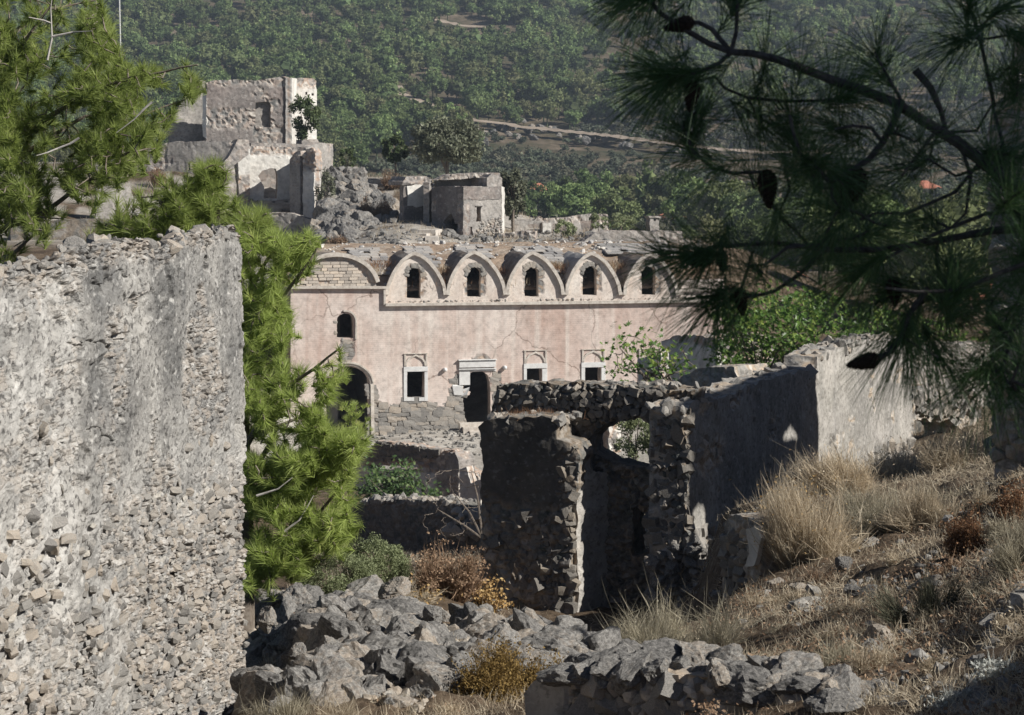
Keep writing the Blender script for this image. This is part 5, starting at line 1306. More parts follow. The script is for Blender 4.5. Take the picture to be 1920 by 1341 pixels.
def leaves(mb, C, size, rs, rid=None, up=0.0, quad=True, aspect=0.55):
    """small flat leaves at points C, free orientation (up > 0 turns them towards the sky)"""
    n = len(C)
    Rm = randrot(rs, n)
    if up:
        nrm = Rm[:, :, 2] + np.array([0.25, -0.25, up]); nrm /= np.linalg.norm(nrm, axis=1)[:, None]
        a = np.cross(nrm, rs.normal(size=(n, 3))); a /= np.linalg.norm(a, axis=1)[:, None]
        b = np.cross(nrm, a)
    else:
        a, b = Rm[:, :, 0], Rm[:, :, 1]
    s = (size * rs.uniform(0.6, 1.25, n))[:, None]
    a = a * s; b = b * s * aspect
    if quad:
        V = np.stack([C - a, C - b * .9, C + a, C + b * .9], 1).reshape(-1, 3)
        Q = np.arange(4 * n).reshape(-1, 4); T = None
        r = np.repeat(rid if rid is not None else rs.rand(n), 4)
    else:
        V = np.stack([C - a, C + a * .2 - b, C + a * .4 + b], 1).reshape(-1, 3)
        T = np.arange(3 * n).reshape(-1, 3); Q = None
        r = np.repeat(rid if rid is not None else rs.rand(n), 3)
    mb.add(V, T, Q, r)

def clumpy(rs, n, nc, rad, flat=0.25, shell=0.6, lump=0.32):
    """points in an ellipsoid gathered round clump centres near its surface"""
    d = rs.normal(size=(nc, 3)); d /= np.linalg.norm(d, axis=1)[:, None]
    r = rs.uniform(shell, 1.0, nc) ** 0.7
    c = d * r[:, None]; c[:, 2] = np.maximum(c[:, 2], -flat)
    k = rs.randint(nc, size=n)
    o = rs.normal(size=(n, 3)); o /= np.linalg.norm(o, axis=1)[:, None]
    p = c[k] + o * (rs.rand(n) ** 0.5 * lump)[:, None]
    return p * np.asarray(rad), k / nc

def stems(mb, base, tips, w, rs, rid, bend=0.15, seg=3):
    """thin ribbons from base points to tips, slightly bent"""
    n = len(tips)
    d = tips - base; L = np.linalg.norm(d, axis=1)[:, None]
    sd = np.cross(d, rs.normal(size=(n, 3))); sd /= np.linalg.norm(sd, axis=1)[:, None] + 1e-9
    bd = np.cross(d / (L + 1e-9), rs.normal(size=(n, 3))); 
    w = np.broadcast_to(np.asarray(w, float), (n,))[:, None]
    rows = []
    for k in range(seg):
        t = k / seg
        p = base + d * t + bd * (bend * L * 4 * t * (1 - t) * .5)
        rows += [p - sd * w * (1 - .6 * t), p + sd * w * (1 - .6 * t)]
    rows.append(tips)
    V = np.stack(rows, 1).reshape(-1, 3)
    m = 2 * seg + 1
    o = (np.arange(n) * m)[:, None]
    Q = np.concatenate([o + np.array([[2 * k, 2 * k + 1, 2 * k + 3, 2 * k + 2]]) for k in range(seg - 1)]) if seg > 1 else None
    T = o + np.array([[2 * seg - 2, 2 * seg - 1, 2 * seg]])
    mb.add(V, T, Q, np.repeat(rid, m))

# ------------------------------------------------------------------ wooded hillside
road = [(742, 172), (755, 190), (800, 207), (850, 228), (900, 240), (980, 250), (1060, 259), (1150, 268), (1260, 283), (1420, 300), (1560, 300)]
road2 = [(815, 46), (860, 56), (912, 62)]
road3 = [(900, 18), (960, 8), (1030, 2)]
road4 = [(730, 178), (758, 172), (748, 184), (735, 190)]
tm = m_plain('dusty_track', (0.25, 0.20, 0.155), (0.38, 0.315, 0.25), 0.4, 0.95, 0.3)
for rp, wd in ((road, 1.9), (road2, 1.8), (road3, 1.8)):
    pts = resample(rp, 12, False)
    L = [hit(a, b, 240) for a, b in pts]
    L = np.array(L)
    t = np.gradient(L, axis=0); sd = np.stack([-t[:, 1], t[:, 0]], 1); sd /= np.linalg.norm(sd, axis=1)[:, None] + 1e-9
    V = []
    for a, off in ((-1, .5), (1, .7)):
        q = L.copy(); q[:, :2] += a * sd * wd; q[:, 2] = ground(q[:, 0], q[:, 1]) + 1.6 + 0.4 * a * 0; V.append(q)
    V = np.stack(V, 1).reshape(-1, 3); n = len(L); i = np.arange(n - 1) * 2
    tag(mk('dirt_track', V, np.stack([i, i + 1, i + 3, i + 2], 1), tm, None, None, True), kind='structure')

def crown_mesh(name, seed, kind, n=900):
    rs = np.random.RandomState(seed)
    mb = MB()
    if kind == 'pine':
        rad = (2.7, 2.7, 2.4); c0 = np.array([0, 0, 3.9])
        p, k = clumpy(rs, n, 26, rad, 0.7, 0.6, 0.30)
        leaves(mb, p + c0, 0.36 if n < 1000 else 0.26, rs, np.clip(0.5 * k + 0.5 * rs.rand(n), 0, 1), 0.3, False, 0.8)
    elif kind == 'tall':
        p, k = clumpy(rs, n, 20, (1.0, 1.0, 3.6), 0.9, 0.4, 0.36)
        leaves(mb, p + np.array([0, 0, 4.2]), 0.5, rs, None, 0.2, False, 0.8); rad = (.8, .8, 3.2); c0 = np.array([0, 0, 4.0])
    else:
        rad = (1.25, 1.25, 0.85); c0 = np.array([0, 0, 0.75])
        p, k = clumpy(rs, n, 12, rad, 0.5, 0.5, 0.4)
        leaves(mb, p + c0, 0.24, rs, None, 0.3, False, 0.8)
    # inner mass
    bmm = __import__('bmesh'); bm = bmm.new(); bmm.ops.create_icosphere(bm, subdivisions=2, radius=1)
    V = np.array([v.co for v in bm.verts]); F = np.array([[v.index for v in f.verts] for f in bm.faces]); bm.free()
    V = V * ((0.60 if n < 1000 else 0.42) + 0.22 * vn(V * 2.2 + seed, seed))[:, None] * np.asarray(rad) + c0
    mb.add(V, F, None, 0.15)
    if kind != 'scrub': tube(mb, [[0, 0, -1], [0.05, 0.1, 1.5], [0.1, 0, 3]], [0.16, 0.13, 0.08], 5, 0.0)
    o = mb.build(name, M['scrub' if kind == 'scrub' else 'pinefar'], None, None)
    me = o.data; bpy.data.objects.remove(o)
    return me
HV = []
HP = [crown_mesh('pine_crown', 700 + i, 'pine') for i in range(5)]
_big = crown_mesh
HT = [crown_mesh('cypress_crown', 720 + i, 'tall', 200) for i in range(2)]
HS = [crown_mesh('scrub_crown', 740 + i, 'scrub', 260) for i in range(4)]

HV = [crown_mesh('valley_crown', 760 + i, 'pine', 2400) for i in range(4)]
rs = np.random.RandomState(77)
NP_ = 30000
Yr = np.sqrt(rs.uniform(150 ** 2, 960 ** 2, NP_)); kr = rs.uniform(-0.31, 0.31, NP_)
Xr = kr * Yr; Zr = ground(Xr, Yr)
px = CXP + kr * FPX; py = HY - FPX * Zr / Yr
q = np.stack([Xr, Yr, Yr * 0], 1)
nz = fbm(q / 60.0, 4, 90); nz2 = fbm(q / 18.0, 3, 91)
dr = np.full(NP_, 1e9)
for rp in (road, road2, road3, road4): 
    for (a, b), (c, d) in zip(rp[:-1], rp[1:]):
        vx, vy = c - a, (d - b) * 2.5
        t = np.clip(((px - a) * vx + (py - b) * 2.5 * vy) / (vx * vx + vy * vy), 0, 1)
        dr = np.minimum(dr, np.hypot(px - a - t * vx, (py - b) * 2.5 - t * vy))
bound = 262 + 45 * nz - 40 * sst(900, 1200, px) + 90 * (1 - sst(560, 800, px))
pine = py < bound
dens = np.where(pine, 0.20 + 0.22 * nz + 0.2 * nz2, 0.78 + 0.6 * nz2)
# bare strips under and above the track
dens = np.where((dr < 12) & (py > 120), 0, dens); dens = np.where(dr < 7, 0, dens)
ry = np.interp(px, [p[0] for p in road], [p[1] for p in road])
under = (px > 735) & (px < 1560) & (py > ry - 4) & (py < ry + 40)
under |= (px > 800) & (px < 930) & (py > 46) & (py < 84)
pine = pine & ~under; dens = np.where(under, .28 + .5 * nz2, dens); dens = np.where(under & (py < ry + 6), 0, dens)
ok = (rs.rand(NP_) < dens) & (Yr > 235)
ok &= ~((px > 560) & (px < 1400) & (py > 440))
Xr, Yr, Zr, pine, px, py = Xr[ok], Yr[ok], Zr[ok], pine[ok], px[ok], py[ok]
sc = np.where(pine, rs.uniform(0.7, 1.7, len(Xr)), rs.uniform(0.7, 1.6, len(Xr)))
sc = np.where(~pine & under[ok], sc * .6, sc)
order = np.argsort(Yr / sc * np.where(pine, 1.0, 2.2))
# the largest 300 that can be seen are individuals, the rest of the wood is one mass
vis = (px > -30) & (px < 1950) & (py > -60)
big_i = [i_ for i_ in order if vis[i_]][:215]
bigset = np.zeros(len(Xr), bool); bigset[big_i] = True
for i_ in big_i:
    me = HV[rs.randint(4)] if pine[i_] else HS[rs.randint(4)]
    s = float(sc[i_] * (1.0 if pine[i_] else 1.15))
    o = inst('hillside_tree' if pine[i_] else 'hillside_shrub', me, Matrix.Translation((Xr[i_], Yr[i_], Zr[i_] - .2)) @ Matrix.Rotation(rs.uniform(0, 6.28), 4, 'Z') @ Matrix.Diagonal((s, s, s * rs.uniform(.85, 1.15), 1)))
    if pine[i_]: tag(o, 'bushy green tree standing at the lower edge of the wooded hillside', 'tree', 'trees along the foot of the wooded hillside')
    else: tag(o, 'round grey-green scrub bush on the open lower hillside', 'shrub', 'scrub bushes on the lower hillside')
def scatter(name, sel, protos, label, extra=1.0):
    """the far wood: copies of a few tree shapes on points, as geometry nodes"""
    c = bpy.data.collections.new(name + '_shapes')
    for k, me in enumerate(protos):
        c.objects.link(bpy.data.objects.new('%s_shape_%d' % (name, k), me))
    n = int(sel.sum())
    me = bpy.data.meshes.new(name); me.vertices.add(n)
    me.vertices.foreach_set('co', np.stack([Xr[sel], Yr[sel], Zr[sel] - .2], 1).astype(np.float32).ravel())
    for nm, v in (('turn', rs.uniform(0, 6.28, n)), ('size', sc[sel] * extra)):
        a = me.attributes.new(nm, 'FLOAT', 'POINT'); a.data.foreach_set('value', v.astype(np.float32))
    a = me.attributes.new('pick', 'INT', 'POINT'); a.data.foreach_set('value', rs.randint(len(protos), size=n).astype(np.int32))
    o = bpy.data.objects.new(name, me); col.objects.link(o)
    ng = bpy.data.node_groups.new(name, 'GeometryNodeTree')
    ng.interface.new_socket('Geometry', in_out='INPUT', socket_type='NodeSocketGeometry')
    ng.interface.new_socket('Geometry', in_out='OUTPUT', socket_type='NodeSocketGeometry')
    N = ng.nodes.new; gi, go = N('NodeGroupInput'), N('NodeGroupOutput')
    ci = N('GeometryNodeCollectionInfo'); ci.inputs[0].default_value = c; ci.inputs[1].default_value = True; ci.inputs[2].default_value = True
    ip = N('GeometryNodeInstanceOnPoints'); ip.inputs['Pick Instance'].default_value = True
    def at(nm, ty):
        a = N('GeometryNodeInputNamedAttribute'); a.data_type = ty; a.inputs[0].default_value = nm
        return a.outputs[0]
    cx = N('ShaderNodeCombineXYZ'); ng.links.new(at('turn', 'FLOAT'), cx.inputs[2])
    ng.links.new(gi.outputs[0], ip.inputs['Points']); ng.links.new(ci.outputs[0], ip.inputs['Instance'])
    ng.links.new(at('pick', 'INT'), ip.inputs['Instance Index'])
    ng.links.new(cx.outputs[0], ip.inputs['Rotation']); ng.links.new(at('size', 'FLOAT'), ip.inputs['Scale'])
    ng.links.new(ip.outputs[0], go.inputs[0])
    o.modifiers.new('copies', 'NODES').node_group = ng
    tag(o, label, None, None, 'stuff')
    return o
scatter('pine_wood', pine & ~bigset, HP + HT[:1], 'pine wood covering the far hillside', 0.9)
scatter('hillside_scrub', ~pine & ~bigset, HS, 'grey-green scrub over the lower hillside', 1.1)

# larger trees down in the valley
VT = []
for (px_, py_, Y, h, kd) in [(1000, 400, 360, 6, 'p'), (1040, 415, 330, 7, 'p'), (1075, 425, 310, 8, 'p'), (1110, 405, 350, 9, 'p'), (1130, 425, 300, 7, 'p'), (1160, 430, 290, 8, 'p'), (975, 420, 320, 6, 'p'), (1180, 395, 350, 8, 'p'), (1060, 395, 370, 6, 'p'),
                           (1215, 420, 330, 11, 'c'), (1238, 405, 330, 8, 'p'), (1275, 425, 310, 10, 'p'), (1300, 440, 290, 9, 'p'), (1335, 440, 280, 9, 'p'), (1370, 450, 270, 10, 'p'), (1410, 450, 260, 9, 'p'), (1205, 415, 340, 9, 'c'),
                           (1290, 500, 200, 5, 'p'), (1330, 520, 190, 6, 'p'), (1375, 500, 185, 5, 'p'), (1420, 560, 165, 6, 'p'), (1540, 560, 160, 7, 'p'), (1600, 600, 140, 7, 'p'), (1660, 600, 130, 7, 'p'), (1720, 620, 120, 7, 'p'), (1790, 610, 125, 8, 'p'), (1850, 600, 130, 8, 'p'),
                           (1450, 470, 240, 8, 'p'), (1520, 480, 230, 8, 'p'), (1580, 470, 240, 9, 'p'), (1650, 490, 220, 8, 'p'), (1740, 480, 230, 9, 'p'), (1820, 480, 230, 9, 'p'), (1895, 490, 220, 9, 'p'), (1390, 520, 195, 5, 'p'), (930, 410, 340, 6, 'p'), (1600, 420, 330, 8, 'p'), (1700, 425, 330, 8, 'p'), (1860, 425, 330, 8, 'p'), (1500, 425, 330, 8, 'p')]:
    c = G(px_, Y); me = HT[rs.randint(2)] if kd == 'c' else HV[rs.randint(4)]
    s = h / (7.8 if kd == 'c' else 6.2)
    o = inst('cypress' if kd == 'c' else 'valley_tree', me, Matrix.Translation(c) @ Matrix.Rotation(rs.uniform(0, 6.28), 4, 'Z') @ Matrix.Diagonal((s, s, s, 1)))
    if kd == 'c': tag(o, 'slim dark cypress standing in the valley beside the chimney', 'tree', 'cypresses in the valley')
    else: tag(o, 'leafy green tree on the valley floor between the ruins and the hill', 'tree', 'trees on the valley floor')

# pale rocks beside the track
rs = np.random.RandomState(78)
for k in range(70):
    px_ = rs.uniform(880, 1330); py_ = np.interp(px_, [880, 1000, 1150, 1330], [250, 240, 246, 270]) + rs.uniform(-12, 30)
    w = hit(px_, py_, 240); r = rs.uniform(0.5, 1.6)
    o = inst('hillside_rock', ROCK2[rs.randint(8)], Matrix.Translation(w + np.array([0, 0, r * .3])) @ rmat(rs, (r * 1.4, r, r * .9), .5))
    tag(o, 'pale grey rock beside the dirt track on the hillside', 'rock', 'rocks along the hillside track')

# ------------------------------------------------------------------ trees round the upper ruins
def small_tree(name, label, cat, px, pyb, Y, w, h, trunk, mat, n, leaf, clumps=22, flat=0.4, lean=0.0, z=None, lump=0.3, nst=5):
    base = P(px, pyb, Y)
    t = thing(name, label, cat, base)
    rs = np.random.RandomState(int(px * 7 + pyb))
    wm, hm = w / FPX * Y, h / FPX * Y
    mb = MB(); top = np.array([lean * wm, 0, hm * .55])
    tube(mb, [[0, 0, -0.6], top * .25 + rs.normal(size=3) * .03, top * .6, top], np.array([1, .8, .6, .35]) * trunk, 6)
    cen = np.array([lean * wm, 0, hm * (.62 if trunk else .5)]); rad = (wm / 2, wm / 2, hm * .40)
    for k in range(nst):
        d = rs.normal(size=3); d[2] = abs(d[2]) * .8; d /= np.linalg.norm(d)
        tube(mb, [top * rs.uniform(.3, .7), cen + d * np.array(rad) * .4, cen + d * np.array(rad) * .8], np.array([.45, .3, .12]) * trunk, 5)
    mb.build('trunk', M['bark'], t)
    mb = MB(); p, k = clumpy(rs, n, clumps, rad, flat, 0.45, lump)
    leaves(mb, p + cen, leaf, rs, np.clip(.55 * k + .45 * rs.rand(n), 0, 1), .2)
    mb.build('crown', M[mat], t)
    return t
small_tree('olive_tree', 'large rounded silvery olive tree behind the chapel', 'tree', 838, 342, 152, 138, 116, .22, 'olive', 9000, .16, 60, .5)
small_tree('olive_tree', 'narrow olive tree leaning against the right side of the chapel', 'tree', 962, 432, 136, 54, 112, .16, 'olive', 4500, .14, 40, .9)
small_tree('oak_tree', 'small dark tree with a thin pale trunk left of the big olive', 'tree', 742, 330, 155, 52, 82, .09, 'oliveg', 1600, .17, 18, .5)
small_tree('oak_tree', 'slender leafy tree growing against the white wall of the tower house', 'tree', 572, 285, 151, 62, 105, .09, 'oliveg', 2600, .13, 26, .8)
small_tree('sapling', 'wispy sapling on the ridge left of the chapel trees', 'tree', 652, 330, 158, 34, 50, .05, 'oliveg', 500, .13, 12, .6)
small_tree('shrub', 'thin grey-green shrub at the foot of the tall pilasters', 'shrub', 610, 402, 138, 40, 80, .05, 'olive', 900, .10, 26, .9)
small_tree('shrub', 'fresh green bush inside the roofless ruin right of the chapel', 'shrub', 1060, 458, 133, 36, 48, .04, 'sage', 1500, .08, 18, .9)
small_tree('shrub', 'grey-green bush against the blind wall right of the chapel', 'shrub', 1122, 440, 134, 34, 40, .04, 'sage', 1000, .08, 18, .9)
small_tree('shrub', 'green shrub behind the long pale coping wall', 'shrub', 1165, 436, 150, 60, 34, .04, 'sage', 1000, .1, 18, .9)

def drybush(name, label, px, py, wpx, hpx, n, mat, Y=None, head=None, headmat=None, headn=0, hs=0.015, w=0.003, spread=1.0, lean=(0, 0), fill=0.25, rid=(0, 1), bend=.12, cat='dry bush', group=None, upr=0.35):
    base = hit(px, py) if Y is None else G(px, Y)
    Yb = base[1]; rs = np.random.RandomState(int(px * 3 + py * 11 + wpx))
    rad = wpx / 2 / FPX * Yb; hgt = hpx / FPX * Yb
    o = base - np.array([0, 0, 0.05])
    t = thing(name, label, cat, o, group)
    mb = MB()
    a = rs.uniform(0, 2 * math.pi, n); rr = np.sqrt(rs.rand(n)) * spread
    el = rs.uniform(upr, 1.0, n)
    f = np.sqrt(np.clip(1 - (rr * .92) ** 2, 0.05, 1))
    tips = np.stack([np.cos(a) * rr * rad + lean[0] * hgt, np.sin(a) * rr * rad + lean[1] * hgt, hgt * f * el * rs.uniform(.75, 1.08, n)], 1)
    ba = np.stack([np.cos(a) * rr * rad * .35, np.sin(a) * rr * rad * .35, rs.uniform(-.05, .1, n)], 1)
    if n >= 400:                                 # several stools grown together, each with its own height and lean
        ns_ = max(4, n // 220); g = rs.randint(ns_, size=n); sa = rs.uniform(0, 2 * math.pi, ns_); sr = np.sqrt(rs.rand(ns_)) * .72 * rad
        cx, cy = np.cos(sa) * sr, np.sin(sa) * sr
        hh_ = hgt * rs.uniform(.55, 1.08, ns_) * np.sqrt(np.clip(1 - (sr / rad) ** 2 * .55, .2, 1)); r2_ = rad * rs.uniform(.28, .52, ns_); lx, ly = rs.normal(size=ns_) * .16 * hgt, rs.normal(size=ns_) * .12 * hgt
        tips = np.stack([cx[g] + np.cos(a) * rr * r2_[g] + lx[g], cy[g] + np.sin(a) * rr * r2_[g] + ly[g], hh_[g] * np.sqrt(np.clip(1 - (rr * .85) ** 2, .1, 1)) * el * rs.uniform(.7, 1.1, n)], 1)
        ba = np.stack([cx[g] * .75 + np.cos(a) * rr * r2_[g] * .3, cy[g] * .75 + np.sin(a) * rr * r2_[g] * .3, rs.uniform(-.05, .1, n)], 1)
    # side shoots branch off part way up
    m = int(n * fill)
    k = rs.randint(n, size=m); s = rs.uniform(.3, .8, m)[:, None]
    b2 = ba[k] + (tips[k] - ba[k]) * s
    t2 = b2 + rs.normal(size=(m, 3)) * rad * .22 + np.array([0, 0, hgt * .12])
    ba = np.concatenate([ba, b2]); tp = np.concatenate([tips, t2])
    stems(mb, ba, tp, w * rs.uniform(.6, 1.3, len(tp)), rs, rs.uniform(rid[0], rid[1], len(tp)), bend)
    mb.build('stems', M[mat], t)
    if headn:
        mb = MB(); k = rs.randint(len(tp), size=headn)
        if head == 'umbel':
            k = rs.permutation(len(tp))[:headn]
            c = np.repeat(tp[k], 14, 0) + rs.normal(size=(headn * 14, 3)) * np.array([hs * 1.6, hs * 1.6, hs * .5])
            leaves(mb, c, hs * .55, rs, None, .6, True, .9)
        else:
            c = tp[k] + (ba[k] - tp[k]) * (rs.rand(headn) ** 2 * .45)[:, None] + rs.normal(size=(headn, 3)) * hs
            leaves(mb, c, hs, rs, None, 0, True, .6)
        o_h = mb.build('seed_heads', M[headmat or mat], t)
        if headn: o_h['kind'] = 'stuff'
    return t

# brown scrub on the knoll and between the gables
for px_, py_, Y, w, h, lb in ((730, 372, 150, 90, 50, 'wide brown dry thicket on the knoll left of the chapel annex'), (700, 436, 136, 60, 62, 'brown dry bush in the middle of the rocky knoll'), (672, 400, 140, 40, 34, 'low tan tuft among the crags of the knoll'),
                          (728, 420, 135, 44, 50, 'rust brown bush in the shadow beside the annex'), (305, 350, 142, 70, 46, 'reddish brown dry thicket in front of the long low ruin'), (640, 452, 127, 50, 20, 'low dry growth at the foot of the crags')):
    drybush('dry_thicket', lb, px_, py_, w, h, 900, 'drybrown', Y, 'spray', 'dryrust' if 'rust' in lb or 'reddish' in lb else 'drybrown', 900, .06, .014)
rs = np.random.RandomState(80)
for k in range(16):
    px_ = [712, 735, 830, 840, 850, 945, 955, 1055, 1070, 1160, 1165, 1275, 1290, 1320, 715, 1060][k]
    py_ = [525, 500, 505, 525, 480, 510, 525, 520, 495, 515, 500, 510, 520, 500, 490, 480][k]
    s, z = FC.sz(px_, py_); d = rs.uniform(1.2, 4); b = FC.w(s * (1 + d / 100), 0, d); b[2] = roof_z(0, d)
    t = thing('roof_weeds', 'patch of brown dry weeds growing on the church roof between the gables', 'weeds', b, 'dry weeds on the church roof')
    mb = MB(); n = 260; a = rs.normal(size=(n, 3)) * np.array([.55, .5, .05])
    stems(mb, a, a + np.stack([rs.normal(size=n) * .12, rs.normal(size=n) * .12, rs.uniform(.15, .5, n)], 1), .011, rs, rs.rand(n)); mb.build('stems', M['dryrust' if k % 3 else 'dry'], t)

# ------------------------------------------------------------------ Turkish pines on the left
def tuft_templates(seed, K, n, L, ax, lo=12, hi=62):
    rs = np.random.RandomState(seed); out = []
    for _ in range(K):
        z = rs.uniform(-ax, 0, n); ph = rs.uniform(0, 2 * math.pi, n)
        th = np.radians(rs.uniform(lo, hi, n)); l = L * rs.uniform(.7, 1.1, n)
        d = np.stack([np.sin(th) * np.cos(ph), np.sin(th) * np.sin(ph), np.cos(th)], 1)
        b = np.stack([0 * z, 0 * z, z], 1)
        out.append((b, d, l))
    return out

def add_tufts(mb, C, D, tmpl, rs, w, seg=1, droop=0.0, scale=1.0, ridbase=None):
    for i in range(len(C)):
        b, d, l = tmpl[rs.randint(len(tmpl))]
        u, v, t = frame(D[i]); Rm = np.stack([u, v, t], 1)
        s = scale * rs.uniform(.8, 1.15)
        B = C[i] + (b @ Rm.T) * s; dd = d @ Rm.T; n = len(B)
        sd = np.cross(dd, rs.normal(size=(n, 3))); sd /= np.linalg.norm(sd, axis=1)[:, None]
        ll = (l * s)[:, None]
        rid = np.clip((rs.rand() if ridbase is None else ridbase[i]) * .7 + .3 * rs.rand(n), 0, 1)
        if seg == 1:
            V = np.stack([B - sd * w, B + sd * w, B + dd * ll + np.array([0, 0, -droop]) * ll], 1).reshape(-1, 3)
            mb.add(V, np.arange(3 * n).reshape(-1, 3), None, np.repeat(rid, 3))
        else:
            rows = []
            for k in range(seg):
                f = k / seg
                p = B + dd * ll * f + np.array([0, 0, -droop]) * ll * f * f
                ww = w * (1 - .35 * f)
                rows += [p - sd * ww, p + sd * ww]
            rows.append(B + dd * ll + np.array([0, 0, -droop]) * ll)
            V = np.stack(rows, 1).reshape(-1, 3); m = 2 * seg + 1; o = (np.arange(n) * m)[:, None]
            Q = np.concatenate([o + np.array([[2 * k, 2 * k + 1, 2 * k + 3, 2 * k + 2]]) for k in range(seg - 1)])
            mb.add(V, o + np.array([[2 * seg - 2, 2 * seg - 1, 2 * seg]]), Q, np.repeat(rid, m))

def grow(mb, limbs, tips, rs, r_tip=0.005, r_mid=0.017, sag=0.06):
    """join each shoot tip to the nearest limb or twig; returns the shoot directions"""
    nodes = [p for L in limbs for p in resample3(L, 0.12)]
    nodes = np.array(nodes)
    d0 = np.array([np.min(np.linalg.norm(nodes - t, axis=1)) for t in tips])
    D = np.zeros_like(tips)
    buf = np.zeros((len(nodes) + 3 * len(tips), 3)); buf[:len(nodes)] = nodes; nn = len(nodes)
    for i in np.argsort(d0):
        t = tips[i]; k = np.argmin(np.linalg.norm(buf[:nn] - t, axis=1)); b = buf[k]
        L = np.linalg.norm(t - b)
        if L < 1e-3: D[i] = (0, 0, 1); continue
        m1 = b + (t - b) * .4 + rs.normal(size=3) * L * .09 - np.array([0, 0, sag * L]); m2 = b + (t - b) * .75 + rs.normal(size=3) * L * .06 - np.array([0, 0, sag * L])
        tube(mb, [b, m1, m2, t], [min(r_mid, r_tip + L * .012), r_tip * 1.5, r_tip * 1.2, r_tip], 4, 0.3, cap=False)
        D[i] = t - m2 + np.array([0, 0, .12 * L])
        buf[nn:nn + 3] = [m1, m2, t]; nn += 3
    return D

def resample3(L, st):
    L = np.asarray(L, float); out = []
    for a, b in zip(L[:-1], L[1:]):
        k = max(1, int(np.linalg.norm(b - a) / st)); out += [a + (b - a) * j / k for j in range(k)]
    out.append(L[-1]); return out

TP = tuft_templates(900, 8, 60, 0.15, 0.09, 10, 58)
def pine(label, o, trunk, limbs, polys, seed, dead=(), Ymid=18.5, Ydep=0.9, gap=0.1, ridlo=0.0, ridhi=1.0):
    rs = np.random.RandomState(seed)
    t = thing('pine_tree', label, 'pine tree', o)
    mb = MB()
    tube(mb, [p - o for p in trunk], np.linspace(.13, .03, len(trunk)), 8, wob=.01)
    mb.build('trunk', M['bark'], t)
    mb = MB(); LL = [[P(*p) - o for p in L] for L in limbs]
    for L in LL: tube(mb, resample3(L, .15), np.linspace(.035, .008, len(resample3(L, .15))), 6, .4, wob=.01)
    tips = []
    for poly, n, y0, y1 in polys:
        pa = np.array(poly); c = 0
        while c < n:
            x, y = rs.uniform(pa[:, 0].min(), pa[:, 0].max()), rs.uniform(pa[:, 1].min(), pa[:, 1].max())
            if not inpoly([x], [y], poly)[0]: continue
            f = vn(np.array([[x / 55., y / 55., seed]]), 3)[0]
            if f < -.25 + gap and rs.rand() < .85: continue
            tips.append(P(x, y, rs.uniform(y0, y1)) - o); c += 1
    tips = np.array(tips)
    D = grow(mb, LL + [[p - o for p in trunk]], tips, rs)
    mb.build('branches', M['bark'], t)
    for L in dead:
        m2 = MB(); q = resample3([P(*p) - o for p in L], .1); tube(m2, q, np.linspace(.011, .003, len(q)), 6, .9, wob=.012); m2.build('dead_branch', DEADBARK, t)
    mb = MB()
    ridb = np.clip(rs.uniform(ridlo, ridhi, len(tips)) * .6 + .4 * (.5 + .5 * vn(tips / .5, 7)), 0, 1)
    add_tufts(mb, tips, D, TP, rs, .0034, 1, .05, ridbase=ridb)
    # needles also clothe the shoot behind the tip
    add_tufts(mb, tips - D / (np.linalg.norm(D, axis=1)[:, None] + 1e-6) * .12, D, TP, rs, .0034, 1, .05, .85, ridbase=ridb * .8)
    mb.build('crown', M['needle'], t)
    return t
DEADBARK = m_plain('bleached_dead_wood', (0.34, 0.31, 0.28), (0.5, 0.47, 0.43), 20)
o1 = np.array([P(-60, 0, 19)[0], 19.0, gz(P(-60, 0, 19)[0], 19.0)])
pine('big bright green pine filling the upper left behind the rubble wall', o1, [o1, P(-55, 800, 19), P(-60, 400, 19), P(-50, 150, 19), P(-30, -150, 19)],
     [[(-55, 300, 19), (60, 240, 18.6), (150, 182, 18.4), (230, 150, 18.2), (310, 135, 18.1), (372, 120, 18)], [(-55, 360, 19), (80, 265, 19.2), (160, 218, 19.3), (270, 215, 19.4), (350, 185, 19.5)],
      [(-55, 180, 19), (10, 130, 18.5), (60, 60, 18.2), (95, 10, 18.2)], [(-55, 450, 19), (80, 400, 18.5), (180, 330, 18.4), (270, 265, 18.2)], [(-50, 120, 19), (80, 20, 19.5), (180, 0, 19.6)], [(-55, 520, 19), (30, 470, 18.3), (90, 420, 18)]],
     [([(-60, -60), (150, -60), (196, 10), (212, 60), (225, 100), (160, 150), (60, 180), (-60, 200)], 330, 17.8, 19.9), ([(-60, 180), (120, 150), (230, 115), (300, 132), (375, 105), (384, 150), (345, 215), (300, 250), (200, 260), (-60, 280)], 330, 17.6, 19.9),
      ([(-60, 260), (300, 240), (310, 280), (240, 320), (190, 380), (100, 420), (60, 470), (20, 500), (-60, 505)], 330, 17.4, 19.6)], 31,
     dead=[[(88, 112, 17.5), (98, 72, 17.5), (95, 40, 17.5), (97, -10, 17.5)], [(97, 70, 17.5), (138, 60, 17.5), (172, 57, 17.4)], [(96, 45, 17.5), (80, 38, 17.5), (54, 32, 17.4)], [(286, 192, 17.4), (250, 225, 17.4), (218, 250, 17.4)], [(150, 258, 17.3), (110, 278, 17.3), (70, 292, 17.2)]])
o2 = np.array([P(398, 0, 18)[0], 18.0, gz(P(398, 0, 18)[0], 18.0)])
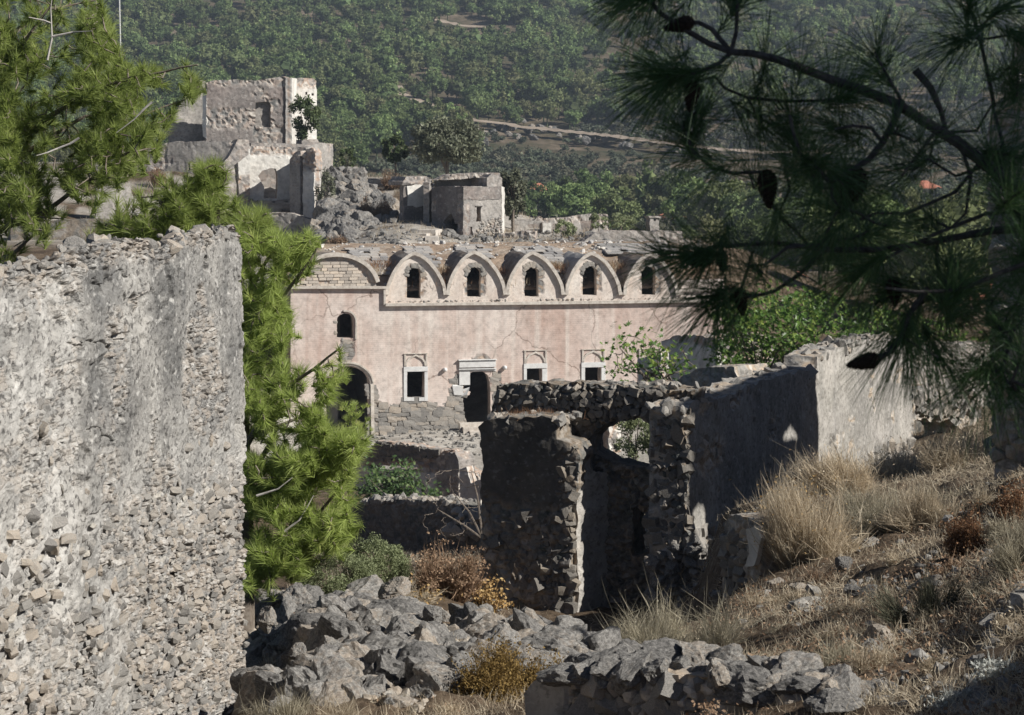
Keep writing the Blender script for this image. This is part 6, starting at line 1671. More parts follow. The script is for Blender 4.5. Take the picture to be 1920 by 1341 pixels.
pine('young pine whose crown shows just above the top of the rubble wall', o2, [o2, P(400, 700, 18), P(396, 450, 18), P(400, 380, 18), P(402, 320, 18)],
     [[(400, 520, 18), (340, 430, 17.8), (300, 380, 17.7), (280, 340, 17.7)], [(400, 480, 18), (450, 430, 17.8), (500, 400, 17.7)], [(400, 560, 18), (280, 440, 17.6), (200, 420, 17.5)]],
     [([(350, 318), (400, 305), (440, 322), (455, 370), (450, 430), (430, 470), (350, 470), (330, 430), (345, 370)], 210, 17.5, 18.5), ([(215, 380), (300, 330), (350, 340), (350, 470), (140, 470), (160, 440), (190, 415)], 260, 17.3, 18.4), ([(440, 380), (480, 385), (515, 425), (500, 455), (440, 470)], 60, 17.5, 18.3)], 33, gap=.2, ridlo=.2)
o3 = np.array([P(452, 0, 17.6)[0], 17.6, gz(P(452, 0, 17.6)[0], 17.6)])
pine('bright green pine past the right end of the rubble wall, before the church corner', o3, [o3, P(455, 1000, 17.6), P(450, 800, 17.6), P(446, 600, 17.6), P(450, 430, 17.6)],
     [[(450, 700, 17.6), (480, 620, 17.4), (540, 545, 17.3), (580, 490, 17.2), (600, 455, 17.2)], [(450, 860, 17.6), (500, 770, 17.4), (545, 720, 17.2), (590, 690, 17.1), (640, 650, 17)], [(455, 980, 17.6), (530, 890, 17.3), (600, 850, 17.1), (670, 825, 17)],
      [(455, 1050, 17.6), (540, 1000, 17.3), (600, 960, 17.1), (640, 910, 17)], [(448, 620, 17.6), (480, 520, 17.8), (520, 455, 17.8)], [(455, 930, 17.6), (520, 800, 17.8), (600, 770, 17.8)]],
     [([(445, 420), (480, 400), (500, 440), (560, 425), (605, 445), (618, 480), (570, 505), (540, 540), (500, 560), (450, 580)], 130, 16.9, 18.1), ([(448, 560), (520, 545), (538, 575), (545, 620), (525, 660), (550, 700), (570, 680), (585, 700), (560, 740), (460, 760)], 150, 16.8, 18.0),
      ([(600, 690), (640, 640), (655, 660), (640, 720), (615, 760), (590, 760)], 16, 16.8, 17.4), ([(452, 740), (560, 740), (595, 765), (620, 812), (692, 812), (675, 860), (600, 875), (455, 900)], 260, 16.6, 17.9),
      ([(455, 860), (650, 850), (664, 900), (656, 955), (668, 990), (630, 1030), (460, 1030)], 310, 16.6, 17.9), ([(460, 1000), (610, 1000), (575, 1055), (530, 1090), (470, 1115), (462, 1110)], 170, 16.6, 17.8)], 35, gap=.1, dead=[[(530, 1000, 16.7), (560, 975, 16.7), (590, 930, 16.7)], [(480, 930, 16.6), (520, 915, 16.6), (550, 895, 16.6)]])
# seedling in front of the archway
so_ = G(668, 90)
sd_ = thing('pine_seedling', 'small pine seedling in front of the dark left archway of the church', 'pine tree', P(668, 815, 88))
mb = MB(); tube(mb, [[0, 0, -.6], [0, 0, .6], [.02, 0, 1.3]], [.03, .02, .01], 5); mb.build('trunk', M['bark'], sd_)
rs = np.random.RandomState(36); mb = MB(); C = np.stack([rs.normal(size=40) * .28, rs.normal(size=40) * .25, rs.uniform(.1, 1.4, 40)], 1)
add_tufts(mb, C, C - np.array([0, 0, .2]) + np.array([0, 0, .5]), tuft_templates(901, 3, 40, .3, .1), rs, .012); mb.build('crown', M['needle'], sd_)

# ------------------------------------------------------------------ the near pine whose boughs hang in from the right
NP = np.array([3.0, 3.2, gz(3.0, 3.2)])
np_t = thing('pine_tree', 'dark pine boughs with long needles hanging in at the upper right, nearest the viewer', 'pine tree', NP)
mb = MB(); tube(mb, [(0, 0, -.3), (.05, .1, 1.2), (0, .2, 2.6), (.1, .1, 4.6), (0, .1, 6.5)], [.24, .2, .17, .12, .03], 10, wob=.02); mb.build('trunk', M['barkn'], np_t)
def B(pts, Y0=4.0): return [P(p[0], p[1], p[2] if len(p) > 2 else Y0) for p in pts]
rad = lambda a, b, Y=4.0: (a / 2 / FPX * Y, b / 2 / FPX * Y)
near = [  # path, start and end width in pixels of the 1920 picture
    ([(2700, 620, 3.6), (2300, 500, 3.8), (1960, 385), (1900, 347), (1850, 310), (1800, 268), (1740, 232), (1680, 195), (1620, 170), (1560, 150), (1510, 130), (1460, 112), (1410, 100), (1370, 97), (1330, 82), (1290, 58), (1240, 25), (1190, -30)], 28, 8),
    ([(1370, 97), (1381, 60), (1383, 10), (1384, -40)], 9, 5), ([(1372, 97), (1345, 120), (1300, 138), (1245, 146)], 9, 6), ([(1368, 94), (1335, 55), (1310, 42), (1290, 45)], 10, 7),
    ([(1690, 192, 4), (1675, 230, 3.95), (1655, 268, 3.9), (1630, 298, 3.9), (1600, 318, 3.9), (1585, 335, 3.9)], 15, 9), ([(1655, 268, 3.9), (1635, 240, 3.9), (1600, 235, 3.85), (1565, 242, 3.85)], 8, 5), ([(1600, 318, 3.9), (1560, 336, 3.9), (1525, 330, 3.9), (1500, 290, 3.9), (1485, 240, 3.9), (1480, 215, 3.9)], 9, 6),
    ([(1280, 238, 4.1), (1300, 285, 4.1), (1335, 315, 4.1), (1375, 325, 4.1), (1430, 323, 4.1), (1440, 335, 4.1)], 7, 7), ([(1340, 142, 4.1), (1360, 165, 4.1), (1400, 182, 4.1), (1470, 190, 4.1), (1540, 188, 4.1), (1600, 180, 4.1)], 6, 6),
    ([(1865, 200, 4.2), (1855, 150, 4.2), (1842, 90, 4.2), (1828, 40, 4.2), (1815, 5, 4.2)], 9, 6), ([(1838, 50, 4.2), (1862, 28, 4.2), (1890, 12, 4.2)], 6, 5), ([(1848, 72, 4.2), (1815, 70, 4.2), (1795, 80, 4.2)], 6, 4), ([(1850, 72, 4.2), (1890, 66, 4.2), (1935, 90, 4.2)], 6, 5),
    ([(1690, 190, 4), (1668, 150, 4), (1650, 118, 4), (1640, 98, 4)], 7, 4), ([(1778, 256, 4.0), (1764, 205, 4.0), (1745, 165, 4.0), (1716, 132, 4.0)], 8, 16),
    ([(2300, 520, 3.9), (1960, 428, 4.1), (1860, 432, 4.1), (1760, 452, 4.1), (1660, 468, 4.1), (1560, 470, 4.1), (1450, 456, 4.1), (1350, 462, 4.1), (1290, 478, 4.1)], 18, 6), ([(1545, 470, 4.1), (1500, 515, 4.1), (1450, 548, 4.1), (1395, 560, 4.1), (1345, 562, 4.1)], 9, 5), ([(1412, 470, 4.1), (1400, 510, 4.1), (1388, 545, 4.1)], 6, 6),
    ([(2200, 480, 3.9), (1960, 480, 3.9), (1880, 510, 3.9), (1800, 545, 3.9), (1720, 548, 3.9), (1660, 540, 3.9)], 11, 5), ([(1740, 540, 4), (1705, 590, 4), (1690, 635, 4), (1665, 664, 4), (1648, 671, 4)], 12, 11), ([(1690, 632, 4), (1730, 655, 4), (1760, 670, 4)], 6, 5),
    ([(2150, 600, 4), (1960, 560, 4), (1900, 620, 4), (1880, 690, 4), (1850, 705, 4)], 9, 6), ([(1950, 395, 4), (1850, 400, 4), (1750, 440, 4), (1660, 485, 4), (1600, 520, 4)], 9, 5), ([(1800, 270, 4), (1820, 330, 4), (1810, 400, 4), (1780, 430, 4)], 8, 5), ([(1880, 330, 4), (1880, 270, 4.1), (1862, 200, 4.2)], 8, 7), ([(1760, 240, 4), (1720, 290, 4), (1690, 330, 4)], 7, 5), ([(1840, 300, 4), (1790, 360, 4), (1700, 400, 4), (1640, 400, 4)], 8, 5)]
mb = MB(); NL = []
for pts, w0, w1 in near:
    L = [p - NP for p in B(pts)]; Y = 4.0
    n = len(L); tube(mb, L, np.linspace(w0, w1, n) / 2 / FPX * Y, 8, wob=.0012); NL.append(L)
# the bough's own way back to the trunk
tube(mb, [NL[0][0], (NL[0][0] + np.array([0, .2, 2.2])) * .5, np.array([0, .2, 2.0])], [.024, .04, .07], 8)
rs = np.random.RandomState(41)
tip_px = [(1245, 146, -1, .05), (1383, -20, 0, 1), (1190, -30, -1, .4), (1565, 242, -1, .2), (1480, 215, -.2, 1), (1280, 238, -.3, 1), (1600, 180, .6, .3), (1815, 8, -.4, 1), (1890, 12, 1, .3), (1795, 80, -1, 0), (1935, 90, 1, -.6), (1640, 100, -.4, 1), (1290, 480, -1, -.1), (1345, 562, -1, -.15), (1660, 540, -1, -.2), (1690, 640, -.15, -1), (1760, 672, .5, -1), (1850, 705, -1, -.25), (1600, 520, -.8, -.5), (1340, 560, -.8, -.5), (1700, 635, -.35, -1), (1845, 700, -.6, -.8), (1190, -24, -1, -.25), (1192, -22, -1, -.02), (1215, 0, -1, -.35), (1250, 148, -.6, -.8), (1248, 146, -1, .25), (1246, 147, -1, -.2), (1240, 472, -.8, .6), (1285, 478, -.9, .2), (1500, 128, .15, 1), (1440, 108, .3, 1), (1560, 150, .2, 1), (1330, 150, -.6, -.5), (1420, 183, -.2, -1), (1300, 290, -1, .2), (1340, 318, -1, -.3), (1500, 290, -.4, .6), (1530, 328, -.5, -.8), (1350, 462, -.3, -1), (1450, 456, -.2, -1), (1560, 470, .1, -1), (1385, 0, .5, .8), (1330, 470, -.7, -.7), (1260, 30, -.6, -.6)]
tips = [P(a, b, 4.0 + .1 * (i % 3)) - NP for i, (a, b, c, d) in enumerate(tip_px)]
tdir = [np.array([c, rs.uniform(-.3, .3), d]) for (a, b, c, d) in tip_px]
poly = [(1250, 170), (1330, 160), (1480, 190), (1560, 230), (1650, 260), (1700, 180), (1800, 110), (1860, 60), (2000, 40), (2000, 780), (1880, 760), (1860, 560), (1780, 600), (1650, 580), (1560, 500), (1400, 560), (1330, 540), (1280, 480), (1300, 380)]
pa = np.array(poly); extra = []
while len(extra) < 88:
    x, y = rs.uniform(1240, 2000), rs.uniform(20, 780)
    wgt = 0.35 + 0.65 * sst(1300, 1800, x) * sst(120, 300, y)
    if inpoly([x], [y], poly)[0] and rs.rand() < wgt: extra.append(P(x, y, rs.uniform(3.75, 4.5)) - NP)
D2 = grow(mb, NL, np.array(extra), rs, .0022, .005, .03)
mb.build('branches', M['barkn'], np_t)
TN = tuft_templates(910, 6, 80, .165, .08, 12, 66)
mb = MB()
add_tufts(mb, np.array(tips), np.array(tdir), TN, rs, .00075, 4, .16)
add_tufts(mb, np.array(tips)[:26], (np.array(tdir) + rs.normal(size=(len(tips), 3)) * .25)[:26], TN, rs, .0009, 4, .2)
D2 = D2 / (np.linalg.norm(D2, axis=1)[:, None] + 1e-6) + rs.normal(size=D2.shape) * .25
add_tufts(mb, np.array(extra), D2, TN, rs, .00072, 4, .2)
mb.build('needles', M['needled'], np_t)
# the crown above and behind, outside the picture, that keeps these boughs in shade
mb = MB(); rs = np.random.RandomState(43)
C = np.array([0.7, -.6, 3.8]) + clumpy(rs, 620, 50, (1.7, 1.5, 2.0), .9, .15, .35)[0]
add_tufts(mb, C, C - np.array([0, 0, 2.0]), tuft_templates(911, 4, 70, .2, .15), rs, .006); mb.build('crown', M['needled'], np_t)
mb = MB()
for k in range(16):
    e = C[k * 20]; tube(mb, [[0, .1, rs.uniform(2.5, 4.5)], e * .5 + np.array([0, 0, 1.8]), e], [.05, .03, .008], 6)
mb.build('limbs', M['barkn'], np_t)
def cone(px, py, Y, L, dirx, dirz, label):
    o = P(px, py, Y); t = thing('pine_cone', label, 'pine cone', o, 'cones hanging on the near pine boughs')
    u, v, d = frame((dirx, .15, dirz)); mb = MB(); rs = np.random.RandomState(int(px))
    prof = [(0, .25), (.1, .75), (.25, 1), (.45, .95), (.7, .7), (.9, .35), (1, .08)]
    V, n = [], 12
    for f, r in prof:
        for a in range(n): V.append(d * L * f + (u * math.cos(a * 2 * math.pi / n) + v * math.sin(a * 2 * math.pi / n)) * r * L * .25)
    i = np.arange(len(prof) - 1)[:, None] * n; j = np.arange(n)[None]; k = (j + 1) % n
    mb.add(V, None, np.stack([i + j, i + k, i + n + k, i + n + j], -1).reshape(-1, 4), .3); mb.build('core', M['cone'], t)
    mb = MB()
    for q in range(110):
        f = (q + .5) / 110; r = np.interp(f, [p[0] for p in prof], [p[1] for p in prof]) * L * .25; a = q * 2.39996
        rd = u * math.cos(a) + v * math.sin(a); c = d * L * f + rd * r
        td = np.cross(d, rd); s = L * .052
        mb.add([c - td * s, c + rd * s * .55 - d * s * .3, c + td * s, c + d * s * 1.5 + rd * s * .35, c - d * s * .8], [[0, 1, 3], [1, 2, 3], [0, 4, 1], [4, 2, 1]], None, rs.rand())
    mb.build('scales', M['cone'], t)
for a in ((1302, 40, 4, .062, -1, -.25, 'rounded dark cone at the top end of the near pine bough'), (1300, 152, 4, .062, -.1, -1, 'dark cone hanging below the fork of the near bough'), (1437, 318, 4.1, .08, .1, -1, 'broad dark cone hanging from the curved middle twig'), (1615, 318, 3.9, .092, -.45, -1, 'long dark cone in the middle of the needle mass'),
          (1338, 486, 4.1, .07, -1, 0, 'cone lying level at the lower left of the boughs'), (1352, 468, 4.1, .05, .1, -1, 'small cone hanging beside the level cone'), (1386, 540, 4.1, .058, .15, -1, 'cone hanging clear below the boughs against the fig tree'), (1650, 672, 4.0, .066, -1, -.25, 'cone low on the drooping twig in front of the pale wall'), (1675, 520, 4.1, .06, .1, -1, 'cone hidden among the lower right needles')):
    cone(*a)

# ------------------------------------------------------------------ fig trees with their large leaves
def leafshape():
    o = [(0, -.1)]
    for a, r in ((-75, .55), (-50, .38), (-38, .95), (-16, .5), (0, 1.15), (16, .5), (38, .95), (50, .38), (75, .55)):
        o.append((math.sin(R(a)) * r * .62, math.cos(R(a)) * r))
    V = [(x, y, .18 * abs(x)) for x, y in o] + [(0, .35, 0)]
    n = len(o); T = [[n, i, (i + 1) % n] for i in range(n)]
    return np.array(V), np.array(T)
LV, LT = leafshape()
FL = {}
for key, mt in (('fig', 'fig'), ('figd', 'figd')):
    FL[key] = []
    for v in (0.1, .45, .75, 1.0):
        o = mk('leaf_shape', LV, LT, M[mt], None, {'rid': np.full(len(LV), v)}); FL[key].append(o.data); bpy.data.objects.remove(o)
def fig(label, px, pyb, Y, poly, nleaf, key, size, seed, nst=16, ydep=1.2, stemmat='bark', low=None):
    o = G(px, Y); o[2] = min(o[2], P(px, pyb, Y)[2]); rs = np.random.RandomState(seed)
    t = thing('fig_tree', label, 'fig tree', o)
    pa = np.array(poly); tips = []
    while len(tips) < nst * 4:
        x, y = rs.uniform(pa[:, 0].min(), pa[:, 0].max()), rs.uniform(pa[:, 1].min(), pa[:, 1].max())
        if inpoly([x], [y], poly)[0]: tips.append(P(x, y, Y + rs.uniform(-1, 1) * ydep) - o)
    tips = np.array(tips); base = P(px, pyb, Y) - o
    mb = MB(); limbs = []
    for k in range(nst):
        e = tips[k]; m = base + (e - base) * .5 + rs.normal(size=3) * .12 + np.array([0, 0, .05])
        L = [base + rs.normal(size=3) * np.array([.35, .2, .02]), m, e]; limbs.append(L); tube(mb, resample3(L, .3), np.linspace(.035, .008, len(resample3(L, .3))), 5, .5)
    grow(mb, limbs, tips[nst:], rs, .006, .014, .0)
    mb.build('stems', M[stemmat], t)
    per = max(1, nleaf // len(tips)); ms = MB(); cnt = 0
    allp = []
    for c in tips:
        for q in range(per): allp.append(c + rs.normal(size=3) * size * 1.25)
    rs.shuffle(allp)
    allp.sort(key=lambda p: p[1])
    for c in allp:
        nrm = Vector(rs.normal(size=3) * .6 + np.array([.35, -.45, .75])).normalized()
        s = size * rs.uniform(.6, 1.2)
        q = nrm.to_track_quat('Z', 'Y').to_matrix().to_4x4() @ Matrix.Rotation(rs.uniform(0, 6.28), 4, 'Z')
        Mx = Matrix.Translation(c) @ q @ Matrix.Diagonal((s, s, s, 1)); me = FL[key][rs.randint(4)]
        if cnt < 300: inst('leaf', me, Mx, t)
        else: ms.add(np.c_[LV, np.ones(len(LV))] @ np.array(Mx).T[:, :3], LT, None, rs.rand())
        cnt += 1
    if ms.n: ms.build('inner_leaves', M[key], t)['kind'] = 'stuff'
    return t
fig('broad leafy green fig tree behind the long ruined wall', 1420, 735, 48, [(1335, 690), (1345, 640), (1352, 580), (1390, 560), (1470, 548), (1540, 560), (1590, 590), (1605, 630), (1560, 650), (1500, 668), (1420, 700), (1380, 715)], 3600, 'fig', .15, 51, 26, 1.6)
fig('open fig bush with pale upright stems against the pink church wall', 1225, 735, 38.5, [(1150, 650), (1160, 625), (1185, 622), (1240, 640), (1290, 650), (1320, 680), (1300, 700), (1250, 712), (1150, 715), (1145, 690)], 420, 'fig', .125, 52, 14, .5)
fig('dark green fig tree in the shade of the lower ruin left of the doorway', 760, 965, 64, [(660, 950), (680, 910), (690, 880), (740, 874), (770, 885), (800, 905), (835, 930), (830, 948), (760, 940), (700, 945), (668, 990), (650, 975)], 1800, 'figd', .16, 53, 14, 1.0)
fig('low green fig growth on the right behind the pale ruin', 1640, 660, 70, [(1600, 600), (1680, 570), (1780, 600), (1850, 640), (1840, 690), (1700, 690), (1620, 660)], 1500, 'fig', .2, 54, 12, 2.0)

# ------------------------------------------------------------------ shrubs and dry plants in front
def sage(label, px, py, wpx, hpx, Y, n, seed, mat='sage', leaf=.016):
    b = G(px, Y); b[2] = P(px, py, Y)[2]; rs = np.random.RandomState(seed); t = thing('green_shrub', label, 'shrub', b)
    rad = (wpx / 2 / FPX * Y, wpx / 2.4 / FPX * Y, hpx / FPX * Y * .55)
    p, k = clumpy(rs, n, 110, rad, .9, .55, .24); c = np.array([0, 0, rad[2] * .8])
    mb = MB(); leaves(mb, p + c, leaf, rs, np.clip(.5 * k + .5 * rs.rand(n), 0, 1), .3); mb.build('foliage', M[mat], t)
    mb = MB(); tp = p[:260] + c; stems(mb, np.zeros_like(tp) - np.array([0, 0, .1]), tp, .004, rs, rs.rand(260)); mb.build('stems', M['dryg'], t)
sage('left lobe of sage green shrub behind the rubble heap, beside the pine', 630, 1135, 150, 108, 18.0, 22000, 61, leaf=.0105)
sage('taller sage green shrub right of its twin behind the rubble heap', 708, 1125, 120, 118, 18.4, 22000, 62, leaf=.0105)
D = drybush
D('dry_yarrow', 'brown dried yarrow bush with flat heads beside the sage shrubs', 825, 1140, 165, 135, 1100, 'drybrown', 18.2, 'umbel', 'drybrown', 170, .022, .0035, upr=.7, fill=.8)
D('dry_yarrow', 'low tan undergrowth at the foot of the dried yarrow', 790, 1150, 150, 50, 500, 'dry', 17.6, 'spray', 'drygold', 300, .02, .003)
D('thistle', 'golden dry thistle against the dark ruined wall', 915, 1105, 70, 80, 60, 'drygold', 18.2, 'umbel', 'drygold', 46, .03, .004, upr=.6)
D('broom_bush', 'wide grey-tan broom bush in front of the ruin doorway', 1275, 1252, 310, 150, 2600, 'dryg', 14.3, 'spray', 'dryg', 600, .008, .0024, upr=.5, bend=.06, fill=.6)
D('broom_bush', 'lower left wing of the grey-tan broom bush by the dark doorway', 1165, 1240, 130, 80, 700, 'dryg', 14.6, 'spray', 'dry', 200, .008, .0024, upr=.45, bend=.06)
D('dry_bush', 'tall pale straw bush right of the white plastered stub', 1522, 1082, 195, 225, 4200, 'dry', 19.6, 'spray', 'drygold', 500, .012, .0032, upr=.5, fill=.7)
D('dry_bush', 'golden tipped dry bush at the foot of the long wall', 1490, 985, 200, 135, 2200, 'dry', 23.5, 'spray', 'drygold', 1300, .02, .0035, upr=.5, fill=.7)
D('dry_bush', 'pale dry bush in front of the sunlit stretch of the long wall', 1585, 965, 190, 125, 2200, 'dry', 27, 'spray', 'dry', 500, .018, .004, upr=.5, fill=.7)
D('dry_bush', 'straw coloured bush below the right end of the long wall', 1690, 940, 190, 105, 1900, 'dry', 30, 'spray', 'dryg', 400, .018, .0042, fill=.7)
D('dry_bush', 'tan dry bush in front of the pale ruin at right', 1790, 925, 180, 100, 1800, 'dry', 29, 'spray', 'dry', 500, .018, .0042, fill=.7)
D('dry_bush', 'greyish dry clump in the middle of the right slope', 1650, 1035, 190, 125, 2300, 'dryg', 21, 'spray', 'dry', 400, .012, .0032, upr=.5, fill=.6)
D('dry_bush', 'straw clump on the slope between stub and rusty bush', 1735, 1015, 165, 110, 1800, 'dry', 20.5, 'spray', 'dry', 400, .012, .003, upr=.5, fill=.6)
for px_, py_, w_, h_, n_, lb in ((560, 1190, 60, 60, 160, 'dry stalks in the gaps at the left of the rubble heap'), (640, 1255, 70, 50, 220, 'dry grass between the middle stones of the heap'), (850, 1225, 70, 50, 220, 'dry grass left of the ochre bush among stones'), (770, 1235, 60, 40, 180, 'straw between the stones below the largest boulder'), (1085, 1225, 60, 36, 180, 'straw beside the flat tan block'), (720, 1335, 90, 60, 300, 'dry grass at the bottom of the heap'), (840, 1345, 90, 60, 300, 'straw tuft at the bottom edge left of the ochre bush'), (500, 1290, 70, 90, 240, 'thin dry stalks by the end of the rubble wall')):
    D('dry_grass_tuft', lb, px_, py_, w_, h_, n_, 'dry', None, 'spray', 'drybrown', 60, .01, .002, upr=.4, fill=.6, bend=.15)
for k_, (px_, py_, w_, h_, mt_, n_) in enumerate([(1570, 1040, 90, 60, 'dry', 500), (1660, 960, 120, 80, 'dry', 700), (1750, 950, 120, 80, 'dryg', 700), (1850, 960, 100, 90, 'dry', 600), (1900, 1010, 110, 90, 'dryg', 600), (1690, 1060, 90, 50, 'dry', 450), (1780, 1075, 100, 50, 'drybrown', 450), (1600, 1150, 120, 60, 'dry', 600), (1680, 1150, 110, 50, 'drybrown', 500), (1480, 1130, 110, 50, 'dry', 500), (1560, 1200, 130, 70, 'dry', 700), (1660, 1260, 120, 60, 'drybrown', 500), (1760, 1260, 110, 60, 'dry', 500), (1850, 1120, 120, 70, 'dryg', 600), (1900, 1180, 110, 70, 'dry', 500), (1460, 1200, 110, 60, 'dryg', 500), (1400, 1250, 90, 50, 'dry', 400), (1240, 1275, 90, 40, 'dry', 350), (1820, 1010, 80, 60, 'dry', 400), (1540, 1090, 90, 50, 'drybrown', 450), (1760, 1160, 90, 60, 'dryg', 400), (1610, 1310, 120, 60, 'dry', 500), (1720, 1330, 90, 50, 'dry', 400)]):
    D('dry_tuft', ['low %s tuft on the right slope %s', ''][0] % ({'dry': 'straw coloured', 'dryg': 'grey-green', 'drybrown': 'brown'}[mt_], ['by the plastered stub', 'below the long wall', 'left of the rusty bush', 'above the rusty bush', 'at the right edge above the path', 'in the middle of the trodden ground', 'under the rusty bush', 'left of the half buried rock', 'above the half buried rock', 'behind the wide broom bush', 'before the half buried rock', 'below the half buried rock', 'above the flat slab', 'on the dark outcrop', 'beside the dark outcrop', 'right of the wide broom bush', 'under the wide broom bush', 'behind the low front wall', 'left of the right edge', 'under the tall straw bush', 'by the dark broom tuft', 'right of the low wall end', 'beside the flat slab'][k_]), px_, py_, w_, h_, n_, mt_, None, 'spray', mt_, 200, .010, .0022 if py_ > 1100 else .003, upr=.3, fill=.7, bend=.18)
D('rusty_bush', 'rusty orange dried bush on the right slope', 1822, 1045, 105, 125, 900, 'dryrust', 15.5, 'spray', 'dryrust', 2200, .012, .003, upr=.4, fill=1.0)
D('rusty_bush', 'smaller rust coloured bush at the right edge', 1905, 930, 90, 110, 350, 'dryrust', 16.5, 'spray', 'dryrust', 2200, .014, .003, upr=.4, fill=1.0)
D('broom_bush', 'dark grey-green broom tuft on the lower right slope', 1735, 1215, 150, 150, 1100, 'greygr', 12.2, None, None, 0, .01, .002, upr=.55, bend=.05, fill=.5)
D('broom_bush', 'grey broom tuft leaning in from the right edge', 1925, 1090, 170, 200, 900, 'dryg', 12.0, None, None, 0, .01, .002, upr=.5, bend=.06, fill=.5)
D('broom_bush', 'small pale broom behind the low front wall', 1520, 1300, 230, 120, 1300, 'dryg', 11.0, 'spray', 'dry', 300, .006, .0018, upr=.5, bend=.06, fill=.6)
D('broom_bush', 'tan tuft right of the low front wall', 1650, 1320, 150, 90, 700, 'dry', 10.2, 'spray', 'dry', 200, .006, .0018, upr=.45, fill=.6)
D('ochre_bush', 'dense ochre brown cushion bush behind the low front wall', 945, 1365, 190, 150, 1500, 'ochre', 11.9, 'spray', 'ochre', 13000, .009, .0022, upr=.35, fill=1.2)
D('ochre_bush', 'right lobe of the ochre cushion bush', 1025, 1310, 110, 80, 700, 'ochre', 12.4, 'spray', 'ochre', 4500, .009, .0022, upr=.35, fill=1.2)
D('dry_grass_tuft', 'olive tinted dry grass at the foot of the rubble wall', 545, 1385, 180, 130, 1100, 'dryg', 11.4, None, None, 0, .01, .0017, upr=.45, fill=.5)
D('dry_grass_tuft', 'tan dry grass below the rubble heap', 640, 1400, 150, 110, 800, 'dry', 11.0, None, None, 0, .01, .0017, upr=.45, fill=.5)
D('rusty_bush', 'small red-brown plant on the edge of the shadow by the rubble', 960, 1205, 90, 46, 160, 'dryrust', 15.5, 'spray', 'dryrust', 500, .012, .002, fill=1.0)
D('dry_yarrow', 'brown yarrow with flat heads in front of the low wall', 1340, 1390, 130, 120, 90, 'dry', 8.9, 'umbel', 'drybrown', 40, .014, .0016, upr=.7)
D('dry_yarrow', 'thin dry stalks at the bottom edge right of the low wall', 1420, 1400, 110, 100, 120, 'dryg', 8.8, 'umbel', 'drybrown', 12, .01, .0014, upr=.6)
D('dry_weed', 'dry stalks between stub and broom bush', 1420, 1160, 90, 70, 260, 'dry', 17.5, 'spray', 'dryrust', 200, .012, .002, fill=.8)
D('dry_weed', 'dry brown weeds on the shaded house floor', 1120, 1150, 160, 60, 400, 'drybrown', 25, 'spray', 'dryrust', 200, .015, .003, fill=.8)
D('dry_weed', 'dry straw tuft on the ledge of the dark front wall', 980, 790, 90, 26, 300, 'dryrust', None, None, None, 0, .01, .003) if False else None
t_ = thing('dry_weed', 'dry reddish grass on the ledge of the dark front wall', 'weeds', WA.w(WA.sz(985, 786)[0], WA.sz(985, 790)[1], .5))
mb = MB(); rs = np.random.RandomState(65); a = rs.normal(size=(420, 3)) * np.array([.26, .15, .01]); stems(mb, a, a + np.stack([rs.normal(size=420) * .06, rs.normal(size=420) * .06, rs.uniform(.04, .17, 420)], 1), .0035, rs, rs.rand(420)); mb.build('stems', M['dryrust'], t_)
for px, py, Y, n, lb in ((1868, 1268, 9.3, 500, 'silver leaved plant at the lower right edge'), (1780, 1325, 8.9, 420, 'silver leaved cushion on the flat slab, bottom right')):
    b = hit(px, py + 14); b = G(px, Y) if abs(b[1] - Y) > 6 else b
    t_ = thing('silver_plant', lb, 'plant', b); rs = np.random.RandomState(px); mb = MB()
    p, k = clumpy(rs, n, 24, (.13, .1, .05), .3, .3, .4); leaves(mb, p + np.array([0, 0, .05]), .011, rs, None, .4); mb.build('foliage', M['silver'], t_)
    mb = MB(); stems(mb, p[:30] * .3, p[:30] + np.array([0, 0, .14]), .0015, rs, rs.rand(30)); mb.build('stems', M['silver'], t_)
# bare dead branches by the ruin's left corner
t_ = thing('dead_shrub', 'bare dark twiggy shrub leaning against the left corner of the ruin', 'shrub', G(880, 46))
rs = np.random.RandomState(66); mb = MB(); b0 = np.array([0, 0, .0]); o = np.array(t_.location); tips = np.array([P(rs.uniform(790, 905), rs.uniform(880, 1010), 46 + rs.uniform(-.4, .4)) - o for _ in range(90)])
lim = [[P(905, 1010, 46) - o, P(880, 960, 46) - o, P(850, 925, 46) - o], [P(905, 1010, 46) - o, P(870, 985, 46) - o, P(820, 955, 46) - o], [P(905, 1010, 46) - o, P(895, 930, 46) - o, P(885, 890, 46) - o]]
for L in lim: tube(mb, L, [.03, .02, .01], 5)
grow(mb, lim, tips, rs, .005, .012, 0); mb.build('branches', M['bark'], t_)
# shrub seen through the broken opening
small_tree('shrub', 'olive green shrub seen through the broken opening of the ruin', 'shrub', 1192, 895, 41, 90, 125, .03, 'sage', 3200, .035, 30, .9)
small_tree('shrub', 'sparse thorny shrub left of the green one in the broken opening', 'shrub', 1140, 900, 51, 60, 70, .02, 'olive', 500, .04, 20, .9)

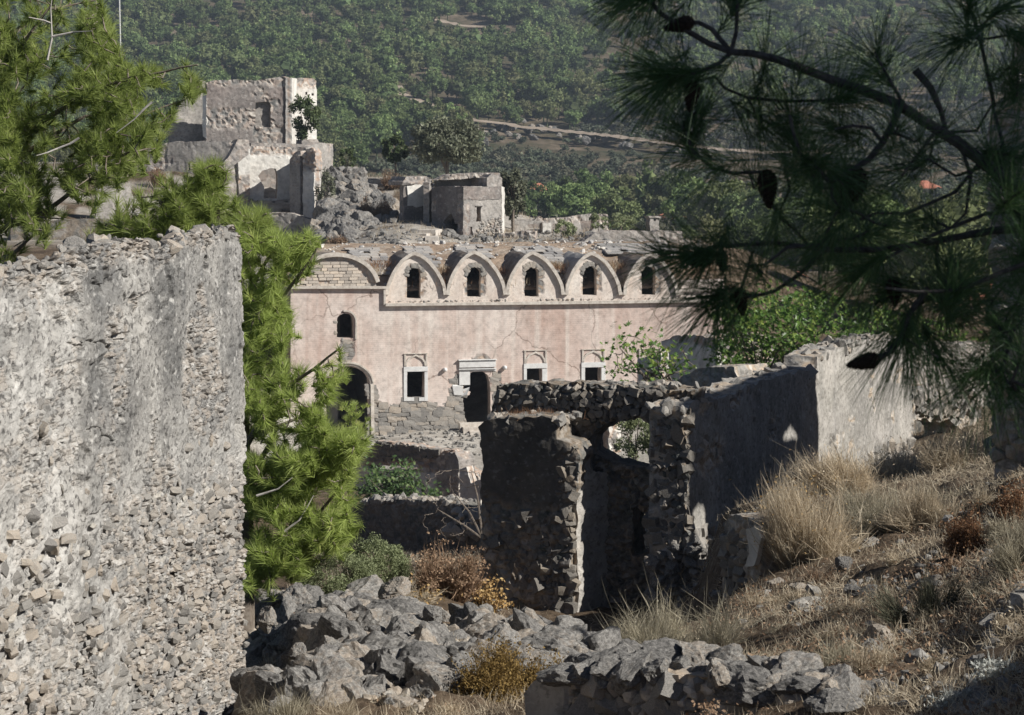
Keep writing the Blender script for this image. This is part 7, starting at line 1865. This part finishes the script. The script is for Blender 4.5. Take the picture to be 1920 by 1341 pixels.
# ------------------------------------------------------------------ boulders
def boulder(px, py, Y, wpx, hpx, label, cat='boulder', meshes=None, seed=0, group=None, name='boulder'):
    rs = np.random.RandomState(seed + int(px + py * 3))
    a, h = wpx / 2 / FPX * Y, hpx / 2 / FPX * Y
    me = (meshes or ROCK3)[rs.randint(len(meshes or ROCK3))]
    o = inst(name, me, Matrix.Translation(P(px, py, Y)) @ Matrix.Rotation(rs.uniform(-.5, .5), 4, 'Z') @ Matrix.Diagonal((a * 0.82, a * 0.75, h * 0.94, 1)) @ Matrix.Rotation(rs.uniform(0, 6.28), 4, 'Z') @ Matrix.Rotation(rs.choice([0, math.pi / 2, math.pi]), 4, 'X'))
    return tag(o, label, cat, group)
for b in [(760, 1150, 16.0, 175, 105, 'largest grey boulder crowning the rubble heap'), (665, 1135, 16.2, 120, 85, 'broad grey boulder left of the largest one on the heap'), (742, 1110, 16.6, 95, 50, 'grey boulder at the very top of the heap behind the largest'), (606, 1160, 15.6, 88, 62, 'rounded grey boulder above the dark gaps at the left of the heap'),
          (560, 1120, 16.4, 90, 70, 'pale crumbly rock at the upper left end of the heap'), (810, 1150, 15.4, 58, 46, 'smooth pale boulder perched right of the largest one'), (812, 1178, 15.2, 60, 34, 'tan boulder under the smooth perched one'), (745, 1195, 15.0, 70, 62, 'grey block leaning under the largest boulder'), (500, 1165, 15.2, 56, 60, 'dark rough rock against the end of the rubble wall'),
          (620, 1212, 14.2, 66, 46, 'grey angular boulder in the middle left of the heap'), (560, 1225, 13.6, 52, 40, 'grey boulder above the white block'), (605, 1228, 13.5, 56, 44, 'grey speckled boulder right of the white block'), (895, 1182, 15.2, 52, 38, 'pale pointed rock by the dark doorway shadow'), (950, 1200, 14.6, 56, 42, 'whitish rock right of the pale pointed one'), (1000, 1205, 14.4, 44, 50, 'tall whitish rock standing among the heap stones'),
          (1050, 1215, 14.2, 64, 56, 'grey bulky rock left of the flat tan block'), (1130, 1220, 13.9, 110, 56, 'flat tan block at the right end of the heap'), (1100, 1245, 13.2, 70, 46, 'grey rock in front of the flat tan block'), (742, 1278, 12.6, 74, 58, 'dark grey boulder in the lower middle of the heap'), (690, 1258, 13.0, 66, 40, 'grey stone left of the dark lower boulder'), (800, 1250, 13.0, 80, 50, 'grey rock left of the ochre bush'),
          (690, 1310, 11.9, 70, 40, 'tan stone at the bottom of the heap'), (790, 1320, 11.7, 40, 60, 'upright narrow stone at the bottom of the heap'), (1000, 1258, 13.0, 60, 40, 'grey stone behind the ochre bush'), (1210, 1258, 12.6, 70, 36, 'pale stone behind the low wall')]:
    boulder(*b)
boulder(578, 1256, 12.9, 74, 44, 'bright white broken block in the rubble heap', meshes=ROCKW)
boulder(690, 1218, 14.2, 50, 36, 'white plaster lump under the largest boulder', meshes=ROCKW)
boulder(1202, 990, 54, 70, 90, 'sunlit pale stone seen through the low gap of the ruin', meshes=ROCKW)
for b in [(1850, 1330, 8.4, 330, 70, 'broad flat grey rock slab at the bottom right corner'), (1560, 1320, 9.0, 170, 70, 'dark shaded rock at the bottom right of the low wall'), (1640, 1210, 11.6, 100, 80, 'grey rock half buried on the lower right slope'), (1600, 1110, 15.0, 60, 36, 'small grey rock on the trodden slope'), (1580, 1055, 18.0, 44, 36, 'grey stone right of the tall straw bush'), (1630, 1020, 20.0, 60, 40, 'grey rock under the greyish dry clump'), (1740, 1100, 14.0, 100, 50, 'grey ledge rock left of the rusty bush'), (1860, 1190, 11.2, 170, 110, 'dark rough outcrop on the shaded right slope'), (1940, 1280, 9.0, 120, 80, 'grey rock at the right edge'),
          (1870, 840, 30, 70, 60, 'grey jagged rock beside the pale ruin at right'), (1500, 1105, 17.5, 70, 30, 'low rock ledge below the tall straw bush'), (1460, 1100, 18.5, 60, 36, 'dark rock right of the plastered stub'), (905, 1135, 18.5, 110, 36, 'long grey stone block behind the rubble, in front of the ruin'), (1750, 890, 31, 60, 40, 'pale rock in front of the recess of the ruin')]:
    boulder(*b, seed=5)
# loose stones of the heap: the larger ones singly, the rest as one mass
rs = np.random.RandomState(71); heap = [(470, 1150), (540, 1110), (640, 1120), (850, 1150), (960, 1185), (1100, 1210), (1230, 1250), (1280, 1275), (1000, 1290), (860, 1300), (800, 1341), (470, 1341)]
hp = []
while len(hp) < 2400:
    x, y = rs.uniform(465, 1290), rs.uniform(1105, 1345)
    if inpoly([x], [y], heap)[0]: hp.append((x, y, min(0.036 * (0.5 + rs.pareto(2.0)), .19)))
hp.sort(key=lambda q: -q[2])
mb = MB()
for k, (x, y, r) in enumerate(hp):
    w = hit(x, y, 8, 20); Mx = Matrix.Translation(w + np.array([0, 0, r * .35])) @ rmat(rs, (r * 1.25, r, r * .8), .8)
    if k < 270:
        o = inst('loose_stone', ROCK2[rs.randint(8)], Mx); tag(o, 'loose grey limestone piece in the rubble heap', 'stone', 'loose stones of the rubble heap')
    else:
        me = PEB[rs.randint(6)]; V = np.empty(len(me.vertices) * 3); me.vertices.foreach_get('co', V); T = np.empty(len(me.polygons) * 3, int); me.loops.foreach_get('vertex_index', T)
        mb.add(np.c_[V.reshape(-1, 3), np.ones(len(me.vertices))] @ np.array(Mx).T[:, :3], T.reshape(-1, 3), None, rs.rand())
tag(mb.build('rubble_chips', M['rock'], None, P(760, 1250, 14)), 'small rubble chips between the boulders of the heap', kind='stuff')
# stones on the slope and before the church
mb = MB(); n = 0
while n < 1500:
    if n < 900: x, y = rs.uniform(1180, 1940), rs.uniform(900, 1345); r = rs.uniform(.008, .05) * (1 if rs.rand() > .08 else 2.2); w = hit(x, y, 7, 45)
    else: x, y = rs.uniform(560, 1000), rs.uniform(803, 858); r = rs.uniform(.04, .16); w = hit(x, y, 89.5, 101)
    me = PEB[rs.randint(6)]; V = np.empty(len(me.vertices) * 3); me.vertices.foreach_get('co', V); T = np.empty(len(me.polygons) * 3, int); me.loops.foreach_get('vertex_index', T)
    Mx = Matrix.Translation(w + np.array([0, 0, r * .2])) @ rmat(rs, (r * 1.2, r, r * .7), .8)
    mb.add(np.c_[V.reshape(-1, 3), np.ones(len(me.vertices))] @ np.array(Mx).T[:, :3], T.reshape(-1, 3), None, rs.rand()); n += 1
tag(mb.build('gravel', M['rock'], None, P(1500, 1150, 15)), 'scattered stones on the slope and the church forecourt', kind='stuff')
# broken masonry and loose stones on the terrace behind the church roof
mb = MB(); n = 0
while n < 1700:
    x, y = (rs.uniform(545, 1345), rs.uniform(436, 474)) if n < 1100 else (rs.uniform(200, 770), rs.uniform(375, 445)); r = min(.09 * (.5 + rs.pareto(2.0)), .4); w = hit(x, y, 112, 150)
    me = PEB[rs.randint(6)]; V = np.empty(len(me.vertices) * 3); me.vertices.foreach_get('co', V); T = np.empty(len(me.polygons) * 3, int); me.loops.foreach_get('vertex_index', T)
    Mx = Matrix.Translation(w + np.array([0, 0, r * .2])) @ rmat(rs, (r * 1.2, r, r * .7), .8)
    mb.add(np.c_[V.reshape(-1, 3), np.ones(len(me.vertices))] @ np.array(Mx).T[:, :3], T.reshape(-1, 3), None, rs.rand()); n += 1
tag(mb.build('masonry_debris', M['rock'], None, P(950, 455, 120)), 'grey masonry debris between the church roof and the chapel', kind='stuff')
mb = MB(); N_ = 16000
x = rs.uniform(150, 1345, N_); y = rs.uniform(300, 474, N_); Yv = rs.uniform(112, 165, N_); kx = (x - CXP) / FPX
keep = fbm(np.stack([kx * Yv * .3, Yv * .2, Yv * 0 + 4], 1), 3, 79) > -.05; Yv, kx = Yv[keep], kx[keep]
b = np.stack([kx * Yv, Yv, ground(kx * Yv, Yv)], 1); n = len(b)
stems(mb, b, b + np.stack([rs.normal(size=n) * .12, rs.normal(size=n) * .12, rs.uniform(.1, .5, n)], 1), .018, rs, rs.rand(n), .2, 2)
tag(mb.build('dry_grass', M['dry'], None, P(700, 440, 130)), 'dry grass among the upper ruins', kind='stuff')
# dry grass and litter over the slope
mb = MB(); N_ = 150000
x = rs.uniform(430, 1990, N_); Yv = np.exp(rs.uniform(math.log(7.5), math.log(58), N_)); kx = (x - CXP) / FPX
keep = (fbm(np.stack([kx * Yv * 1.6, Yv * .8, Yv * 0], 1), 3, 72) > -.3) & ((x > 1200) | (Yv < 12.2) | (rs.rand(N_) < .12) | ((Yv > 19) & (x > 540) & (x < 905))); x, Yv, kx = x[keep], Yv[keep], kx[keep]
b = np.stack([kx * Yv, Yv, ground(kx * Yv, Yv) + .0], 1); n = len(b)
L = rs.uniform(.03, .16, n) * (0.6 + Yv / 40); lay = rs.rand(n) < .55
d = rs.normal(size=(n, 3)); d[:, 2] = np.where(lay, .15, 1.6 + 0 * lay); d /= np.linalg.norm(d, axis=1)[:, None]
stems(mb, b, b + d * L[:, None], .0011 + .00011 * Yv, rs, rs.rand(n), .2, 2)
tag(mb.build('dry_grass', M['dry'], None, P(1500, 1150, 15)), 'dry grass and straw litter over the right slope', kind='stuff')
mb = MB(); N_ = 30000
x = rs.uniform(1180, 1990, N_); Yv = np.exp(rs.uniform(math.log(7.5), math.log(38), N_)); kx = (x - CXP) / FPX
keep = fbm(np.stack([kx * Yv * 1.2, Yv * .9, Yv * 0 + 9], 1), 3, 73) > -.05; x, Yv, kx = x[keep], Yv[keep], kx[keep]
b = np.stack([kx * Yv, Yv, ground(kx * Yv, Yv) + .03], 1); b += rs.normal(size=b.shape) * .03
mbl = MB(); leaves(mbl, b, .014, rs, None, .8); tag(mbl.build('leaf_litter', M['drybrown'], None, P(1500, 1150, 15)), 'brown leaf litter on the right slope', kind='stuff')

# unseen pine added up the slope to dapple the right-hand ground
SPO = np.array([7.6, 11.2, gz(7.6, 11.2)])
t_ = thing('pine_tree', 'unseen young pine added up the slope for dappled shade', 'pine tree', SPO); rs = np.random.RandomState(83)
mb = MB(); tube(mb, [[0, 0, -.3], [0, 0, 1], [.05, 0, 2.2]], [.07, .05, .02], 6); mb.build('trunk', M['bark'], t_)
mb = MB(); C = np.array([0, 0, 1.35]) + clumpy(rs, 150, 26, (1.3, 1.7, 1.1), .9, .2, .3)[0]
add_tufts(mb, C, C - np.array([0, 0, .6]), tuft_templates(912, 4, 70, .16, .12), rs, .004); mb.build('crown', M['needle'], t_)

# ------------------------------------------------------------------ haze
hb = mk('haze', boxV((0, 1215, (Z_.min() - 1 + Z_.max() + 16) / 2), (3300, 2490, Z_.max() + 17 - Z_.min())), BOXQ, None)
hm = bpy.data.materials.new('thin_blue_haze'); hm.use_nodes = True; ht = hm.node_tree; ht.nodes.clear()
ho = ht.nodes.new('ShaderNodeOutputMaterial'); hv = ht.nodes.new('ShaderNodeVolumePrincipled')
hv.inputs['Color'].default_value = (0.72, 0.84, 1.0, 1); hv.inputs['Density'].default_value = 0.00024; hv.inputs['Anisotropy'].default_value = 0.2
ht.links.new(hv.outputs[0], ho.inputs['Volume']); hb.data.materials.append(hm); tag(hb, 'thin blue haze over the valley', kind='stuff')
